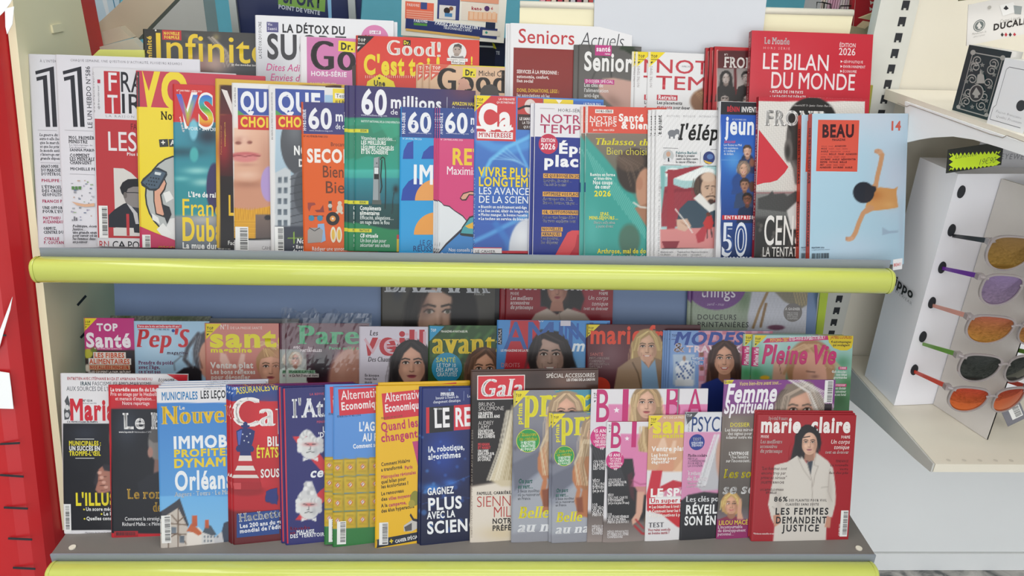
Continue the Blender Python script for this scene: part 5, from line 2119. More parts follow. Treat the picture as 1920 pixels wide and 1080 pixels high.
def p_qub(p):
    p.band(242, 'b6cfe0', 400, '9fb6c6', 516, 1e9, 1)
    p.ell(566, 268, 40, 62, '50535a', 1.5)
    p.glow(552, 245, 20, 30, '7d828a', .6)
    p.poly([(516, 324), (535, 314), (545, 320), (545, 430), (516, 440)], 'c9cfd4', 1.2)
    p.poly([(545, 330), (570, 316), (570, 440), (545, 432)], '6a6f78', 1.2)
    for k in range(5):
        for a in (521, 532):
            p.band(332 + 20 * k, '55606c', 343 + 20 * k, '707c88', a, a + 7, 1)
    for k in range(7):
        p.line([(545, 336 + 14 * k), (570, 330 + 14 * k)], 1.6, '3c4048', 1)
    p.ell(565, 360, 14, 40, '3a3d44', 2, a=.6)
    p.band(424, '3a3f4c', 520, '2c3240', 516, 1e9, 4)
    p.line([(540, 446), (570, 446)], 1.6, '9cc43c', 1)
    p.line([(551, 436), (551, 456)], 1.6, '9cc43c', 1)


def i_qub(S):
    S.R(516, 166, 93, 49, '3c54a4')
    S.T('QUE', 522, 208, 34, 'eef0f6', 82, 'x')
    S.R(609, 178, 15, 36, 'a4c6e2')
    S.R(517, 215.5, 130, 27, 'cd2f30')
    S.P([(517, 206), (530, 215.5), (517, 216)], '5aa052')
    S.T('CHO|ISIR', 522, 237, 17.5, 'f2d23a', 45, 'x')
    S.T('EN VENTE LE 23 MARS 2026 • www.quechoisir.org', 512, 262, 3, '77757a', 88, 'n', 90)
    S.R(624, 166, 30, 32, 'efd63a')
    S.R(628, 174.5, 19, 10, 'f2f0ec')
    S.T('Tes|t', 630, 183, 7, '2a2a2c', 15, 'n')
    S.T('ILS P|OLLUENT', 629, 195, 6.5, '2a2a2c', 16, 'b')
    S.T('N|ON', 551, 290, 16, 'f2f2f2', 13, 'x')
    S.T('D|ES', 560, 312, 13, 'f2f2f2', 11, 'x')
    S.T('N|os', 556, 456, 9, 'f0f0f0', 9, 'bi')
    S.T('• Ess|ai', 549, 465.5, 6, 'f0f0f0', 19, 'b')
    S.T('de so|in', 549, 473, 6, 'f0f0f0', 19, 'b')
    S.barcode(515, 425, 17, 60, 12, True)


mag(UB, (503, 160), None, 648, 'consumer magazine showing a dark sphere over apartment buildings', base='e6e4e4', paint=p_qub, ink=i_qub)


def i_60o(S):
    S.R(564, 191, 160, 60, '3a3878')
    S.T('60', 578, 240, 36, 'eeeef4', 47, 'b')
    S.T('mi|llions', 629, 227, 18, 'eeeef4', 21, 'b')
    S.T('de c|onsommateurs', 629, 242, 10, 'eeeef4', 17, 'n')
    S.T('HORS-SÉRIE', 574, 245, 5.5, 'e6e6f0', 40, 'b', 90)
    S.T('www.60millions-mag.com', 580, 246, 3, 'd0d0e4', 44, 'n')
    S.T('N° 002 FÉVRIER-MARS 2026', 569, 257, 3.4, '6a2a14', 46, 'b')
    S.T('Brocan|te', 620, 274, 7.2, '5a2a1c', 25, 'n')
    S.T('SECO|NDE MAIN', 576, 303.5, 23.5, 'f4ece6', 68, 'x')
    S.T('Bien| acheter', 604, 332.5, 22, '6e3820', 42, 'n')
    S.T('Bie|n vendre', 609, 362, 22, '6e3820', 38, 'n')
    S.P([(577, 380), (590, 380), (592, 384), (584, 386), (580, 397), (577, 390)], '9c4238')
    S.P([(606, 384), (608, 398), (594, 398), (590, 394), (600, 393)], '8e3a34')
    S.R(616, 377, 6, 18, '4a4a4a')
    S.C(619, 386, 4, 'c9c5bc')
    S.C(637, 381, 4, 'd8c8b4')
    S.C(637, 391, 5.5, 'd8c8b4', 8)
    S.C(632, 399, 2.6, 'd8c8b4')
    S.C(641, 399, 2.6, 'd8c8b4')
    S.R(579, 404, 28, 1.5, '3a3a40')
    S.C(584, 409, 5.4, '3a86a8')
    S.C(600, 409, 5.4, '3a86a8')
    S.C(624, 410, 12.5, '221e20')
    S.C(624, 410, 5.5, 'e0964a')
    S.C(624, 410, 2, 'efe2d2')
    S.P([(596, 420), (608, 419), (611, 451), (602, 455), (594, 450)], '8fb0d6')
    S.P([(577, 432), (582, 427), (600, 427), (606, 432), (603, 454), (577, 456)], 'a19c98')
    S.L([(580, 427), (590, 433), (600, 427)], 1.4, '33333a')
    for x in (621, 632):
        S.C(x + 4, 440, 5.4, 'e8dcc4', 15)
        S.C(x + 4, 440, 3, 'e4b84a', 10)
    S.T('Rédiger une anno|nce', 585, 470, 7.4, 'f4ece6', 58, 'n')
    S.T('OCCASION', 602, 479, 5, 'f4ece6', 42, 'n')


mag(UB, (564, 191), None, 706, 'orange magazine with small objects and a vinyl record', base='e2601e', ink=i_60o)


def p_60g(p):
    p.band(100, '34306a', 221, '3a2f66', -1e9, 1e9, 1)
    p.glow(870, 168, 40, 26, '6a3a50', .8)
    p.band(221, '2c9070', 334, '2aa08c', -1e9, 1e9, 1)
    p.poly([(665, 236), (692, 232), (700, 250), (735, 236), (745, 268), (720, 300), (690, 292), (665, 300)], '2a8062', 3, .7)
    p.poly([(710, 232), (752, 228), (758, 250), (730, 262)], '37a684', 3, .7)
    p.band(318, '4ab8ac', 336, '3aa49c', -1e9, 1e9, 3)
    p.band(334, '2f8c98', 384, '1e6070', -1e9, 1e9, 2)
    p.band(382, '1c4e50', 430, '173e3c', -1e9, 1e9, 3)
    p.poly([(640, 412), (700, 424), (760, 436), (760, 520), (640, 520)], '1e8352', 2)
    p.glow(742, 355, 6, 9, '20282c', 1)
    p.line([(738, 362), (735, 400)], 1.6, '20282c')


def i_60g(S):
    S.T('60', 677, 212.5, 44, 'f0f0f6', 51, 'b')
    S.T('millions', 732, 202, 22.5, 'f0f0f6', 98, 'b')
    S.T('de con|sommateurs', 732, 214.5, 9.5, 'f0f0f6', 40, 'n')
    S.T('www.60millions-mag.com', 677, 217, 3.6, 'd4d4e8', 49, 'n')
    S.R(838, 182, .8, 26, 'c8c8dc')
    S.T('AMAZON HAL|L', 848, 197, 6.2, 'ecd63a', 42, 'b')
    S.T('Des produits', 848, 206, 6, 'e8e8f0', 42, 'n')
    S.T('INSTITUT NATIONAL DE LA CONSOMMATION', 677, 229, 3.8, 'd2e8e0', 74, 'b')
    for y, t_ in ((241.5, 'ESSAI'), (376, 'ESSAI'), (428.5, 'PRATIQUE')):
        S.R(664, y, 27 if t_ == 'ESSAI' else 33, 6.6, 'd9d436')
        S.T(t_, 676 - (y - 241) * .012, y + 5.2, 3.9, '2c4a2c', 12 if t_ == 'ESSAI' else 19, 'b')
    S.T('Vitamines, pesticides…', 677, 262, 7, 'eef6f2', 66, 'n')
    S.T('LES MEILLEURS', 677, 270.5, 7, 'f2f8f4', 47, 'b')
    S.T('LÉGUMES CONGELÉS', 677, 280, 7, 'f2f8f4', 62, 'b')
    S.T('ET EN CONSERVE', 677, 288, 7, 'f2f8f4', 51, 'b')
    S.P([(701, 296), (712, 294), (713, 378), (699, 380)], '9aa2a6')
    S.P([(709, 296), (712, 294), (713, 378), (709, 379)], '70787c')
    S.R(701.5, 313, 9, 23, '1f2428')
    S.R(702, 314, 7.5, 12, 'dde4e6')
    S.C(706.5, 306, 1.6, '5a6266')
    S.R(698, 375, 17, 8, '59605c')
    S.L([(713, 300), (717, 294), (721, 297), (723, 320), (723, 370), (722, 392)], 1.6, '1c2426')
    S.L([(716, 300), (714, 330), (716, 350), (713, 362)], 2.2, '1c2426')
    S.T('Compléments', 675, 393.5, 7.4, 'f2f8f4', 40, 'b')
    S.T('alimentaires', 675, 402.5, 7.4, 'f2f8f4', 37, 'b')
    S.T('Efficacité, allégations…', 675, 411, 7, 'e8f2ee', 64, 'n')
    S.T('on nage dans le flou', 675, 419.5, 7, 'e8f2ee', 56, 'n')
    S.T('CB virtuelle', 675, 445, 7, 'f2f8f4', 34, 'bi')
    S.T('Un bon plan pour', 675, 454, 7, 'e8f2ee', 49, 'ni')
    S.T('sécuriser ses achats', 675, 462.5, 7, 'e8f2ee', 56, 'ni')
    S.R(744, 448, 80, 40, 'd8b82c')
    S.R(744, 440, 80, 8, 'c23a3a')


mag(UB, (665, 160), None, 892, 'green and purple magazine with a charging post, front of three copies', copies=[(13, 0), (20, 1)], base='228060', paint=p_60g, ink=i_60g, t=0.004)


def i_60b(S):
    S.R(750, 200, 110, 57, '2c4890')
    S.T('60', 764, 246.5, 35, 'eef0f6', 47, 'b')
    S.T('millions', 814, 232, 18, 'eef0f6', 60, 'b')
    S.T('HORS-SÉRIE', 759.5, 251, 5.8, 'e6e8f4', 40, 'b', 90)
    S.T('www.60millions-mag.com', 766, 250, 2.8, 'd0d6ea', 43, 'n')
    S.T('N° 240 AVRIL, MAI 2026', 755, 261.5, 3.4, 'd8ecf8', 36, 'n')
    q = lambda cx, cy, r, a0, a1: [(cx, cy)] + [(cx + r * math.cos(math.radians(a0 + (a1 - a0) * k / 14)), cy + r * math.sin(math.radians(a0 + (a1 - a0) * k / 14))) for k in range(15)]
    S.P([(755, 298), (757, 282), (764, 268), (775, 264), (775, 298)], '2a4aa8')
    S.P([(790, 298), (794, 285), (806, 274), (818, 272), (818, 298)], '2a4aa8')
    S.P([(752, 376), (755, 355), (766, 340), (780, 332), (796, 345), (796, 376)], '2a4aa8')
    S.P(q(818, 376, 40, 180, 270), 'e8a25a')
    S.P(q(818, 440, 42, 180, 270), 'eaa04a')
    S.T('IM|PÔTS', 774, 344, 34, 'f2f6fa', 41, 'b')
    S.T('LE GU|IDE', 787, 460, 10, '1f3f7c', 27, 'n')
    S.T('RÉUSSI|R', 774, 471, 10, '1f3f7c', 40, 'n')
    S.T('DÉCLARATION', 786, 480, 6, 'e4f2fa', 46, 'n')


mag(UB, (750, 200), None, 856, 'bright blue magazine with large figure two shapes', base='2f9fdc', ink=i_60b, psi=6, t=.004)


def i_60p(S):
    S.R(822, 202, 140, 57, '2c4890')
    S.T('60', 834, 247.5, 35, 'eef0f6', 45, 'b')
    S.T('m|illions', 882, 233, 17, 'eef0f6', 14, 'b')
    S.T('de', 882, 249, 10, 'eef0f6', 10, 'n')
    S.T('HORS-SÉRIE', 830, 252, 5.8, 'e6e8f4', 40, 'b', 90)
    S.T('www.60millions-mag.com', 836, 251, 2.8, 'd0d6ea', 43, 'n')
    S.T('N° 238 MARS-AVRIL 2026', 826, 263, 3.4, 'f6d8e4', 42, 'n')
    S.T('RE|TRAITE', 847, 308, 29, 'efc93a', 40, 'b')
    S.T('Maximi|ser', 837, 327, 15, 'f4e8ee', 50, 'n')
    S.P([(812, 374), (828, 379), (832, 384), (843, 386), (852, 394), (862, 400), (868, 404), (876, 414), (872, 424), (856, 440), (836, 458), (816, 478)], '3a3440')
    S.P([(812, 376), (828, 381), (832, 386), (842, 388), (852, 396), (861, 402), (867, 406), (874, 414), (870, 424), (854, 439), (836, 456), (816, 476)], 'e2e6ea')
    S.P([(816, 478), (836, 458), (856, 440), (876, 420), (900, 408), (900, 500), (814, 500)], '2b2a38')
    S.P([(817, 480), (838, 459), (858, 441), (878, 422), (900, 410), (900, 500), (814, 500)], '3c82c4')
    S.P([(862, 372), (868, 362), (882, 358), (900, 360), (900, 367), (880, 366), (874, 376), (866, 376)], '3a2630')
    S.P([(864, 371), (869, 364), (882, 360), (900, 362), (900, 365), (879, 364), (873, 373), (867, 374)], 'dca58c')
    S.P([(862, 440), (866, 426), (880, 406), (900, 400), (900, 446), (866, 442)], '2a3438')
    S.P([(864, 437), (868, 427), (881, 409), (900, 403), (900, 440)], '4aa0a8')
    S.P([(872, 424), (888, 416), (900, 420), (900, 430), (878, 428)], 'e3b23c')
    S.T('Nos conseils p|our', 841, 471.5, 6.5, 'eef2f6', 46, 'n')
    S.T('Rachat de trimestre|s', 827, 480, 6.5, 'eef2f6', 60, 'n')


mag(UB, (822, 202), None, 926, 'pink magazine with cartoon surfer on a cloud, front of three copies', copies=[(4, 0), (8, 1)], base='d6487e', ink=i_60p, t=.004)


def p_ca(p):
    p.band(180, '4a86d2', 420, '3a62b6', -1e9, 1e9, 2)
    p.band(420, '3a62b6', 520, '2e5aa8', -1e9, 1e9, 2)
    p.line([(900, 262), (925, 276), (960, 280), (1000, 268)], 16, '5aa6e6', 8, .7)
    p.line([(905, 330), (920, 300), (950, 276), (990, 258), (1010, 240)], 7, '6fc0f0', 4, .9)
    p.line([(960, 250), (975, 285), (992, 320), (1010, 350)], 5, '6ab8ee', 3, .8)
    for k in range(5):
        p.line([(925 + 6 * k, 298 - 5 * k), (965 + 5 * k, 300 + 3 * k)], 2.5, '9ad4f4', 2, .5)
    p.line([(890, 452), (920, 438), (955, 420), (1000, 398)], 8, '62b4ec', 5, .7)
    p.line([(930, 420), (950, 450), (960, 480)], 12, '3f80cc', 6, .7)
    p.ell(990, 470, 36, 60, 'd4d8e0', 3)
    p.glow(980, 448, 20, 30, 'f0f2f4', .6)


def i_ca(S):
    S.R(889.5, 178.5, 79, 85, 'd03c42')
    S.topv(890, 178.5, 31)
    S.T('LA CURIOSITÉ', 935, 187.5, 3.6, 'f4e4e4', 30, 'b')
    S.T('ÇA SE PARTAGE !', 931, 193.5, 3.6, 'f4e4e4', 35, 'b')
    S.T('Ça|', 897, 242, 46, 'f6f4f4', 65, 'x')
    S.P([(893, 236), (962, 239), (962, 244), (893, 241)], 'f6f4f4')
    S.R(895, 246.5, 67, 13, 'f4f0f0')
    S.T("M'INTÉRESSE", 897.5, 256.5, 8, 'c03440', 62, 'b')
    S.R(970.5, 183, 48, 60, 'c2403c')
    S.C(994, 200, 11, 'e0cfca', 14)
    S.L([(971, 205), (985, 199), (1008, 200), (1016, 196)], 4, '1e1c20')
    S.R(971, 214, 48, 29, '3c2422')
    S.T('LE SANS-|TABOU', 974, 225, 5, 'f2ecea', 22, 'b')
    S.T('LA TEN|DANCE', 979, 232.5, 5, 'f2ecea', 17, 'n')
    S.T('QUI M|ONTE', 981, 240.5, 5, 'f2ecea', 15, 'n')
    S.R(1019, 185.5, 56, 30, 'ecd13a')
    S.P([(1042, 187), (1054, 188), (1048, 195)], 'f2eee6')
    S.R(1075, 189, 56, 30, '3f6cbc')
    S.T('LE TOUR DU', 1094, 199, 6, 'e6ecf6', 32, 'b')
    for t_, y, h_, c, st_, w_ in (('VIVRE PLU|S', 330, 16.5, 'efd430', 'b', 94), ('LONGTEM|PS', 348.5, 16.5, 'efd430', 'b', 95), ('LES AVANCE|S', 364, 13, 'eef4fa', 'n', 96), ('DE LA SCIEN|CE', 380, 13, 'eef4fa', 'n', 95)):
        S.T(t_, 897, y, h_, c, w_, st_)
    for k, (t_, w_) in enumerate((('Bientôt un médicament anti-âge|', 87), ('Le lien social, élixir de longue vie|', 90), ('Moins manger, la bonne recette ?', 92), ('La techno au service du bien-vie|illir', 91))):
        S.C(898.5, 388 + 7.4 * k, 1.5, 'eef4fa')
        S.T(t_, 901.5, 390 + 7.4 * k, 5.2, 'eef4fa', w_, 'b')
    S.T('N° 542 AVRIL 2026 BELGIQUE 5,70', 889.5, 464, 2.6, 'c8d8ec', 130, 'n', 90)
    S.R(884, 465, 57, 30, 'f0eef0')
    S.R(884, 463.5, 57, 1.6, 'c8404c')
    S.T('LE CAHIER', 891, 474, 5.4, '3a3a42', 38, 'n')
    S.T('Questions', 892, 483, 6.8, '2a2a30', 40, 'b')
    S.R(941, 470, 80, 30, 'c83a46')
    S.T('• Depuis quand l|es', 946, 479, 4.6, 'f4e8e8', 42, 'n')


mag(UB, (890, 178), None, 1132, 'blue magazine with a DNA spiral and red logo square', base='4a86d2', paint=p_ca, ink=i_ca)


def i_nth(S):
    S.R(1003, 256, 160, 260, '20328c')
    S.L([(1012, 203), (1040, 204)], .7, '9a8a94')
    S.T('HORS-SÉRI|E', 1046, 209.5, 6, '5a545c', 44, 'n')
    S.T('NOTR|E', 1012, 230, 16, 'b23a62', 77, 'n')
    S.T('TEMP|S', 1012, 249, 16, 'b23a62', 77, 'n')
    S.C(1028, 270, 18, 'c62c4e', 19)
    S.T('ÉDITION', 1014.5, 266, 6.5, 'f6eaee', 27, 'b')
    S.T('2026', 1014, 279.5, 10.5, 'f6eaee', 28, 'b')
    S.T('Ép|argne', 1047, 287, 18, 'f4f4f8', 39, 'x')
    S.T('plac|ements', 1020, 311, 20, 'f4f4f8', 67, 'x')
    for k, (a_, b_, c_, w0, w1, w2) in enumerate((('CE QUI BOUGE EN 20|26', 'Retraite, fiscalité…', 'On fait le point', 64, 54, 43), ('OPTIMISEZ VOS PLAC|EMENTS', 'Assurance vie, PER,', 'livrets, Bourse, viager…', 64, 57, 66), ('OR, CRYPTOMONNAI|ES', 'Est-ce une bonne idée ?', 'On vous explique tout', 63, 66, 63))):
        y = 325 + 34.2 * k
        x = 1019 - 1.0 * k
        S.R(x - .5, y, 68, 8.8, 'e4a84a')
        S.T(a_, x + 1, y + 7, 5.8, '2a2c50', w0, 'b')
        S.T(b_, x, y + 16, 5.6, 'f0f0f6', w1, 'g')
        S.T(c_, x, y + 23.2, 5.6, 'f0f0f6', w2, 'g')
    for t_, y, w_ in (('NOUVELLES', 425.5, 38), ('ARNAQUES', 435, 36)):
        S.R(1015, y, w_ + 2, 8, 'e4a84a')
        S.T(t_, 1016.5, y + 6.5, 5.6, '2a2c50', w_ - 2, 'b')
    S.T('Les repérer,', 1014.5, 449.5, 6, 'f0f0f6', 34, 'g')
    S.T('les déjouer', 1014.5, 457, 6, 'f0f0f6', 32, 'g')
    S.P([(1040, 495), (1064, 436), (1072, 432), (1120, 432), (1120, 460), (1078, 462), (1066, 495)], 'd84a50')
    S.P([(1066, 495), (1078, 462), (1082, 440), (1120, 440), (1120, 495)], 'b82c3c')


mag(UB, (1003, 193), None, 1136, 'deep blue and white magazine with orange headline strips and red badge', copies=[(7, 0)], base='e9e6ea', ink=i_nth, t=.005, spine='3a4a9a')


def p_nts(p):
    p.band(249, '84766a', 330, '6a6a5c', 1099, 1e9, 1)
    p.band(330, '4f8a7e', 520, '3f948e', 1099, 1e9, 30)
    p.poly([(1098, 255), (1130, 290), (1170, 340), (1215, 410), (1215, 520), (1096, 520)], '3aa096', 4)
    for k in range(16):
        p.line([(1100 + 6 * k, 280 + 7 * k), (1118 + 7 * k, 330 + 9 * k)], 1.6, '8ad0c4', 1.4, .55)
    p.glow(1110, 430, 20, 60, '5ab8b0', .6)
    p.ell(1190, 320, 34, 42, '3a2f2a', 4)
    p.ell(1182, 302, 26, 20, '5c4a3e', 5)
    p.strands([(1165, 295), (1190, 310), (1205, 350)], 10, 20, 1.6, '7c685a', 5)
    p.ell(1212, 355, 20, 40, 'c08f74', 3)
    p.ell(1199, 344, 6, 12, 'b58066', 2)
    p.poly([(1190, 390), (1215, 380), (1225, 420), (1215, 430)], 'a8785e', 3)
    p.line([(1188, 380), (1200, 388), (1216, 390)], 3, 'dcdcd4', 2)
    p.ell(1180, 450, 20, 30, '54604c', 6, a=.7)


def i_nts(S):
    S.R(1098, 199, 170, 50, 'dc5240')
    S.T('Hors-série santé', 1102, 243, 4, 'f6e4de', 40, 'b', 90)
    S.R(1116, 205, 34, 7, 'f4ece8')
    S.T('HORS-SÉRIE', 1118, 210.5, 4.4, '4a3a38', 30, 'b')
    S.T('NOTRE', 1105, 227, 9.5, 'f6eae6', 52, 'n')
    S.T('TEMPS', 1105, 236.5, 9, 'f6eae6', 52, 'n')
    S.T('Santé', 1160, 227, 13, 'f8f2ee', 48, 'x')
    S.T('& bien|-être', 1165, 241, 13, 'f8f2ee', 51, 'x')
    S.T('Janv.- fév.- mars 2026', 1112, 245, 3.6, 'f6e4de', 40, 'b')
    for a in range(4):
        S.L([(1214, 215 + 3 * a), (1222, 210 + 6 * a)], 2, 'f8f2ee')
    S.T('Thalasso, th|ermes', 1115, 271.5, 12.5, 'ecdf3a', 101, 'fi')
    S.T('Bien choisi|r', 1136, 290, 14, 'e4d94a', 77, 'l')
    for t_, y, h_, w_ in (('Remise en forme', 330, 5.4, 47), ('et bien-être', 337, 5.4, 34), ('Nos coups', 345.5, 7, 37), ('de cœur', 353.5, 7, 29)):
        S.T(t_, 1130, y, h_, 'eef6f2', w_, 'b', al='c')
    S.T('2026', 1130, 368, 10, 'ece23a', 32, 'b', al='c')
    S.T('SPAS,', 1134, 404, 6, 'ece23a', 18, 'b', al='c')
    S.T('MINI-SÉJOURS…', 1132, 411.5, 6, 'ece23a', 55, 'b', al='c')
    S.T('Notre sélection', 1133, 419.5, 5, 'eef6f2', 40, 'gi', al='c')
    S.T('à prix doux', 1133, 426.5, 5, 'eef6f2', 32, 'gi', al='c')
    S.T('Arthrose, mal de d|os', 1120, 475, 8.5, 'ecdf3a', 86, 'b')
    S.T('Les soins d|oux', 1145, 485, 8.5, 'f2f6f4', 60, 'gi')
    S.R(1088.5, 342, 9.5, 18, '2c4a86')
    S.T('bayard', 1095, 359, 4.4, 'e4eaf2', 16, 'b', 90)


mag(UB, (1098, 199), None, 1250, 'teal magazine with coral header and a woman bathing', copies=[(8, 0)], base='e6e2e0', paint=p_nts, ink=i_nts, t=.005)


def p_ele(p):
    p.band(310, 'a9cfd0', 466, 'a9cfd0', 1240, 1e9, .8)
    for (x, y, rx, ry) in ((1262, 325, 16, 10), (1290, 330, 26, 9), (1320, 322, 20, 8), (1335, 340, 14, 8)):
        p.ell(x, y, rx, ry, 'eef2f0', 2)
    p.band(358, '9a3440', 410, 'a83c48', 1240, 1262, 2)
    p.poly([(1240, 352), (1262, 346), (1290, 356), (1330, 350), (1360, 356), (1360, 425), (1240, 425)], '9c3a46', 1.5)
    for k in range(30):
        p.ell(1242 + (k * 37 % 100), 352 + (k * 13 % 8), 4, 3, '8c2f3c', 1.5)
    p.noise(.05, 5, 3)
    p.poly([(1238, 312), (1248, 312), (1246, 350), (1240, 400)], '7fb8b6', 2)
    p.poly([(1252, 318), (1262, 318), (1266, 436), (1250, 436)], 'a03642', 1.2)
    p.poly([(1246, 322), (1300, 312), (1320, 311), (1262, 335)], 'a03642', 1.2)
    p.poly([(1238, 430), (1360, 424), (1360, 466), (1238, 466)], 'd98c8a', 1.2)
    p.poly([(1240, 452), (1274, 452), (1268, 466), (1246, 466)], '8c2f3c', 1.2)
    p.poly([(1268, 420), (1274, 392), (1290, 376), (1330, 376), (1345, 380), (1345, 425), (1300, 428)], '3c4f5e', 1.5)
    p.ell(1326, 352, 26, 28, '4a3a34', 2)
    p.strands([(1305, 335), (1302, 355), (1306, 375)], 9, 8, 1.5, '6a564a', 4)
    p.ell(1331, 354, 17, 25, 'cfae96', 1.6)
    p.ell(1328, 332, 14, 9, 'd9bca6', 3)
    p.line([(1322, 350), (1330, 348)], 1.6, '3a2c28')
    p.line([(1334, 349), (1341, 350)], 1.6, '3a2c28')
    p.ell(1326, 353, 2, 1.4, '2a2020')
    p.line([(1334, 352), (1336, 362), (1331, 364)], 1.3, '8a6a58')
    p.line([(1324, 369), (1336, 367), (1342, 370)], 2, '3a2a26')
    p.ell(1333, 378, 6, 5, '4a342e', 2)
    p.poly([(1300, 372), (1312, 362), (1332, 384), (1345, 378), (1345, 392), (1330, 398)], 'e8e6e2', 1.2)
    p.poly([(1268, 412), (1288, 410), (1296, 424), (1284, 434), (1270, 430)], 'd8b49e', 1.4)
    for k in range(4):
        p.line([(1276 + 3 * k, 416 + 2 * k), (1290 + 2 * k, 424 + 2 * k)], 1, 'a87c68')
    p.line([(1266, 392), (1282, 412), (1298, 436)], 2, 'ece6e0')
    p.poly([(1326, 404), (1334, 404), (1338, 418), (1334, 430), (1322, 430), (1318, 418)], 'c23a3a', 1.2)
    p.ell(1328, 402, 4, 4, '6a3a30')
    p.line([(1326, 430), (1326, 446)], 2.4, '3a3038')
    p.line([(1333, 430), (1335, 444)], 2.4, '3a3038')
    p.poly([(1304, 440), (1318, 424), (1326, 430), (1320, 452), (1308, 456)], 'b8404a', 1.5)
    p.band(465.5, '3a3a3c', 466.6, '3a3a3c', 1240, 1e9, .6)


def i_ele(S):
    S.T("l'éléphant", 1240, 257, 7.5, '2c2c2e', 41, 'b', 90)
    S.T('HISTOIRE | MUSIQUE | INTERNATIONAL'.replace('|', '·'), 1250, 219.5, 3.6, '8a8a90', 104, 'n', sp=.2)
    S.C(1260, 250, 8, '7b7d84', 6.5)
    S.C(1269, 247, 5, '7b7d84')
    S.R(1254, 252, 3.2, 8, '7b7d84')
    S.R(1262, 252, 3.2, 8, '7b7d84')
    S.L([(1272, 248), (1274, 256), (1271, 259)], 2.2, '7b7d84')
    S.T("l'élép|hant", 1272, 262, 29, '1d1d1f', 76, 'gi')
    S.T("la revue", 1345, 268, 4, '2a2a2c', 18, 'bi')
    S.L([(1243, 277.5), (1360, 281)], .8, '55555a')
    S.L([(1243, 309), (1360, 312)], .8, '55555a')
    S.C(1253, 292, 10, 'c3c5c6', 11)
    S.C(1253, 289, 4, 'cda48c', 5)
    S.P([(1245, 303), (1249, 296), (1257, 296), (1262, 303)], 'e2e2e6')
    S.P([(1252, 296), (1254.5, 296), (1255, 303), (1252, 303)], '2c3038')
    S.T('Fabrice Barlesi', 1267, 288.5, 4.6, '5aa0a8', 40, 'g')
    S.lines(['Il dirige le premier', 'centre de lutte contre', "le cancer d'Europe"], 1267, 294, 5.8, 4.2, '66666c', 'g', w=[36, 42, 38])
    S.L([(1313.5, 285), (1312.5, 307)], .7, '9a9aa0')
    S.C(1329, 296, 11, '34407a', 12)
    S.C(1331, 294, 6, '5a7ab4', 5)
    S.P([(1319, 300), (1327, 303), (1336, 305), (1330, 308), (1322, 305)], 'e2b84a')
    S.T("LA REVUE DE CULTURE GÉNÉRALE • N° 54 AVRIL 2026", 1236, 480, 2.6, '9a9aa0', 150, 'n', 90, sp=.3)
    for x in (1266, 1292, 1330):
        S.L([(x, 470), (x - .5, 486)], .6, 'aaaab0')
    for x, rows in ((1238, ('Shakespeare', 'Un illustre', 'inconnu')), (1269, ('Tanneries', 'Du cuir', 'à la gloire')), (1295, ('Maisons stoïques', 'La course à', "l'exploration"))):
        S.lines(rows, x, 474, 4.9, 3.4, '8a8a90', 'n', w=[24 if x != 1295 else 32, 19, 18 if x != 1295 else 28])


mag(UB, (1230, 205), None, 1372, 'white magazine with an illustrated bearded writer holding a quill, front of three copies', copies=[(6, 0), (12, 0)], base='e8e7e8', paint=p_ele, ink=i_ele, t=.004)


def p_jeu(p):
    p.band(214, '2a58b8', 300, '2f6cc4', 1351, 1e9, 1)
    p.band(300, '2f6cc4', 400, '1f4690', 1351, 1e9, 1)
    p.band(400, '1f4690', 520, '14284e', 1351, 1e9, 1)
    p.glow(1375, 300, 20, 26, '5aa0e0', .8)
    p.ell(1401, 302, 12, 14, '233250', 2)
    p.face(1401, 284, 19, 'd8b09a', '4a3a30', 'short', '2a3a60')
    p.ell(1396, 342, 24, 20, '2a4a8a', 3)
    p.face(1394, 316, 22, 'd2a890', '7a6a60', 'bob', '2c4c8c', smile=True)
    p.ell(1410, 305, 5, 8, '8a5a48', 2)
    p.face(1396, 347, 20, 'a87c66', '3a2c28', 'short', '35486c')
    p.ell(1410, 350, 6, 10, '5a3a2e', 2)
    p.face(1401, 374, 20, '7c4e3a', '1e1614', 'short', '1c2c4e')


def i_jeu(S):
    S.R(1348, 190.5, 120, 24, '25252c')
    S.T('BÉNIN', 1363, 209, 9, 'c8303e', 24, 'b')
    S.T('INVENT|E', 1390, 210, 9.5, 'eeecec', 30, 'b')
    S.T('jeun|e', 1360, 251, 33, 'eef2f8', 56, 'b')
    S.T('N° 3159 MARS 2026', 1373, 225.5, 3, 'd0dcf0', 26, 'n')
    S.T('EXCLUSIF', 1358, 268, 4, 'd84a5a', 21, 'b')
    S.lines(['Les Russes au Mali', 'une assistance', 'à 1 milliard', 'de dollars'], 1357, 273.5, 5.6, 4, 'e6eef8', 'n', w=[34, 27, 21, 18])
    S.R(1354, 403.5, 53, 8.5, 'c62c38')
    S.T('ENTREPRI|SES', 1358, 410.5, 6, 'f4ecec', 46, 'b', sp=.1)
    S.T('50', 1352, 478, 58, 'e4eaf4', 50, 'b')
    S.T('50', 1355, 475, 52, '2a4c8c', 43, 'l')
    S.T('CHAMPI|ONS', 1352, 493, 11, 'eef2f8', 50, 'b')


mag(UB, (1350, 190), None, 1470, 'deep blue news magazine with a column of faces and figure 50', base='e6e6ea', paint=p_jeu, ink=i_jeu, t=.010, spine='dcdce2')


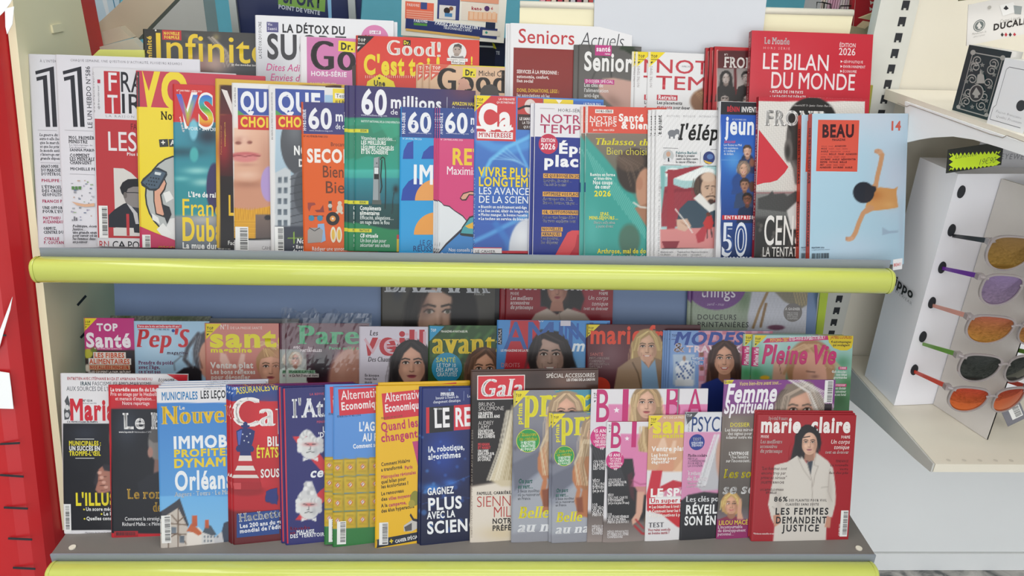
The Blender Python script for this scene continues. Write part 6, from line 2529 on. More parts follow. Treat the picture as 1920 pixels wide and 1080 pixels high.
def p_fpo(p):
    p.band(190, 'e2ded9', 360, 'd8d4ce', -1e9, 1622, 1)
    p.band(360, '8c8c8a', 418, '5f6060', -1e9, 1622, 8)
    p.poly([(1421, 372), (1440, 366), (1448, 358), (1452, 364), (1470, 362), (1476, 368), (1492, 358), (1500, 362), (1500, 400), (1421, 392)], '4c4c4c', 2)
    p.noise(.07, 7, 4)
    p.band(408, '3c3c3c', 520, '2a2a2a', -1e9, 1622, 8)
    for k in range(30):
        p.ell(1422 + (k * 29 % 78), 420 + (k * 17 % 64), 3, 4, '77726e' if k % 2 else '55504c', 1.5, a=.6)
    p.ell(1524, 262, 50, 80, '5c5856', 2)
    p.ell(1522, 225, 46, 42, '2a2827', 3)
    p.poly([(1482, 230), (1500, 226), (1512, 260), (1508, 300), (1486, 300)], '3b3836', 4)
    p.ell(1478, 282, 8, 22, '6c6764', 2)
    p.ell(1477, 284, 4, 12, '3c3937', 3)
    p.poly([(1484, 300), (1500, 320), (1510, 360), (1490, 344)], '77726f', 4)
    p.poly([(1475, 395), (1500, 372), (1500, 430), (1482, 430)], 'd6d4d2', 3)


def i_fpo(S):
    S.spine_txt = ('CENSURE : LA TENTATION TOTALITAIRE   FRONT', 0.4, 'f0dcdc', 0.8)
    S.P([(1423, 243), (1478, 313), (1471, 324), (1457, 338), (1444, 342), (1432, 343), (1418.5, 347)], 'd23a46')
    S.T('Trimestriel N° 19 - Janvier - Février - Mars 2026', 1487, 199, 3.6, 'e8e4e2', 75, 'g')
    S.T('FRO|NT', 1435, 235, 27, '6c6a6a', 66, 'g')
    S.T('FRO|NT', 1434, 234, 27, 'f4f2f0', 65, 'g')
    S.T('CEN|SURE', 1431, 459, 54, 'efece8', 58, 'n')
    S.T('LA TENTA|TION', 1429, 481, 17.5, 'efece8', 58, 'n')
    S.R(1445, 485, 60, 12, 'c2303a')
    S.R(1622, 190, 7, 330, 'c23240')


mag(UB, (1423, 181), None, 1630, 'white and red review with a black and white head, left of the pale blue covers', base='c23240', paint=p_fpo, ink=i_fpo, t=.012, spine='a8222e', psi=6)


def p_bea(p):
    p.band(200, 'b6d6e8', 520, 'aed2e6', -1e9, 1e9, 1)
    p.glow(1640, 215, 90, 60, 'cdd8e6', .9)
    p.glow(1680, 330, 50, 90, 'c9d4e6', .9)
    p.glow(1600, 470, 90, 40, 'c2d8ea', .8)
    sk = 'cf9a70'
    p.line([(1650, 288), (1654, 290), (1650, 310), (1645, 330), (1641, 352)], 8.5, sk, 1.4)
    p.line([(1640, 350), (1634, 362)], 11, sk, 2)
    p.ell(1647, 284, 8, 5, 'd6a684', 1.4, 8)
    for k in range(4):
        p.line([(1641 + 2.2 * k, 281), (1640 + 2 * k, 286)], 1.1, 'c08e6e')
    p.poly([(1632, 356), (1650, 351), (1676, 354), (1683, 350), (1681, 360), (1682, 372), (1684, 389), (1660, 393), (1632, 396), (1622, 388), (1628, 372)], 'd79c5e', 1.3)
    p.glow(1640, 366, 18, 12, 'b8703a', .7)
    p.glow(1668, 384, 14, 8, 'e4b070', .7)
    p.line([(1630, 388), (1618, 400), (1610, 418), (1604, 436), (1598, 446)], 8.5, sk, 1.4)
    p.line([(1634, 390), (1624, 396)], 10, sk, 2)
    p.ell(1593, 448, 8, 4.5, 'd6a684', 1.4, -12)
    for k in range(4):
        p.line([(1586 + 2.2 * k, 444), (1586 + 2.2 * k, 450)], 1.1, 'c08e6e')
    p.ell(1619, 361, 20, 20, '262a36', 1.5)
    p.poly([(1622, 345), (1642, 350), (1643, 356), (1634, 368), (1630, 378), (1620, 380)], '2c2c36', 2)
    p.poly([(1654, 426), (1666, 433), (1684, 432), (1684, 436), (1666, 438), (1654, 441)], 'a2b8ce', 2)
    p.glow(1690, 425, 6, 60, 'b4c6da', .7)


def i_bea(S):
    S.spine_txt = ('BEAU MAGAZINE            PARTOUT CHEZ SOI', 0.42, '4a1820', 0.78)
    S.P([(1534, 224.5), (1611, 225.5), (1607, 322), (1530, 321)], 'de5a48')
    S.T('BEAU', 1541, 257, 22.5, '3c1820', 62, 'x')
    S.T('MAGAZINE', 1560, 264, 3.8, '3c1820', 25, 'x')
    r = random.Random(2)
    words = ['BELLE', 'SOURIRE', 'COURAGE', 'MODE', 'FEMME', 'PAGE', 'AGILE', 'ART', 'FORÊT', 'VOYAGE', 'ADRESSES', 'RÉINVENTER', 'AIMER', 'PAIX']
    for k in range(9):
        x = 1540 - k * .4
        y = 275.5 + 5.0 * k
        n = 0
        while x < 1590 - .4 * k and n < 4:
            t_ = words[(k * 3 + n * 5) % len(words)]
            w_ = len(t_) * (2.7 if r.random() < .5 else 2.0)
            S.T(t_, x, y, 3.0 if w_ > 2.4 * len(t_) else 2.3, '4a1c24' if w_ > 2.4 * len(t_) else '8a3434', w_, 'b' if w_ > 2.4 * len(t_) else 'n')
            x += w_ + 3.5
            n += 1
    S.T('14', 1668, 244, 16, 'd2604e', 22, 'x')
    S.T('PRINTEMPS 2026', 1521.5, 466, 2.8, '4a5a6c', 24, 'b')
    S.T('Le magazine qui fait du bien, trimestriel', 1521.5, 469.5, 2.2, '7a8a9c', 34, 'n')
    S.barcode(1520, 474, 37, 14, 21, False, frame=False)


mag(UB, (1523, 213), None, 1703, 'pale blue magazine with a swimmer seen from behind, front of two thick copies', copies=[(12, 0)], base='b6d4e8', paint=p_bea, ink=i_bea, t=.017, spine='d84e3e', psi=5)


# ------------------------------------------------------------------ MAGAZINES, lower shelf, back row
LB = Row(19, -0.282, 0.138, 2)
LM = Row(19, -0.402, 0.036, 3)


def p_leaf(p):
    p.noise(.25, 9, 3)
    p.glow(235, 596, 12, 6, '4f6a34', .9)
    p.glow(330, 596, 40, 5, '5a7048', .8)


mag(LB, (206, 592), None, 395, 'magazine with a leafy cover edge, mostly hidden behind the pink and pale blue covers', base='8d9486', paint=p_leaf, step=3)
mag(LB, (392, 597), None, 560, 'plain grey magazine, mostly hidden behind the salmon cover', base='858a92', ydef=.125)


def p_baz(p):
    p.band(500, '55524a', 640, '403c35', -1e9, 1e9, 2)
    p.face(822, 590, 112, 'd9b098', '17130f', 'long', None, eyes='4a4a3a', part=-.1)
    p.ell(870, 600, 26, 70, '14100e', 6)
    p.glow(745, 545, 10, 20, '27314a', .6)
    p.glow(796, 575, 14, 30, '6a4a40', .6)


def i_baz(S):
    S.T('BAZAAR', 722, 548, 46, 'dfe2e6', 198, 'f')
    S.T('FRANCE', 889, 553.5, 3.8, 'd0d0cc', 19, 'n', sp=.15)
    S.R(929, 480, 9, 180, '1d1b1c')


mag(LB, (714, 503), None, 937, 'dark fashion magazine showing close eyes and brown hair, under the shelf edge', base='4a463f', paint=p_baz, ink=i_baz)


def p_mcb(p):
    p.band(490, '9c1c2a', 640, 'a01f2e', -1e9, 1e9, 2)
    p.poly([(1017, 495), (1032, 495), (1032, 574), (1014, 574)], '2f6a8c', 2)
    p.ell(1050, 540, 36, 50, '1c1618', 4)
    p.poly([(1080, 520), (1096, 560), (1088, 582), (1062, 570)], '1c1618', 4)
    p.poly([(1014, 545), (1030, 545), (1026, 575), (1014, 574)], '1c1618', 4)
    p.face(1045, 543, 50, 'c98f78', '1c1618', 'short', None, 'b03a4a', back=False)
    p.poly([(1034, 566), (1054, 566), (1058, 584), (1030, 584)], 'bb806a', 2)
    p.poly([(996, 600), (1004, 588), (1026, 578), (1044, 590), (1064, 578), (1096, 588), (1106, 600), (1110, 640), (990, 640)], 'd6c2b4', 2)
    p.line([(1049, 586), (1050, 606)], 1.4, 'a89486')
    p.poly([(1095, 520), (1140, 520), (1138, 585), (1098, 580)], 'b8485a', 8, .5)


def i_mcb(S):
    S.T('marie claire', 955, 541, 34, 'efe8e6', 186, 'x')
    S.T('MODE', 957, 553, 5.4, 'e6d2d0', 16, 'b')
    S.lines(['Les meilleurs', 'accessoires', 'du printemps'], 957, 562, 8.6, 7, 'eadcda', 'gi', w=[42, 36, 43], dx=-.2)
    S.T('FORME', 1140, 553, 5.4, 'eadcda', 17, 'b', al='r')
    S.T('Un corps', 1140, 562.5, 7.6, 'eadcda', 38, 'ni', al='r')
    S.T('tonique', 1140, 573, 7.6, 'eadcda', 31, 'ni', al='r')
    S.T('tout en douceur', 1140, 581.5, 6, 'eadcda', 46, 'gi', al='r')


mag(LB, (948, 500), None, 1151, 'red fashion magazine showing a woman in a cream top, under the shelf edge', copies=[(10, 0)], base='a01f2e', paint=p_mcb, ink=i_mcb, t=.006)


def p_thi(p):
    p.band(490, '8a9c84', 640, 'b6c0ae', -1e9, 1e9, 2)
    p.glow(1330, 580, 30, 30, 'a2b49a', .7)
    p.glow(1395, 560, 16, 30, '6a8660', .7)
    p.poly([(1410, 545), (1530, 540), (1530, 625), (1400, 625), (1402, 590)], 'd5d6e0', 4)
    p.ell(1343, 535, 56, 46, '7c4a92', 1.4)
    p.poly([(1450, 545), (1520, 545), (1516, 570), (1500, 580), (1470, 565)], '97907e', 3)
    for k in range(6):
        p.line([(1488 + 5 * k, 545), (1494 + 5 * k, 572)], 2, 'cbb88e', 1.5)
    p.line([(1440, 545), (1424, 580), (1412, 614)], 5, 'a9875c', 1.6)
    p.line([(1436, 570), (1426, 612)], 5, '9a7850', 1.6)
    p.ell(1455, 614, 16, 5, '7a4a62', 2)
    p.noise(.03, 6, 5)


def i_thi(S):
    S.T('things', 1314, 557, 22, 'f0e8f4', 66, 'n')
    S.T('avril - mai', 1325, 573, 6, 'e6d8ec', 32, 'li')
    S.T('DOUCEURS', 1307, 599, 9.5, '26282a', 74, 'n', sp=.06)
    S.T('PRINTANIÈRES', 1307, 613, 9.5, '26282a', 97, 'n', sp=.06)
    S.C(1486.5, 586, 17.5, '8d8886')
    S.T('À GAGNER', 1486, 581.5, 4.6, 'f0eeec', 28, 'b', al='c')
    for k in range(4):
        S.T(('TROUSSE', 'BEAUTÉ', 'BON CADEAU', 'SURPRISES')[k], 1486, 588 + 3.6 * k, 2.4, 'e4e2e0', 20, 'n', al='c')


mag(LB, (1300, 497), None, 1517, 'green and white magazine with a purple disc, under the right end of the shelf edge', copies=[(7, 0)], base='93a38c', paint=p_thi, ink=i_thi, t=.005)


# ------------------------------------------------------------------ MAGAZINES, lower shelf, middle row
def p_top(p):
    p.band(650, '3a2f2c', 740, '2c2426', -1e9, 1e9, 1)
    p.band(560, 'c2357e', 656, 'c43882', -1e9, 1e9, 1)
    p.ell(165, 663, 9, 9, 'b9b63c', 2)
    p.ell(164, 690, 6, 7, 'd8d2c2', 2)
    p.ell(176, 656, 6, 5, '6a7a2a', 2)
    p.glow(244, 668, 8, 14, '2a2a3a', .9)
    p.glow(182, 694, 10, 6, 'a8652a', .7)


def i_top(S):
    S.topv(156, 596.5, 26, 'ecd628')
    S.T('TOP', 182, 620, 13, 'f6eef4', 40, 'x')
    S.T('Santé', 162, 650, 25, 'f6eef4', 86, 'x')
    S.T('N° 426 AVRIL 2026 topsante.com', 177, 654.5, 2.6, 'f0d4e4', 52, 'b')
    S.R(175, 660, 61, 12, 'ece2da')
    S.T('LES FIBRES', 177, 670.5, 9, 'd9582c', 57, 'b')
    S.R(166, 671.5, 80, 12, 'ece2da')
    S.T('ALIMENTAIRES', 168, 682, 9, 'd9582c', 76, 'b')
    S.R(167, 684, 77, 9, 'd8a684')
    S.T('NOS ALLIÉES MINCEUR', 169, 691.5, 6, 'c23e20', 73, 'x')
    S.T('ELLES COUPENT LA FAIM, BRÛLENT', 166, 699, 4, 'efe6e0', 80, 'b')


mag(LM, (156, 596), None, 251, 'small pink magazine with white rounded title, leftmost of the middle row', base='c2357e', paint=p_top, ink=i_top, psi=1)


def p_pep(p):
    p.glow(300, 640, 50, 40, 'c0dcf0', .8)
    p.ell(392, 662, 30, 42, '4a4a52', 4)
    p.line([(372, 626), (352, 652), (346, 674), (360, 690)], 7, '4a4a52', 4)
    p.line([(340, 668), (326, 680), (328, 694)], 2.5, '6a7078', 3, .8)
    p.line([(330, 664), (348, 670)], 2, '6a7078', 2, .8)
    p.ell(388, 674, 15, 34, 'd49a84', 2)
    p.line([(372, 662), (374, 674), (379, 690)], 3, '8a5a4c', 2)
    p.poly([(330, 700), (345, 690), (366, 686), (378, 696), (380, 760), (326, 760)], '1f1a20', 3)
    p.strands([(372, 630), (364, 660), (368, 690)], 8, 12, 1.6, '8a8c94', 3)


def i_pep(S):
    S.R(257, 608.5, 84, 6.5, 'd23248')
    S.T('Parce que la vie est belle après 60 ans !', 259, 613.5, 4, 'f4e4e6', 80, 'b')
    S.T("Pep'S", 255, 651, 34, 'd2333c', 100, 'fi')
    S.C(325, 620, 3, '2a4a9a')
    S.T('N° 15  MARS - AVRIL 2026', 290, 619, 3, '3a4a6a', 28, 'b')
    S.T('magazine', 313, 664, 6, '7a6a80', 40, 'gi')
    S.lines(['Prendre du poids', "avec l'âge,", "ce n'est pas"], 260, 683, 8.4, 6.4, 'a33274', 'g', w=[66, 41, 42])


mag(LM, (250, 602), None, 392, 'pale blue magazine with red serif title and half hidden face', base='a6cae4', paint=p_pep, ink=i_pep)


def p_smA(p):
    p.band(600, 'd58a80', 760, 'd08478', -1e9, 1e9, 2)
    p.poly([(413, 660), (424, 664), (432, 682), (445, 690), (420, 692), (412, 676)], 'ecc0b2', 3)
    p.poly([(452, 662), (460, 664), (458, 682), (444, 690)], 'ecc0b2', 3)
    p.face(508, 690, 60, 'e2a98e', 'b88a5c', 'short', 'c8b0a4')
    p.ell(520, 688, 10, 30, 'd2967c', 4, a=.5)
    p.strands([(480, 650), (500, 640), (525, 655)], 10, 12, 2, 'e4c898', 4, .7)


def i_smA(S):
    S.topv(384, 607, 31, 'ecd628')
    S.T('N°1', 413, 617.5, 9, 'f0e6e2', 17, 'n')
    S.T('DE LA PRESSE SANTÉ', 432, 617, 4.6, 'eed8d2', 60, 'n')
    S.T('sant|é', 394, 650, 33, 'ece036', 128, 'x')
    S.T('magazine', 395, 660.5, 8.6, 'ece036', 79, 'x')
    S.T('Ventre plat', 395, 690, 10.5, 'f4ebe6', 81, 'x')
    S.T('Les bons réflexes', 395, 701, 8, 'f4ebe6', 85, 'x')
    S.T('pour dégonfler', 396, 711, 8, 'f0ded8', 74, 'x')


mag(LM, (383, 606), None, 523, 'salmon magazine with big yellow title and short blond hair', base='d58a80', paint=p_smA, ink=i_smA, over=[(508, 680, 26, 30), (508, 700, 20, 24)])


def p_par(p):
    p.band(600, '5a1a34', 780, '4a1a30', -1e9, 1e9, 2)
    p.glow(600, 690, 30, 50, '18141c', .95)
    p.ell(664, 712, 48, 62, 'c08a76', 8)
    p.glow(640, 690, 14, 30, 'd8a896', .6)
    p.band(655, '9aa09c', 700, 'b0b4ae', 536, 575, 1.5)
    p.face(554, 674, 22, 'dba592', 'c9b49c', 'bob', 'd8e4dc', smile=True)
    p.glow(580, 655, 20, 20, '8a5a70', .5)


def i_par(S):
    S.T('Pare|nts', 560, 645, 35, '35ad72', 118, 'f')
    S.T("Parce qu'il y a", 617, 655, 5, '35ad72', 56, 'b')
    S.T('AVEC', 550, 653.5, 4.6, 'ecdfe4', 13, 'b')
    S.T('MATERNELLES', 563, 659.5, 4.6, 'ecdfe4', 41, 'b')
    S.T('les', 577, 654.5, 5, 'ecdfe4', 9, 'ni')
    S.R(541, 694, 50, 6, '86b692')
    S.T('MARIE-LAURE', 543, 699, 4, '2a5a40', 46, 'b')
    S.R(541, 700.5, 57, 7, 'd8cfce')
    S.T('« Ça fait 3 ans et demi', 543, 706, 4.6, '2c2428', 54, 'b')


s_par = mag(LM, (534, 606), None, 692, 'plum magazine with green title sealed in clear film, front copy', copies=[(13, -1)], base='551a32', paint=p_par, ink=i_par, t=.005)


def p_vei(p):
    p.face(772, 684, 72, 'd9a68e', '221c1c', 'long', 'c8b8c8', 'b0505a', part=-.02)
    p.ell(706, 725, 14, 6, 'e6e0ec', 2)


def i_vei(S):
    S.T('veill|ées', 677, 664.5, 45, 'bf2f3a', 126, 'b')
    S.T('veill|ées', 679.5, 664, 44, 'ddb4c0', 124, 'l')
    S.T('Les', 693, 629, 10, '4a4048', 16, 'fi')
    S.T('Des Chaumière|s', 690, 678, 9, '4a4048', 60, 'fi')
    S.lines(['En kiosque', 'tous les', 'mois'], 684, 706, 6.4, 4.8, '3a343c', 'b', w=[27, 23, 14])


mag(LM, (673, 612), None, 885, 'lilac white magazine with red inline title and a woman with long black hair', base='dcd5e2', paint=p_vei, ink=i_vei, psi=2, over=[(772, 682, 39, 46), (772, 730, 46, 50)])


def p_ava(p):
    p.band(600, '2f5428', 770, '2a4c24', -1e9, 1e9, 2)
    for k in range(26):
        x, y = 806 + (k * 41 % 140), 606 + (k * 23 % 100)
        p.line([(x, y), (x + 14, y - 16)], 6, '47763a' if k % 2 else '1d3a1c', 4, .8)
    p.face(908, 694, 66, 'd8a184', '5a3d2c', 'long', '6a5040', part=.05)


def i_ava(S):
    S.P([(804, 611), (833, 612), (804, 641)], '2f9ac8')
    S.T('TOP', 808, 622, 5.4, 'eef4f8', 10, 'b')
    S.T('MAGAZINE-AVANTAGES.FR', 827, 623, 3.6, 'eef0e4', 50, 'b')
    S.T('avant|ages', 811, 663, 42, 'e8c926', 120, 'f')
    S.C(838, 690, 28.5, '2a93ba', 29)
    S.T('SANTÉ', 836, 679, 8.5, 'd8dc5a', 37, 'n', al='c')
    S.T('LE TOP 10', 837, 688.5, 7, 'eef6f8', 36, 'n', al='c')
    S.T('DES APPLIS', 838, 697, 7, 'eef6f8', 41, 'n', al='c')
    S.T('GRATUITES', 838, 705.5, 7, 'eef6f8', 38, 'n', al='c')


mag(LM, (803, 610), None, 960, 'leafy green magazine with yellow serif title and a blue disc', base='2f5428', paint=p_ava, ink=i_ava, over=[(908, 692, 36, 42), (908, 735, 42, 45)])


def p_ami(p):
    p.band(590, '4a8fd2', 770, '5b98d4', -1e9, 1e9, 2)
    p.poly([(944, 700), (958, 600), (1012, 600), (1010, 700), (1000, 760), (936, 760)], 'c02c38', 1.5)
    p.glow(1085, 690, 20, 40, '9cc4e6', .6)
    p.face(1031, 668, 74, 'b99a8c', '2b2424', 'bob', '6a7a94', 'a86a6a', smile=True, part=-.22)
    p.poly([(1058, 660), (1074, 668), (1082, 690), (1062, 690)], '2b2424', 4)


def i_ami(S):
    S.T('A', 945, 654, 50, '3a62a8', 44, 'n')
    S.T('MI|NA', 985, 654, 50, '3a62a8', 76, 'n')
    S.T('N', 1056, 636, 30, '3464b4', 32, 'n')
    S.R(1051, 601, 19, 10, 'd4d0dc')
    S.T('CO', 1009, 603.5, 6, 'dce8f4', 11, 'b')
    S.R(932, 616, 9.5, 30, '1d1b26')
    S.T('AMINA', 939.5, 645, 5.4, 'ecebf2', 27, 'n', 90)
    S.T('LE MAGAZINE DE LA FEMME', 939, 659, 4, 'f0e8ea', 62, 'b')
    S.T('DROITS', 939, 688, 7.5, 'd88a90', 36, 'n')
    S.T('m|ode', 1071, 658, 20, 'e9f2fa', 26, 'bi')


mag(LM, (932, 600), None, 1144, 'blue and red women magazine with a smiling dark haired woman', base='4a8fd2', paint=p_ami, ink=i_ami, psi=2, over=[(1031, 668, 42, 46)])


def p_mfr(p):
    p.band(600, '4c1620', 680, '5a1e28', -1e9, 1e9, 2)
    p.band(680, '5a1e28', 770, '3f1a1e', -1e9, 1e9, 2)
    p.glow(1145, 665, 36, 46, '8a6a70', .6)
    p.face(1213, 652, 52, 'ddb093', 'b39464', 'long', 'a08062', smile=True, part=.08)
    p.poly([(1150, 735), (1158, 690), (1180, 674), (1200, 668), (1214, 735)], 'a28468', 2)
    p.poly([(1226, 670), (1256, 680), (1258, 735), (1222, 735)], '8e7258', 2)
    p.poly([(1202, 674), (1216, 690), (1228, 674), (1236, 735), (1204, 735)], '86a8c8', 2)
    p.poly([(1204, 668), (1224, 668), (1216, 690)], 'd8a488', 2)
    p.line([(1186, 680), (1196, 700), (1204, 735)], 2.5, '6e563f', 2)


def i_mfr(S):
    S.topv(1100, 608.5, 25, 'ecd62c')
    S.T('mari|e france', 1106, 643.5, 33, 'e4482a', 79, 'b')
    S.T('SANTÉ', 1106, 667, 5.6, 'c8706a', 25, 'n')
    S.lines(['PEUT-ON FAIRE', 'CONFIANCE', 'AU DIAGNOSTIC', 'DE L’IA ?'], 1105, 673.5, 5.4, 4, 'd8c4c2', 'g', w=[38, 29, 38, 24])
    S.C(1124, 726, 20, 'd23c26', 19)


mag(LM, (1100, 608), None, 1314, 'dark red magazine with a blonde woman in a trench coat', base='4c1620', paint=p_mfr, ink=i_mfr, psi=2, over=[(1213, 650, 28, 33), (1213, 690, 32, 36)])


def p_mod(p):
    p.band(600, '84a6da', 770, '7a9cd2', -1e9, 1320, 8)
    for i in range(14):
        for j in range(14):
            p.band(616 + 11 * j, 'd9a2b4' if (i + j) % 2 else 'c87c8e', 627 + 11 * j, 'd9a2b4' if (i + j) % 2 else 'c87c8e', 1310 + 11 * i, 1321 + 11 * i, 1.5)
    for k in range(8):
        p.band(660 + 9 * (k % 6), '8c5a4c', 668 + 9 * (k % 6), '8c5a4c', 1312 + 20 * (k % 3), 1319 + 20 * (k % 3), 1.5)
    p.band(664, 'b9cbe0', 722, 'a8bcd4', 1262, 1303, 1)
    p.poly([(1266, 690), (1272, 682), (1278, 676), (1290, 676), (1298, 684), (1302, 694), (1296, 706), (1296, 712), (1270, 712), (1268, 702)], 'e8ecf2', 1.2)
    for k in range(22):
        p.ell(1269 + (k * 13 % 31), 680 + (k * 7 % 31), 2, 2.3, '3a5a9a', 1)
    p.ell(1283, 672, 3, 5, 'b08a72', 1.5)
    p.band(712, 'dde0e4', 724, 'd0d4da', 1266, 1300, 2)
    p.face(1358, 674, 54, 'dba58a', '3d261e', 'long', '24347e', 'b0404a', smile=True)


def i_mod(S):
    S.T('TOP', 1260, 631.5, 4.8, '2c3c70', 9, 'b')
    S.R(1259, 636, 10, 1, '2c3c70')
    S.T('MODES', 1263, 645.5, 22, '35509f', 132, 'xi')
    S.T('&', 1263, 660, 17, 'f0dfe6', 22, 'g')
    S.T('TRAV|AUX', 1287, 660, 11.5, 'eed6de', 56, 'x')
    S.R(1296, 669.5, 24, 5.5, '5f8cc8')
    S.T('MANTEAUX !', 1297.5, 674, 4, 'f0f4fa', 21, 'b')
    S.R(1298, 676.5, 21, 7.5, '5f8cc8')
    S.lines(['TAILLES', 'DU 34 AU 54'], 1299, 680, 3.6, 3, 'f0f4fa', 'b', w=[13, 18])


mag(LM, (1257, 620), None, 1449, 'sewing magazine with pink checks, blue title and a small blouse picture', copies=[(4, 0), (7, -1), (10, -1)], base='84a6da', paint=p_mod, ink=i_mod, psi=3, t=.004, over=[(1358, 672, 29, 34), (1358, 710, 34, 36)])


def p_ple(p):
    p.band(620, 'b6d8d8', 700, '8cc0b0', -1e9, 1e9, 2)
    p.band(700, '7ab08c', 800, '2c5a2c', -1e9, 1e9, 20)
    for (x, y, c) in ((1425, 660, '7fc09c'), (1418, 700, '3f9a5a'), (1440, 690, '8cc8b4'), (1580, 680, '4f9068'), (1590, 720, '3c7a46'), (1575, 750, '2c5f30'), (1575, 640, 'a8d0dc'), (1446, 650, 'cfe4ea')):
        p.glow(x, y, 18, 16, c, .8)
    p.ell(1520, 690, 46, 54, 'ab7d58', 5)
    p.strands([(1486, 660), (1520, 645), (1560, 690)], 16, 18, 2, 'd6b088', 4, .7)
    p.ell(1518, 708, 32, 48, 'd79e84', 3)
    p.line([(1512, 696), (1528, 698)], 2, '6a4234', 1.6)
    p.glow(1528, 706, 8, 4, '8a5a4a', .8)
    p.poly([(1446, 730), (1450, 682), (1458, 672), (1464, 678), (1472, 676), (1474, 690), (1472, 730)], 'd8a890', 3)
    p.line([(1460, 676), (1464, 700)], 1.2, '7a5646', 1.2)
    p.line([(1470, 700), (1484, 676), (1478, 660)], 5, 'b48a62', 4)
    p.ell(1434, 708, 9, 4, 'e6b62c', 1.5)


def i_ple(S):
    S.topv(1412.5, 628.5, 26, 'ecd62c')
    S.P([(1438, 634.5), (1555, 628), (1555, 637), (1430, 643)], 'd03678')
    S.T('PSYCHO-TEST', 1444, 641, 6, 'f0d83a', 35, 'b', 3)
    S.T('ÊTES-VOUS SUPERSTITIEUX ?', 1480, 638.5, 6, 'f6eef2', 67, 'b', 3)
    S.R(1410, 651, 13, 36, 'cc3478')
    S.T('Pleine Vie', 1421, 686, 8, 'f4e6ee', 33, 'bi', 90)
    S.T('Pleine Vie', 1427, 681, 34, 'c92a6e', 140, 'bi')
    S.T('Pleine Vie', 1427.6, 680.6, 34, 'd23478', 140, 'ni')
    S.P([(1552, 626), (1601, 624), (1600, 642), (1597, 652), (1588, 657), (1576, 657), (1562, 652), (1554, 642)], 'e7cd2c')
    S.T('JAMBES LOURDES', 1577, 635, 6.4, 'b8402c', 40, 'b', al='c')
    S.T('4 automassages', 1577, 643, 4.6, '2c2a24', 38, 'b', al='c')
    S.T('qui soulagent', 1577, 649, 4.6, '2c2a24', 32, 'b', al='c')
    S.R(1572, 687.5, 16, 5.5, 'd03678')
    S.T('CUISINE', 1574, 691.6, 3.4, 'f4e6ee', 12, 'b')
    S.lines(['Œufs chocolat :', 'nos idées', 'gourmandes'], 1588, 699, 5.4, 4.4, 'eef4ee', 'b', al='r', w=[29, 20, 25])
    S.R(1562, 719.5, 25, 5.5, 'd03678')
    S.T("POUVOIR D'ACHAT", 1564, 723.6, 3.4, 'f4e6ee', 21, 'b')
    S.lines(['Bien choisir', 'son autocuiseur', 'et son hotel'], 1586, 730, 6, 4.4, 'e6f0e6', 'b', al='r', w=[24, 26, 22])


mag(LM, (1412, 628), None, 1600, 'magazine with pink brush script and a woman touching her hair, front of two', copies=[(16, 1)], base='9cc8c0', paint=p_ple, ink=i_ple, psi=1, t=.006)


# ------------------------------------------------------------------ MAGAZINES, lower shelf, front row
LF = Row(19, LZ + 0.0008, 0, 6, seen=True)


def p_mar(p):
    p.band(794, '22242c', 994, '1c1d24', 118, 1e9, 1)
    p.glow(160, 812, 30, 20, '3c4250', .6)
    p.poly([(176, 905), (182, 884), (196, 870), (210, 872), (210, 924), (190, 930)], '34323a', 3)
    p.poly([(179, 918), (184, 902), (185, 880), (192, 874), (196, 882), (210, 884), (210, 920), (196, 924), (184, 924)], 'b07868', 2)
    for k in range(4):
        p.ell(187 + 4 * k, 886 + 9 * k, 4, 3, 'dba898', 1.5)
        p.line([(184 + 2 * k, 892 + 9 * k), (200, 894 + 8 * k)], 1.2, '6a4038')
    p.ell(212, 820, 7, 22, 'b08a7c', 2)


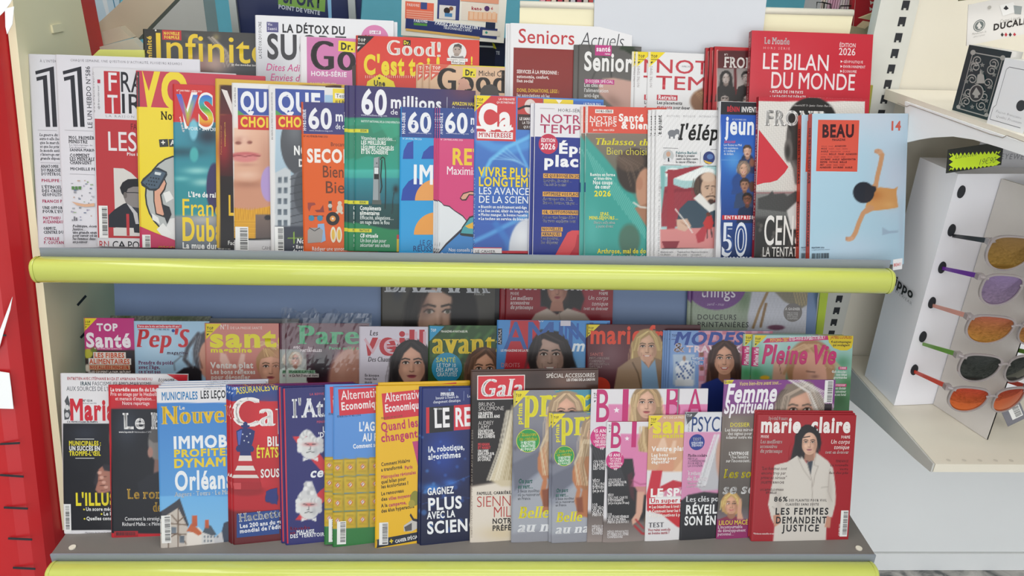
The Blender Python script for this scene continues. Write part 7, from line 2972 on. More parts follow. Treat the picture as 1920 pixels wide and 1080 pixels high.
def i_mar(S):
    S.T('ENTRETIEN AVEC STÉPHANIE ROZA ET AMIRPASHA TAVAKKOLI', 126, 712, 5, 'a83442', 162, 'b')
    S.T('IRAN', 151, 722.5, 7, '2e4a56', 20, 'b')
    S.T('FASCISME ISLAMO-MARXISME', 173, 722.5, 7, '5a5c66', 112, 'n')
    S.T("AUX SOURCES DE L'I|SLAMISME", 125, 732.5, 8, '5a5c66', 79, 'n')
    S.T('ÉCONOMIE', 297, 715, 5, '2e2e36', 30, 'bi')
    S.P([(313, 701.5), (352, 702.5), (351, 715), (336, 715)], 'cf2c38')
    S.T('M', 123, 787, 38, 'cf2c3c', 0.1, 'x')
    S.T("'", 108, 790, 40, 'cf2c3c', 14, 'x')
    S.T('Mari|anne', 131, 786.5, 37, 'cf2c3c', 71, 'x')
    S.P([(121, 787), (120, 770), (124, 758), (121, 752), (127, 741), (131, 756), (130, 766), (133, 776), (129, 786)], '55575c')
    S.C(126, 764, 4, 'd8d8da', 5)
    S.C(126, 778, 4, 'c8c8cc', 5)
    S.T('N° 1514', 155.5, 753, 4, '2e2e36', 18, 'b')
    S.T('du 26 au 31 mars 2026', 155.5, 757, 2.6, '77777d', 26, 'n')
    S.T("L'a vérité n'a pas de maître", 126, 792, 3.2, '2e2e36', 58, 'b')
    S.R(141, 822.5, 36, 1, 'e9e9e9')
    S.T('MUNICIPALES :', 129.5, 835, 8, 'e2d432', 61, 'x')
    S.T('UN SUCCÈS EN', 130, 844.5, 8, 'eeeeee', 59, 'x')
    S.T("TROMPE-L'ŒIL", 130, 854, 8, 'e2d432', 60, 'x')
    S.R(141.5, 858.5, 36, 1, 'e9e9e9')
    S.T("L'ILLU|SION", 142, 947, 22, 'e8d82e', 65, 'x')
    for (x, y, t_, w_) in ((156, 957.5, 'Un score méd|iocre', 49), (189, 966, 'Le P|ire', 17), (157, 975, 'Quelles cons|équences', 48)):
        S.C(x + 2, y - 2.6, 1.7, 'e2d432')
        S.T(t_, x + 5.5, y, 6.4, 'eeeeee', w_, 'b')
    S.R(118, 945, 15, 54, 'efeeef')
    S.barcode(118, 946, 13, 50, 31, True)
    S.T('Marianne du 26 au 31 mars 2026', 160, 999.5, 2.4, '88888e', 60, 'n')


mag(LF, (112, 700), (119.5, 1001), 352, 'white edged black news magazine with folded hands, leftmost at the bottom', base='e8e6ea', paint=p_mar, ink=i_mar, psi=4, t=.005, bow=.001)


def p_poi(p):
    p.band(766, '1d2029', 1000, '1a1c24', 208.5, 1e9, 1)
    p.glow(238, 800, 26, 40, '3a4250', .8)
    p.ell(300, 830, 22, 36, '8a8582', 2)
    p.poly([(278, 822), (282, 806), (296, 796), (310, 796), (310, 828), (288, 830)], '5e5c5c', 2)
    p.ell(282, 848, 5, 10, 'b08478', 2)
    p.poly([(290, 860), (310, 866), (310, 900), (288, 890)], '8e6e66', 3)
    p.poly([(258, 905), (280, 890), (310, 880), (310, 940), (262, 930)], '23262f', 4)


def i_poi(S):
    S.T('La tragédie sans fin du Lib|an', 207, 733.5, 6.6, 'f4eaea', 85, 'b')
    S.T('Pris en otage par le Hezbol|lah', 207, 742, 6.6, 'f4e2e4', 85, 'n')
    S.T("et menacé d'implosion…", 216, 750.5, 6.6, 'f4e2e4', 76, 'n')
    S.T('Notre reportage', 229, 759, 6.6, 'f4e2e4', 52, 'n')
    S.T('Le |Point', 231, 804, 29, 'f0eff0', 54, 'g')
    S.T('P|oint', 284, 803, 29, 'f0eff0', 12, 'g')
    S.T('www.lepoint.fr', 223, 811.5, 3.4, 'e0e0e2', 28, 'b')
    S.T('Hebdomadaire n° 2799', 252, 811.5, 3.2, 'c8c8cc', 32, 'n')
    S.T('Le ro|man', 239, 935, 18, 'dfb455', 54, 'g')
    S.T('d|e Macron', 287, 959, 17, 'dfb455', 9, 'g')
    S.T('Comment la stratégi|e', 234, 976, 6.6, 'ecebee', 66, 'n')
    S.T('Richard Malka : « Méle|nchon', 229, 986, 6.6, 'ecebee', 71, 'n')
    S.R(214, 996, 45, 11, 'a81e28')
    S.barcode(216, 997, 40, 9, 33, False, frame=False)


mag(LF, (202, 722), (208, 1008), 405, 'red bordered black news magazine with serif title, second from left at the bottom', base='cc2632', paint=p_poi, ink=i_poi, psi=4, t=.005)


def p_obs(p):
    p.band(754, '3f83cc', 930, '5a9edc', -1e9, 1e9, 1)
    p.band(930, '6fb4ea', 1040, '8cc4ec', -1e9, 1e9, 1)
    p.band(700, 'e4e2e6', 755, 'e6e4e8', -1e9, 1e9, 1)
    p.poly([(296, 962), (308, 955), (330, 940), (337, 934), (346, 960), (354, 984), (350, 990), (336, 956), (304, 974), (296, 980)], '3c3e48', 1.5)
    p.poly([(300, 974), (334, 952), (352, 988), (352, 1036), (300, 1036)], 'c9bfb6', 1.4)
    for a in ([(302, 980), (350, 984)], [(302, 1000), (352, 1002)], [(316, 966), (316, 1030)], [(334, 952), (334, 1028)], [(322, 966), (334, 980)], [(334, 978), (346, 968)], [(304, 1016), (332, 1000)], [(336, 1002), (350, 1020)]):
        p.line(a, 2.2, '6e5a4c', 1.2)
    p.band(988, '6a7480', 1000, '7a8490', 321, 331, 1)
    p.band(1004, '5a6470', 1018, '6a7480', 337, 346, 1)
    p.poly([(350, 1000), (372, 988), (380, 996), (380, 1036), (350, 1036)], 'e8e0d8', 1.4)
    p.poly([(350, 996), (358, 982), (364, 984), (380, 1000), (372, 1004), (362, 998)], 'c4643c', 1.4)
    p.band(966, 'c8623c', 986, 'b8583a', 360, 370, 1)
    p.poly([(378, 1000), (390, 984), (402, 996), (404, 1036), (378, 1036)], 'd8d6d4', 1.4)
    p.poly([(380, 998), (388, 982), (396, 986), (406, 1002), (398, 1004)], '4a5664', 1.4)
    p.band(974, 'c8623c', 990, 'b8583a', 384, 392, 1)
    p.poly([(402, 1008), (416, 996), (430, 1002), (430, 1036), (402, 1036)], 'c8c8cc', 1.4)
    p.poly([(416, 996), (420, 980), (432, 976), (432, 1030), (422, 1030)], '3a4458', 1.4)
    for k in range(8):
        p.ell(384 + 6 * (k % 5), 1006 + 8 * (k // 5), 1.6, 2.4, '6a7480', 1)


def i_obs(S):
    S.T('NUMÉRO DOUBLE', 382, 730, 2.6, '8a8a90', 34, 'n')
    S.T('MUNICIPALES', 303, 750, 14, '2f7fb8', 69, 'b', sp=-.02)
    S.T('LES LEÇO|NS', 376, 747, 14, '23242c', 48, 'b')
    S.T('Nouve|l Obs', 304, 796, 34, 'e8c02a', 121, 'f')
    S.T('Le', 336, 768, 7, 'f2ead0', 11, 'n')
    S.T('IMMOB|ILIER', 325, 841, 21.5, 'eef2f6', 104, 'x')
    S.T('PROFITE|Z', 326, 857, 13, 'e8cc2c', 100, 'x')
    S.T('DYNAM|ISME', 326, 877, 15.5, 'e8cc2c', 101, 'x')
    S.T('Orléan|s', 328, 919, 34, 'eef2f6', 98, 'b')
    S.T('Angers · Tours · Le M|ans', 328, 931, 8, 'e4eef6', 98, 'g')
    S.barcode(302, 967, 18, 52, 35, True)


mag(LF, (293, 728), (301, 1028), 492, 'blue news magazine with half timbered houses, front of its stack', copies=[(-3, 4), (-6, 7), (-10, 10)], base='4a8fd4', paint=p_obs, ink=i_obs, psi=9, t=.0035)


def p_cap(p):
    p.band(700, '234a92', 752, '21468c', 426, 1e9, 1)
    p.band(752, 'c2222e', 960, 'b81c28', 428, 1e9, 1)
    p.band(958, '7a1420', 1030, '5a0f18', 428, 1e9, 6)
    p.glow(500, 800, 30, 60, 'e03038', .6)
    p.glow(470, 905, 40, 16, 'd63a42', .7)
    p.ell(462, 920, 34, 10, '9c1622', 4)
    p.ell(512, 933, 10, 12, '2a3478', 2)
    p.ell(503, 934, 6, 8, '1e2860', 2)


def i_cap(S):
    S.P([(432, 726), (456, 724), (456, 726), (434, 748)], '2c5cae')
    S.T('TOP', 434, 731, 5, 'e4ecf6', 11, 'b')
    S.P([(434, 736), (438, 736), (434, 740)], 'e4ecf6')
    S.T('ASSURANCES V|IE', 443, 739, 12, 'ecd93a', 74, 'n', 5)
    S.T('C', 434, 801, 55, 'f1ecea', 60, 'f')
    S.T('a|pital', 487, 799, 49, 'f1ecea', 33, 'f')
    # chess king
    navy, nl = '20306e', '4a64b8'
    S.P([(456, 793), (460, 790), (464, 793), (464, 797), (468, 797), (468, 801), (464, 802), (464, 806), (456, 806), (456, 802), (452, 801), (452, 797), (456, 797)], navy)
    S.P([(443, 808), (452, 803), (468, 803), (478, 808), (476, 822), (472, 836), (446, 836), (444, 822)], navy)
    S.P([(445, 810), (452, 806), (454, 806), (450, 834), (447, 834)], nl)
    S.P([(444, 836), (474, 836), (477, 842), (474, 847), (445, 847), (442, 842)], navy)
    for x, y in ((455, 814), (463, 818), (469, 813), (458, 826), (466, 829)):
        S.star(x, y, 2, 'dfe6f4')
    S.P([(450, 847), (470, 847), (471, 854), (450, 854)], navy)
    cols = ['eae2de', 'c22a34', 'e6dcd8', 'b8242e', 'e2d6d2', 'b01e2a']
    w0 = [11, 13, 15, 19, 22, 26, 28]
    ys = [854, 864, 873, 882, 890, 896, 904]
    for k in range(6):
        S.P([(460 - w0[k], ys[k]), (460 + w0[k], ys[k]), (460 + w0[k + 1], ys[k + 1]), (460 - w0[k + 1], ys[k + 1])], cols[k])
    S.P([(435, 904), (489, 904), (490, 912), (486, 918), (438, 918), (434, 912)], 'a81a26')
    S.P([(436, 905), (452, 905), (452, 917), (440, 917)], 'cc4a50')
    S.P([(499, 921), (507, 917), (512, 916), (520, 914), (520, 946), (508, 940), (498, 940)], '26327a')
    S.T('BI|LAN', 501, 836, 17, 'f2ecea', 15, 'b')
    S.T('ÉTAT|S-UNIS', 481, 858, 18, 'ecd93a', 35, 'b')
    S.T('SOU|S', 489, 895, 15, 'f2ecea', 29, 'b')
    S.P([(444, 963), (524, 955), (524, 1000), (444, 1008)], '22468c')
    S.T('Hachet|te', 449, 978, 15, 'eef0f6', 66, 'g', 4)
    S.T('Les 200 ans du| groupe', 450, 990, 7.4, 'eef0f6', 68, 'b', 4)
    S.T('mondial de l\'é|dition', 450, 999.5, 7.4, 'eef0f6', 66, 'b', 4)


mag(LF, (432, 725), (437, 1020.5), 672, 'red magazine with a chess king, front of three copies', copies=[(6, 1), (10, 2)], base='b81c28', paint=p_cap, ink=i_cap, psi=9, t=.0035)


def p_act(p):
    p.band(700, '2b2c6e', 1040, '2b2c70', -1e9, 1e9, 2)
    p.poly([(548, 818), (575, 818), (640, 905), (640, 925), (560, 835)], 'd2343e', 1.2)
    p.poly([(553, 975), (575, 975), (640, 905), (640, 890), (600, 920)], 'd2343e', 1.2)
    for (cx, cy, f) in ((582, 835, 1), (579, 948, -1)):
        g = 'dcdcdc'
        p.ell(cx, cy + 4, 20, 22, g, 2)
        for k in range(12):
            p.ell(cx - 16 + 3 * k, cy - 16 - 8 * math.sin(k * .5), 5, 6, 'e4e4e4' if k % 2 else 'c4c4c6', 1.5)
        for k in range(6):
            p.ell(cx - 20 + (k % 2) * 40, cy - 8 + 8 * (k // 2), 5, 6, 'd2d2d4' if k % 2 else 'e6e6e6', 1.5)
        if f == -1:
            p.poly([(cx - 6, cy - 46), (cx + 6, cy - 46), (cx + 18, cy - 14), (cx - 16, cy - 14)], 'd4d4d6', 2)
            for k in range(6):
                p.ell(cx - 6 + (k % 3) * 6, cy - 40 + 8 * (k // 2), 4, 4, 'ececec' if k % 2 else 'bcbcc0', 1.5)
        p.glow(cx, cy - 2, 14, 4, 'cc4a4e', .8)
        p.line([(cx - 10, cy - 3), (cx - 4, cy - 2)], 1.6, '3a3a40')
        p.line([(cx + 4, cy - 2), (cx + 10, cy - 3)], 1.6, '3a3a40')
        p.line([(cx - 1, cy), (cx + 1, cy + 7), (cx - 3, cy + 8)], 1.2, '6a6a70')
        p.line([(cx - 7, cy + 13), (cx, cy + 11.5), (cx + 7, cy + 13)], 1.6, '55555a')
        p.glow(cx + 10, cy + 10, 6, 10, '9a9aa0', .5)
        p.poly([(cx - 14, cy + 22), (cx - 4, cy + 26), (cx - 14, cy + 30)], 'e6e6e6', 1.2)
        p.poly([(cx + 14, cy + 22), (cx + 4, cy + 26), (cx + 14, cy + 30)], 'e6e6e6', 1.2)


def i_act(S):
    S.R(528.5, 729, 5.5, 296, 'd2343e')
    S.T('LA REVUE| DU DÉBAT', 581, 741, 4, 'c04a66', 27, 'b', sp=.1)
    S.T("l'At|lantico", 549, 783, 34, 'e8eaf0', 60, 'g')
    S.T('PENS|ER', 594, 793, 4, 'c04a66', 14, 'b')
    S.T("L|E DÉBAT", 605, 810, 10, 'eceef4', 6, 'b')
    S.T("'D'|OPINION", 597, 820, 9, 'eceef4', 14, 'b')
    S.T('ce|tte', 581, 895, 17, 'eceef4', 26, 'bi')
    S.T('Répondre', 544, 994, 6, 'c2405c', 38, 'g')
    S.T('au', 544, 1002, 6, 'c2405c', 10, 'g')
    S.T('MALAISE', 556, 1001, 6.6, 'eceef4', 34, 'b')
    S.T('DES "TERRITOIR|ES"', 544, 1009, 6.6, 'eceef4', 65, 'b')


mag(LF, (528, 728), (535, 1022.5), 680, 'navy magazine with two white haired caricature heads, front of two copies', copies=[(9, 2)], base='2b2c6e', paint=p_act, ink=i_act, psi=9, t=.006)


def p_alb(p):
    p.band(700, '5f97dc', 862, '5b92d8', -1e9, 1e9, 1)
    p.band(858, '5b92d8', 1040, '2f7a3c', -1e9, 1e9, 1)
    for i in range(5):
        for j in range(4):
            x0, y0 = 622 + 23.5 * i - (14 if False else 0), 861 + 33 * j - 1.2 * i
            p.band(y0, 'd2b22c', y0 + 31.5, 'c6a626', x0, x0 + 22.5, 1)
            p.band(y0, 'a68a1c', y0 + 2, 'a68a1c', x0, x0 + 22.5, 1)
            p.band(y0 + 6, 'b79a22', y0 + 10, 'b79a22', x0 + 4, x0 + 18, 1)
            p.band(y0 + 23, 'b79a22', y0 + 26, 'b79a22', x0 + 4, x0 + 18, 1)
            p.glow(x0 + 22, y0 + 16, 3, 16, '8f7818', .7)
            cx, cy = x0 + 11, y0 + 16
            p.poly([(cx - 5, cy), (cx, cy - 5.5), (cx + 5, cy), (cx, cy + 5.5)], 'cc3a34', 1)
            p.poly([(cx - 3.6, cy), (cx, cy - 4), (cx + 3.6, cy), (cx, cy + 4)], 'ece6dc', 1)
            p.line([(cx - 1, cy + 1), (cx + 1, cy - 1.6)], 1.2, '2c2a28')
    p.poly([(600, 998), (640, 992), (720, 986), (720, 1040), (600, 1040)], '2f7a3c', 1.5)


def i_alb(S):
    S.R(634, 730, 130, 50, 'd22f40', 3)
    S.T('Alternati|ves', 640, 750, 17, 'f3e9ea', 64, 'n', 4)
    S.T('Économiq|ues'.replace('É', 'E'), 640, 769, 14, 'f3e9ea', 65, 'b', 4)
    S.T('FÉVRIER 2026 / N° 465 / 5,90 €', 632, 783, 3.6, '2a3c6a', 45, 'b', 3)
    S.T("L'AG|RICULTURE", 673, 808, 16, 'f3f5f8', 31, 'b')
    S.T('AU| PIÈGE', 680, 827, 14, 'f3f5f8', 18, 'b')
    S.T('Comment s|ortir', 662, 841, 8, 'f3f5f8', 42, 'b', 3)
    S.barcode(632, 978, 17, 43, 37, True)


mag(LF, (625, 726), (623.5, 1026), 752, 'blue and yellow magazine with hazard drums, front of two copies', copies=[(16, 4)], base='5f97dc', paint=p_alb, ink=i_alb, psi=10, t=.004)


def i_aly(S):
    S.P([(704.5, 1012), (790, 996), (790, 1012), (704.5, 1028)], '1d2636')
    S.R(715.5, 738, 140, 50, 'd22f40', 5)
    S.T('Alternativ|es', 722, 754, 17, 'f3e9ea', 66, 'n', 5)
    S.T('Economiqu|es', 722, 773, 14, 'f3e9ea', 65, 'b', 5)
    S.T('MARS 2026 / N° 466 / 5,90 €', 715, 786, 3.6, '6a4a1a', 40, 'b', 5)
    S.T('Quand les| maires', 715, 809, 16, 'c0305e', 71, 'b', 6)
    S.T('changent| la ville', 715, 829, 15, 'c0305e', 70, 'b', 6)
    for t_, y, c, w_ in (('Comment Hidalgo', 874, '3a3018', 55), ('a transformé', 884, '3a3018', 40), ('Métropoles régionales', 898, 'b83060', 66), ('quel bilan pour', 907, '3a3018', 47), ('les écologistes ?', 916, '3a3018', 52), ('Le renouveau', 929, '3a3018', 43), ('des', 939.5, '3a3018', 12), ('A la', 951.5, '3a3018', 12), ('des élus hyperactifs', 961.5, '3a3018', 63)):
        S.T(t_, 715, y, 6.4, c, w_, 'b', 6)
    S.T('Paris', 759, 880, 6.4, 'b83060', 15, 'b', 6)
    S.T('villes moyennes,', 729, 938, 6.4, 'b83060', 48, 'b', 6)
    S.T('campagne,', 729, 950, 6.4, 'b83060', 34, 'b', 6)
    S.P([(773, 828), (800, 824), (800, 888), (786, 884)], 'c0407a')
    S.C(778, 934, 9, '8c8a34', 14)
    S.C(772, 944, 6, 'a89a3c', 7)
    S.P([(757, 985), (772, 975), (790, 970), (790, 986), (772, 996), (757, 996)], 'c8c4c0')
    S.P([(758, 988), (772, 980), (772, 994), (760, 996)], '5a585a')
    S.P([(770, 962), (776, 972), (790, 974), (790, 980), (774, 976), (768, 966)], '2c2c34')
    S.barcode(711, 980, 17, 42, 39, True)
    S.T('+', 731, 1020, 10, 'e8cc2c', 8, 'x', 8)
    S.T('CAHIER SPÉCIAL|', 741, 1018, 6, 'eeeeee', 46, 'b', 9)


mag(LF, (705, 724), (703, 1028), 878, 'plain yellow magazine with crimson headline and red title box, front of two copies', copies=[(-4, 5)], base='ecba22', ink=i_aly, psi=11, t=.005)


def p_rev(p):
    p.band(700, '27367a', 800, '1f2a66', -1e9, 1e9, 2)
    p.band(800, '14235e', 1030, '101838', -1e9, 1e9, 30)
    p.glow(830, 850, 40, 60, '2348a8', .8)
    p.glow(810, 915, 20, 10, '3a8ae0', .9)
    p.glow(845, 905, 16, 8, '3a7ad8', .8)
    for k in range(22):
        p.ell(792 + (k * 31 % 90), 820 + (k * 47 % 180), 2 + k % 4, 2 + k % 4, '3a70c8' if k % 3 else '5aa0e8', 3, a=.5)
    p.line([(792, 925), (850, 905), (886, 890)], 1, '4a90e0', 1.5, .6)
    p.line([(792, 945), (840, 930), (886, 934)], 1, '3a70c0', 1.5, .6)


def i_rev(S):
    S.T('IMMOBILIER', 826, 742, 6, 'f0f2f8', 26, 'x', al='l')
    S.T("Investir à l'heure du", 817, 749, 5.4, 'e8ecf6', 43, 'n', 3)
    S.T('changement climatique', 812, 756.5, 5.4, 'e8ecf6', 52, 'n', 3)
    S.R(869.5, 733, .7, 18, '8a96c0')
    S.star(843, 731, 3, '5a9ae0', 4, .3)
    S.T('Le|', 876, 745, 5.4, 'e8ecf6', 6, 'n')
    S.P([(799, 764), (806, 763.5), (806, 812), (799, 812.5)], 'cc2a36')
    S.P([(805, 763.5), (851, 760), (850, 808), (805, 812)], '1d1d22')
    S.P([(851, 760), (960, 752), (960, 798), (851, 807)], 'd02c3c')
    S.T('LE', 814, 801, 34, 'f4f2f4', 31, 'b', 2)
    S.T('RE|VENU', 853, 799, 33, 'f4f2f4', 31, 'b', 2)
    S.T('MARS 2026', 813, 768, 3, 'e8e8ec', 16, 'b')
    S.T('IA, robotique,', 803, 848, 10.5, 'eef2fa', 69, 'b', 3)
    S.T('algorithmes', 803, 862, 10.5, 'eef2fa', 62, 'b', 3)
    S.T('GAGNEZ', 801.5, 928, 12.5, 'f4f6fa', 50, 'b', 2)
    S.T('PLUS', 802, 957, 22, 'f4f6fa', 66, 'b', 2)
    S.T('AVEC LA', 801, 973, 12.5, 'f4f6fa', 53, 'b', 2)
    S.T('SCIEN|CE', 801, 1001, 22, 'f4f6fa', 79, 'b', 2)


mag(LF, (791, 728), (787, 1016), 962, 'midnight blue finance magazine with white capitals, left of the brown cover', copies=[(5, 2)], base='1c2a64', paint=p_rev, ink=i_rev, psi=9, t=.004)


def p_gal(p):
    p.band(690, '5a4038', 760, '33241f', -1e9, 1e9, 4)
    p.glow(1010, 710, 40, 24, '2a1c18', .7)
    p.glow(1060, 715, 40, 20, '7a5a4e', .7)
    p.band(745, '1c1818', 910, '201a1a', 884, 1e9, 14)
    p.poly([(883, 912), (930, 904), (960, 880), (1000, 870), (1000, 1020), (878, 1020)], 'e3d9cc', 6)
    p.poly([(960, 760), (946, 820), (930, 870), (918, 900), (940, 912), (1000, 912), (1000, 760)], 'd2c4a6', 5)
    p.strands([(956, 770), (944, 840), (924, 900)], 14, 10, 2.2, 'f0e8d4', 5, .7)
    p.strands([(970, 770), (960, 840), (950, 900)], 12, 14, 2.2, 'a8966e', 6, .6)
    p.glow(940, 1000, 50, 18, 'd8c49c', .7)


def i_gal(S):
    S.R(895, 704, 90, 46, 'efe8e6')
    S.R(896.5, 705.5, 87, 43, 'd22a38')
    S.T('Gala', 899, 744, 33, 'f6f0f0', 82, 'fi')
    S.T('SPÉCIAL ACCESSOIRES', 1024, 708.5, 7.6, 'e8e0da', 92, 'n')
    S.T('LES STARS DE LA SAISON', 1062, 714.5, 4.6, 'f0e8e4', 54, 'b')
    rows = [('BRUNO', 762, 7.5, 'e2dcda', 'l', 31), ('SALOMONE', 770, 7.5, 'e2dcda', 'l', 48), ('UN DESTIN', 778, 5.4, 'f0ecea', 'x', 27), ('BRISÉ À 55 ANS', 784, 5.4, 'f0ecea', 'x', 41), ('AUDREY', 797, 7.5, 'e2dcda', 'l', 29), ('LAMY', 805, 7.5, 'e2dcda', 'l', 22), ('SON RETOUR', 810.5, 4.8, 'f0ecea', 'x', 28), ('RÉJOUISSANT', 816, 4.8, 'f0ecea', 'x', 31), ('À LA COMÉDIE', 821.5, 4.8, 'f0ecea', 'x', 32), ('MUGHAN', 836, 5, 'd23a44', 'x', 22), ('ET HARRY', 842, 5, 'd23a44', 'x', 24), ('UN LIVRE', 848, 4.6, 'f0ecea', 'x', 20), ('EXPLOSIF SUR', 853.5, 4.6, 'f0ecea', 'x', 31), ('LA FAILLITE', 859, 4.6, 'f0ecea', 'x', 26), ('DU COUPLE', 864.5, 4.6, 'f0ecea', 'x', 24)]
    for t_, y, h_, c, st_, w_ in rows:
        S.T(t_, 897 - (y - 762) * .012, y, h_, c, w_, st_)
    S.T('FAMILLE, CARRIÈRE|, AMOUR', 894, 928, 5.4, '332c2a', 64, 'b')
    S.T('SIENN|A', 893, 951, 20, 'b83a38', 66, 'l')
    S.T('MIL|LER', 924, 970, 20, 'b83a38', 34, 'l')
    S.T('NOTR|E', 923, 982, 9.5, '2c2624', 36, 'b')
    S.T('PRÉFÉ|RÉE', 923, 995, 9.5, '2c2624', 36, 'b')
    S.T('HEBDOMADAIRE N° 1710 DU 19 AU 25 MARS 2026', 885.5, 1008, 2.8, '9a8e84', 200, 'n', 90)


mag(LF, (883, 697), (881, 1014.5), 1122, 'brown glossy magazine with red title box and long pale hair', copies=[(0, 3)], base='33241f', paint=p_gal, ink=i_gal, psi=6, t=0.0035)


def pf_pri(ox, oy, k):
    X = lambda x: ox + (x - 963) * k
    Y = lambda y: oy + (y - 732) * k

    def f(p):
        q = lambda pts: [(X(x), Y(y)) for x, y in pts]
        p.band(oy - 20, '8b8a90', Y(880), '7d8090', -1e9, 1e9, 2)
        p.band(Y(880), '8d93a4', Y(1060), '9a9aa0', -1e9, 1e9, 20)
        p.poly(q([(1040, 730), (1115, 725), (1115, 790), (1060, 780)]), '4a90a8', 5)
        p.glow(X(1070), Y(745), 14 * k, 8 * k, '6aa85a', .9)
        p.glow(X(1000), Y(820), 30 * k, 20 * k, '6a6878', .7)
        p.poly(q([(960, 870), (1020, 840), (1040, 860), (965, 920)]), '6d7080', 5)
        p.poly(q([(960, 940), (1020, 880), (1040, 880), (1040, 990), (960, 1000)]), 'a8acb6', 8)
        for j in range(8):
            p.glow(X(966 + 9 * j), Y(840 - 3 * j), 4 * k, 6 * k, '4c4a58', .6)
        h = 64 * k
        p.face(X(1062), Y(776), h, 'd8a890', 'a58c70', 'long', None, part=0)
        p.poly(q([(1010, 850), (1024, 828), (1050, 826), (1090, 828), (1110, 850), (1110, 980), (1034, 960), (1016, 960), (1030, 900), (1012, 880)]), 'b5754e', 3)
        p.poly(q([(1008, 858), (1020, 840), (1030, 850), (1024, 880), (1026, 905), (1018, 945), (1012, 925), (1018, 900), (1008, 880)]), 'c07c52', 2.5)
        p.strands(q([(1040, 790), (1022, 840), (1030, 890)]), 16, 12 * k, 2.4 * k, 'd8c4a4', 4, .8)
        p.strands(q([(1040, 800), (1034, 850), (1044, 900)]), 10, 10 * k, 2.2 * k, '8a7050', 5, .6)
        p.strands(q([(1090, 800), (1094, 850), (1090, 900)]), 10, 10 * k, 2.2 * k, 'd0ba98', 6, .7)
        p.poly(q([(1016, 918), (1030, 916), (1032, 950), (1018, 950)]), '8a4e36', 3)
    return f


def i_pri(S, ox, oy, k):
    q = Sub(S, 963, 732, ox, oy, k)
    q.P([(963, 733), (993, 732), (963, 765)], 'e9d72c')
    q.T('TOP', 967, 744, 5.4, '3a3a20', 11, 'b')
    q.P([(967, 752), (971, 752), (967, 756)], '3a3a20')
    q.T('prim|a', 979, 797, 0.1, 'e6da2c', 0.1, 'f')
    q.T('pri|ma', 983, 782, 62, 'e4da2a', 70, 'f')
    q.T('prima', 978.5, 796, 9, 'e4da2a', 41, 'b', 90)
    q.T('n', 1064, 778, 56, 'e4da2a', 40, 'f')
    q.C(990, 826, 22, 'dfe04a')
    q.C(990, 826, 21, '2f9a4c')
    for j, t_ in enumerate(("J'innove", 'en cuisine')):
        q.T(t_, 990, 817.5 + 8.2 * j, 7, 'e9e24a', 34, 'gi', al='c')
    for j, t_ in enumerate(('10 RECETTES', 'CRÉATIVES', 'AU POULET')):
        q.T(t_, 990, 832 + 6.4 * j, 5, 'eef6ee', 28, 'b', al='c')
    q.T('On part', 972, 906, 8, '3d8a7c', 26, 'gi')
    q.T('au vert…', 971, 916, 8, '3d8a7c', 29, 'gi')
    for j, (t_, w_) in enumerate((('5 lieux insolites', 41), ('où se ressourcer', 42), ('en France', 24))):
        q.T(t_, 970.5, 923.5 + 7 * j, 6, '3a3e48', w_, 'n')
    q.T('Belle', 972, 972, 22, 'ece036', 58, 'fi')
    q.T('au n|aturel', 970, 998, 21, 'eceef2', 60, 'fi')
    return q


mag(LF, (963, 732), (958, 1017.5), 1108, 'large women magazine with yellow serif title and long wavy hair, left of the smaller twin', base='7d8090',
    paint=pf_pri(963, 732, 1), ink=lambda S: i_pri(S, 963, 732, 1), psi=5, t=0.003, over=[(1062, 772, 32, 37), (1040, 830, 16, 40)])
mag(LF, (1035, 775), (1034, 1018.5), 1139, 'small women magazine with yellow serif title and long wavy hair, right of its larger twin', base='7d8090', copies=[(5, 1)],
    paint=pf_pri(1035, 775, .85), ink=lambda S: i_pri(S, 1035, 775, .85), psi=5, t=0.0028, over=[(1119, 809, 27, 31), (1100, 858, 14, 34)])


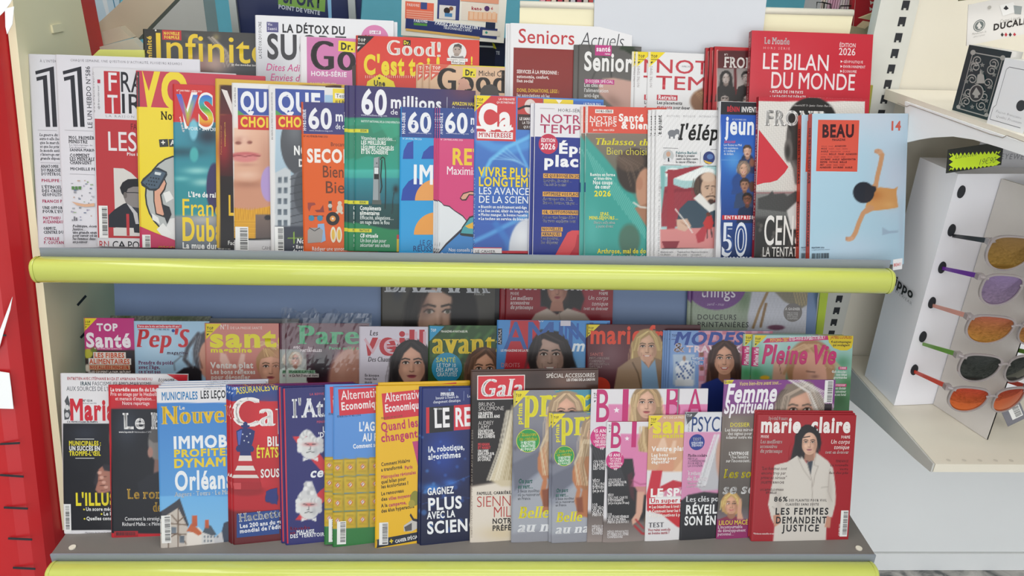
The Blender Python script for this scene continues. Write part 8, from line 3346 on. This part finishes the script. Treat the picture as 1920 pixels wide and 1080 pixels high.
def pf_bib(ox, oy, k, small):
    X = lambda x: ox + (x - 1109) * k
    Y = lambda y: oy + (y - 730) * k

    def f(p):
        q = lambda pts: [(X(x), Y(y)) for x, y in pts]
        p.band(oy - 20, 'e2dfe4', Y(760), 'e4e1e6', -1e9, 1e9, 2)
        p.band(Y(758), 'de86b4', Y(818), 'dd82b0', X(1140), 1e9, 1.5)
        p.band(Y(816), '2c2c30', Y(980), '242428', X(1109), 1e9, 2)
        p.poly(q([(1090, 758), (1140, 758), (1140, 812), (1090, 815)]), 'dfdce2', 2)
        p.band(Y(960), '6a605e', Y(1040), 'b3a6a0', -1e9, 1e9, 10)
        for j in range(7):
            p.line(q([(1108 + 5 * j, 835), (1118 + 6 * j, 860 + 3 * j), (1112 + 5 * j, 880)]), 2.4 * k, '4c4c52', 2, .8)
        if not small:
            p.face(1212, 757, 52, 'd9ac94', 'a08460', 'long', 'd884b0', part=.05)
            p.strands([(1192, 740), (1186, 770), (1188, 800)], 8, 8, 2.4, 'd0b48a', 3, .7)
            p.line([(1273, 725), (1272, 785)], 2.2, '8a8488', 1)
        else:
            p.poly([(1196, 830), (1206, 800), (1226, 800), (1226, 850), (1200, 862)], 'a98a62', 3)
            p.strands([(1204, 800), (1204, 830), (1212, 862)], 10, 9, 2, 'd8bc90', 3, .7)
            p.poly([(1186, 858), (1196, 846), (1226, 850), (1226, 918), (1182, 912), (1190, 890)], 'de84b2', 2)
            p.line([(1184, 900), (1200, 908), (1222, 906)], 2.5, 'b8608c', 2)
            p.poly([(1190, 912), (1222, 912), (1218, 930), (1196, 924)], 'c88a84', 2)
            p.poly([(1194, 922), (1208, 922), (1204, 960), (1198, 975), (1186, 984), (1184, 974), (1192, 962)], 'd8a894', 2)
            p.ell(1222, 975, 14, 20, '8a6a54', 3)
            p.line([(1190, 986), (1204, 1000), (1222, 1002)], 4, 'b02c34', 2)
            p.line([(1192, 974), (1206, 990)], 3, 'b02c34', 2)
            p.poly([(1176, 890), (1186, 884), (1190, 940), (1182, 932)], '5a2a34', 3, .7)
    return f


def i_bib(S, ox, oy, k):
    q = Sub(S, 1109, 730, ox, oy, k)
    q.T('TOP', 1113, 743, 6, '3c3a40', 12, 'b')
    q.R(1113, 745, 11, 1.6, '8a888e')
    q.P([(1114, 751), (1118, 751), (1114, 755)], '3c3a40')
    q.T('B', 1114, 791, 60, 'c42a72', 29, 'n')
    q.R(1168, 729.5, 11, 60, 'c42a72')
    q.star(1156, 769, 6, 'f6eef4', 5, .42)
    q.C(1128, 820, 21, 'cf3480')
    for j, (t_, h_, w_) in enumerate((('45 ANS !', 6.6, 32), ('(et 3 mois)', 5, 27), ('GAGNEZ', 5.6, 26), ('UNE SESSION', 5, 32), ('SHOPPING', 5, 26), ('VIP', 5, 9))):
        q.T(t_, 1129, 811 + 6.4 * j, h_, 'f6e4ee', w_, 'b' if j != 2 else 'n', al='c')
    rows = ((868, ('ON VALIDE', 'LE BOTOX POUR', 'LES CHEVEUX')), (904, ('VÉCU', "J'AI UNE CARTE", "D'ÉTUDIANTE", '(et je n’ai plus 30 ans)')), (949, ('JOB', 'CES TÂCHES PÉNIBLES', "QUE L'IA FERA", 'MIEUX QUE NOUS !')), (990, ('MÈRES IMPARFAITES', 'ET FIÈRES DE L’ÊTRE', 'CONFESSIONS')))
    for y, ls_ in rows:
        for j, t_ in enumerate(ls_):
            q.T(t_, 1112 - (y - 868) * .02, y + 6.2 * j, 5.4, 'e6e2e4', min(50, 3.3 * len(t_)), 'n' if (j == 0 and t_ != 'VÉCU') or t_.startswith("J'AI") else 'b')
    return q


def i_bibL(S):
    i_bib(S, 1109, 730, 1)
    S.T('BA', 1245, 774, 0.1, 'c42a72', 0.1, 'n')
    S.T('B', 1244, 785, 61, 'c42a72', 32, 'n')
    S.R(1271, 725, 2.2, 62, '8a8488')
    S.T('A', 1286, 784, 61, 'c42a72', 32, 'n')
    S.star(1321, 768, .1, 'f6eef4')


mag(LF, (1109, 730), (1100.5, 1013.5), 1328, 'large pink and white magazine with four tall magenta letters', base='e2dfe4', paint=pf_bib(1109, 730, 1, False), ink=i_bibL, psi=5, t=0.003, over=[(1212, 755, 28, 32), (1212, 790, 32, 36)])
mag(LF, (1138, 791), (1130, 1013.5), 1284, 'small pink and white magazine with two tall magenta letters, before its larger twin', base='e2dfe4', paint=pf_bib(1138, 791, .8, True),
    ink=lambda S: i_bib(S, 1138, 791, .8), psi=5, t=0.003, back='b02c50')


def p_smB(p):
    p.band(770, 'd9a886', 882, 'd6a482', -1e9, 1e9, 2)
    p.band(882, 'e4e2e4', 1030, 'e6e4e6', -1e9, 1e9, 1.5)
    p.poly([(1232, 840), (1240, 822), (1246, 820), (1250, 834), (1252, 850)], 'e8c4aa', 3)
    p.poly([(1254, 850), (1262, 826), (1268, 826), (1266, 850)], 'e8c4aa', 3)
    p.poly([(1240, 866), (1264, 860), (1262, 884), (1230, 884)], 'd89a7c', 3)
    p.poly([(1222, 882), (1242, 882), (1236, 920), (1214, 956), (1212, 930)], 'c92d40', 2)
    p.poly([(1238, 912), (1262, 900), (1280, 904), (1280, 922), (1236, 922)], 'c23040', 2)
    p.poly([(1246, 920), (1280, 912), (1280, 930), (1244, 930)], 'd88aa8', 2)
    p.poly([(1213, 944), (1280, 944), (1280, 990), (1270, 988), (1240, 964), (1213, 958)], 'c92d38', 1.5)
    p.poly([(1262, 884), (1280, 860), (1280, 884)], 'e6b896', 3)


def i_smB(S):
    S.topv(1217, 779.5, 26, 'ecd62c')
    S.T('N°1 DE LA PRESSE SANTÉ', 1244, 785, 4.2, 'f0e6dc', 62, 'n')
    S.T('san|té', 1224, 811.5, 28, 'e9db34', 62, 'x')
    S.T('magazine', 1224, 821, 7.5, 'dfd030', 58, 'x')
    S.T('Ventre plat', 1222, 846, 8.6, 'f4ece6', 62, 'x')
    S.lines(['Les bons', 'réflexes pour', 'dégonfler'], 1221, 856, 6.6, 6, 'f4ece6', 'x', w=[32, 48, 35], dx=-.1)
    S.T('LE SP|ORT', 1219, 931.5, 14.5, 'f6f2f2', 56, 'x')
    S.R(1217.5, 934, 70, 11, 'f0eef0')
    S.T('Un super |remède', 1219.5, 943, 8, 'c62c3c', 55, 'b')
    for j, (t_, w_) in enumerate((('Les bénéfices à tout |âge', 53), ('Comment lever les f|reins', 53), ('Les précautions à p|rendre', 53))):
        S.C(1218.5, 950.5 + 8 * j, 1.8, 'f4ece6')
        S.T(t_, 1222, 953 + 8 * j, 5.6, 'f4ece6', w_, 'b')
    S.T('TEST', 1216, 989, 9, '6a6a72', 29, 'f')
    S.T('Vos reins sont-ils', 1215, 996, 5, 'a83444', 42, 'b')
    S.T('en bonne santé ?', 1215, 1002, 5, 'a83444', 40, 'b')
    S.R(1214, 780, 3, 232, 'd8c04a')


mag(LF, (1217, 779), (1209, 1011), 1322, 'small tan magazine with yellow title and a red legging, right of the small pink twin', base='e4e2e4', paint=p_smB, ink=i_smB, psi=5.5, t=0.003)


def p_psy(p):
    p.band(760, 'dfe0e6', 812, 'dcdde4', -1e9, 1e9, 1)
    p.band(810, 'd996bc', 940, 'd38cb4', -1e9, 1e9, 1.5)
    p.band(938, '2a2a30', 1030, '242429', -1e9, 1e9, 1.5)
    p.poly([(1270, 945), (1290, 928), (1320, 922), (1350, 925), (1350, 950), (1270, 960)], '2a2a30', 3)
    p.poly([(1346, 815), (1332, 850), (1318, 880), (1306, 912), (1316, 920), (1350, 918)], 'bdbcc2', 4)
    p.strands([(1344, 815), (1330, 860), (1314, 912)], 14, 8, 2, 'e6e6ea', 4, .7)
    p.ell(1350, 860, 8, 36, 'c8a090', 3)


def i_psy(S):
    S.P([(1285, 773.5), (1309, 772.5), (1286, 798)], '4a4a50')
    S.T('TOP', 1288.5, 781.5, 5, 'e8e8ec', 9, 'b')
    S.T('PSYC|HOLOGIES', 1295, 809, 27, '21407c', 55, 'n')
    S.T('PSYCHOLOGIES', 1292.5, 809, 2.8, '5a5a64', 34, 'n', 90)
    S.C(1306.5, 829, 14.5, '2c3f92', 15)
    S.T('TEST', 1307, 826, 5.2, 'e8ecf6', 16, 'g', al='c')
    S.T('QUELLE SŒUR', 1307, 832, 3.8, 'e8ecf6', 22, 'b', al='c')
    S.T('ÊTES-VOUS ?', 1307, 837, 3.8, 'e8ecf6', 20, 'b', al='c')
    S.T('Phobie scolaire', 1290, 856.5, 5.2, '3a2a4a', 36, 'g')
    S.lines(['MIEUX LA', 'COMPRENDRE', 'POUR MIEUX', 'LA SOIGNER'], 1289.5, 862, 4.5, 3.8, '4a3a58', 'n', w=[18, 33, 27, 28])
    S.T('Tatiana', 1289, 891, 8.5, 'f0e6ee', 28, 'f')
    S.T('de Rosnay', 1288, 901.5, 8.5, 'f0e6ee', 40, 'f')
    S.T('"Aujourd\'hui,', 1288, 908, 4, 'f0e6ee', 28, 'gi')
    S.T('je sais qui je suis"', 1287, 914, 4, 'f0e6ee', 38, 'gi')
    S.T('Les clés po|ur', 1286, 941, 10.5, 'eeeeF2', 62, 'f')
    S.T('RÉVEIL|LER', 1285, 963.5, 16, 'f2f2f4', 60, 'b')
    S.T('SON ÉN|ERGIE', 1283, 984.5, 16, 'f2f2f4', 60, 'b')


mag(LF, (1285, 773), (1274, 1006.5), 1392, 'small magazine with navy capitals over pink and black, left of the grey purple cover', base='dfe0e6', paint=p_psy, ink=i_psy, psi=5.5, t=0.003)


def p_fem(p):
    p.band(690, '8a4a92', 790, '7c4284', -1e9, 1e9, 2)
    p.band(770, '7a6e68', 960, '55504c', -1e9, 1e9, 24)
    p.glow(1380, 800, 20, 20, 'a89c94', .6)
    p.glow(1400, 850, 24, 30, '8a847e', .6)
    p.face(1500, 772, 84, 'd3a48e', '8a7c70', 'bob', '4a3a40', part=.2)
    p.strands([(1490, 712), (1530, 735), (1552, 780)], 22, 22, 1.6, 'e6e2de', 4, .8)
    p.strands([(1470, 730), (1455, 750), (1452, 775)], 8, 8, 1.6, '5a4e48', 5, .7)
    p.poly([(1550, 770), (1580, 760), (1580, 800), (1550, 800)], '9a9490', 4)
    p.face(1371, 946, 34, 'd8a488', 'c09a60', 'bob', '8c3a4a', smile=True)
    p.poly([(1382, 958), (1386, 935), (1390, 935), (1390, 960), (1394, 975), (1382, 978)], 'd8a488', 2)
    p.band(974, '8a2a5c', 1020, '9c3070', -1e9, 1e9, 4)


def i_fem(S):
    S.P([(1358, 713), (1376, 712.5), (1372, 719), (1358, 721)], 'e6d83a')
    S.T('NOUVEAU', 1358.5, 719, 4, '3a3220', 15, 'b')
    S.T('Votre bien-être avant tout…', 1386, 723, 7.2, 'e9d87a', 80, 'ni', 2)
    S.T('Femme', 1359, 754, 33, 'f2eef4', 98, 'bi', 1)
    S.T('Spirituelle', 1357, 775, 24, 'f2eef4', 93, 'bi', 1)
    S.barcode(1547, 713, 16, 42, 45, True)
    S.R(1546, 757, 14, 14, '3a3238')
    S.T('DOSSIER', 1387, 800, 7.5, 'e6d83a', 37, 'n', al='c')
    S.lines(['Les heures miroirs', 'des signes pour', 'éclairer notre vie !'], 1387, 808.5, 7, 6, 'f0eeec', 'n', al='c', w=[56, 45, 52])
    S.T("L'HYPNOSE", 1385, 853, 6, 'f0eeec', 37, 'b', al='c')
    S.lines(['Une fenêtre', "sur l'inconscient…"], 1386, 859.5, 7, 6, 'f0eeec', 'n', al='c', w=[34, 50])
    S.T('Les sol|utions', 1356, 896, 16, 'ecdc34', 58, 'gi')
    S.T('se se|ntir', 1354, 926, 19, 'f2f0f0', 62, 'gi')
    S.T('LILOU MACÉ', 1347, 984, 8, 'ecd83a', 55, 'n')
    S.lines(["L'incontournable", 'du développement', 'personnel…'], 1346, 991, 6.6, 6, 'eedce8', 'n', w=[46, 52, 31], dx=-.3)


mag(LF, (1358, 712), (1343, 1007), 1567, 'purple and grey magazine with white script title and windblown hair', base='7a6e78', paint=p_fem, ink=i_fem, psi=5, t=0.0035)


def p_mcf(p):
    p.band(770, 'a81f2a', 1030, 'a61c28', -1e9, 1e9, 2)
    w_ = 'd9d2ca'
    p.poly([(1492, 822), (1498, 804), (1510, 796), (1526, 798), (1536, 811), (1537, 832), (1534, 852), (1508, 860), (1500, 866), (1490, 876), (1480, 892), (1472, 896), (1480, 872), (1486, 846)], '201c20', 2)
    p.strands([(1496, 820), (1486, 856), (1474, 890)], 10, 9, 1.6, '2c262a', 6, .8)
    p.poly([(1452, 872), (1476, 866), (1494, 854), (1500, 852), (1512, 868), (1520, 866), (1530, 848), (1552, 864), (1562, 878), (1566, 910), (1567, 930), (1566, 946), (1560, 970), (1550, 968), (1548, 1030), (1448, 1030), (1452, 985), (1446, 972), (1440, 946), (1444, 922), (1448, 905)], w_, 1.6)
    p.poly([(1512, 864), (1524, 864), (1520, 890), (1516, 880)], '3c4450', 1.5)
    p.poly([(1512, 840), (1530, 840), (1528, 858), (1516, 866)], 'cf9c84', 2)
    p.face(1517, 831, 41, 'e0b49c', '201c20', 'none', None, 'b8747a', back=False)
    p.poly([(1503, 836), (1504, 822), (1510, 813), (1518, 808), (1512, 798), (1498, 803), (1490, 818), (1490, 850), (1501, 860), (1503, 848)], '201c20', 2)
    p.poly([(1516, 808), (1526, 811), (1531, 820), (1533, 834), (1537, 846), (1540, 830), (1537, 810), (1528, 799), (1514, 796)], '201c20', 2)
    p.line([(1506, 820), (1518, 818)], 1.8, '2a2022', 1.2)
    for a in ([(1513, 866), (1522, 900), (1524, 960)], [(1530, 850), (1526, 872), (1534, 874), (1528, 890), (1524, 912)], [(1496, 858), (1506, 880), (1520, 900)], [(1540, 914), (1552, 913)], [(1448, 950), (1462, 960)], [(1556, 880), (1552, 920), (1560, 940)]):
        p.line(a, 1.3, 'a89e96', 1.8, .9)
    p.glow(1460, 940, 8, 30, 'b8aea6', .6)
    p.glow(1556, 920, 7, 36, 'c0b6ae', .6)
    p.poly([(1449, 967), (1462, 962), (1464, 980), (1452, 988)], 'c89078', 2)
    p.poly([(1550, 968), (1558, 970), (1556, 990), (1546, 988)], 'c89078', 2)


def i_mcf(S):
    S.T('Spécial 8 mars', 1441, 787, 6, 'f0e0de', 36, 'g')
    S.T('mari|e', 1426, 810, 27, 'f3ecea', 60, 'x')
    S.T('e', 1486, 810, 27, 'f3ecea', 17, 'x')
    S.T('claire', 1520, 810, 27, 'f3ecea', 76, 'x')
    S.T('MODE', 1426.5, 821, 5, 'eedcda', 15, 'b')
    S.lines(['Les meilleurs', 'accessoires', 'du printemps'], 1425.5, 831, 8.8, 6.6, 'f0e4e2', 'gi', w=[41, 32, 42], dx=-.4)
    S.T('FORME', 1594, 822, 5, 'eedcda', 17, 'b', al='r')
    S.T('Un corps', 1593, 832, 7.6, 'f0e4e2', 36, 'ni', al='r')
    S.T('tonique', 1592, 842, 7.6, 'f0e4e2', 29, 'ni', al='r')
    S.T('tout en douceur', 1591, 850.5, 5.6, 'f0e4e2', 44, 'gi', al='r')
    S.lines(['"Les femmes sont', 'encore trop par', 'prises au sérieux"'], 1427, 881, 8.6, 6, '3a1a1e', 'ni', w=[48, 46, 48], dx=-.3)
    S.T('JULIETTE BINOCHE', 1427, 906.5, 4.2, '3a1a1e', 43, 'b', sp=.08)
    S.T('LOU, RAPHAËLLE APPANAH', 1425, 920, 3.8, '3a1a1e', 44, 'b', sp=.08)
    S.T('ET BELLE', 1436, 925.5, 3.8, '3a1a1e', 20, 'b')
    S.lines(['TENDANCE', 'La nouvelle', 'veste', 'fait des plis'], 1590, 867, 7.2, 4.6, '4a1a20', 'ni', al='r', w=[24, 34, 16, 36])
    S.T('86%', 1451, 940, 8.6, '1f1c20', 26, 'b', sp=.05)
    S.T('DES PLAINTES POUR VIOL', 1479, 940, 4.4, '2c282a', 71, 'b', sp=.14)
    S.T('CLASSÉES SANS SUITE', 1472, 947.5, 4.2, '2c282a', 63, 'b', sp=.14)
    S.T('LES FEMMES', 1453, 964.5, 12, '1d1b1f', 101, 'b', sp=.1)
    S.T('DEMANDENT', 1454, 981, 12, '1d1b1f', 96, 'b', sp=.1)
    S.T('JUSTICE', 1467, 996, 12, '1d1b1f', 69, 'b', sp=.1)
    S.T('*Violences sexuelles et sexistes', 1412, 1002, 3.2, 'eed8d6', 46, 'bi')
    S.barcode(1577, 957, 14, 49, 47, True)
    S.T('N° 880 AVRIL 2026', 1574.5, 1004, 3, 'f0dcda', 22, 'b', 90)


mag(LF, (1421, 777), (1408, 1012), 1606, 'red fashion magazine with a woman in a white suit, rightmost at the bottom', copies=[(1, 3), (3, 6)], base='a81f2a', paint=p_mcf, ink=i_mcf, psi=2, t=0.0035, over=[(1515, 826, 23, 29), (1488, 852, 10, 22)])

# clear film over the plum magazine: a creased sheet standing above its top edge
sp = s_par
film = bpy.data.materials.new('clear_film')
film.use_nodes = True
nt = film.node_tree
nt.nodes.remove(nt.nodes['Principled BSDF'])
tr, gl, mx_ = nt.nodes.new('ShaderNodeBsdfTransparent'), nt.nodes.new('ShaderNodeBsdfGlossy'), nt.nodes.new('ShaderNodeMixShader')
lw_ = nt.nodes.new('ShaderNodeLayerWeight')
lw_.inputs['Blend'].default_value = 0.18
mr_ = nt.nodes.new('ShaderNodeMapRange')
mr_.inputs['To Min'].default_value = 0.05
mr_.inputs['To Max'].default_value = 0.7
gl.inputs['Roughness'].default_value = 0.09
nt.links.new(lw_.outputs['Facing'], mr_.inputs['Value'])
nt.links.new(mr_.outputs['Result'], mx_.inputs[0])
nt.links.new(tr.outputs[0], mx_.inputs[1])
nt.links.new(gl.outputs[0], mx_.inputs[2])
nt.links.new(mx_.outputs[0], nt.nodes['Material Output'].inputs[0])
rnd = random.Random(11)
nxp, nyp = 34, 26
fw_, fh_ = sp.w + 0.012, sp.h + 0.034
FV, FF = [], []
for j in range(nyp + 1):
    for i in range(nxp + 1):
        x = -0.006 + fw_ * i / nxp
        y = 0.002 + (fh_ - 0.002) * j / nyp
        over = max(0.0, y - sp.h) / 0.034
        z = 0.0034 + rnd.uniform(0, 0.0016) * (rnd.random() < .35) + over * (0.005 * math.sin(i * 0.9) + rnd.uniform(-.006, .006))
        if j == nyp:
            y += 0.006 * math.sin(i * .7) - 0.014 * i / nxp + rnd.uniform(-.003, .003)
        FV.append((x, y, z))
for j in range(nyp):
    for i in range(nxp):
        k = j * (nxp + 1) + i
        FF.append((k, k + 1, k + nxp + 2, k + nxp + 1))
fo_ = newobj('film_wrapper', FV, FF, film, sp.root)
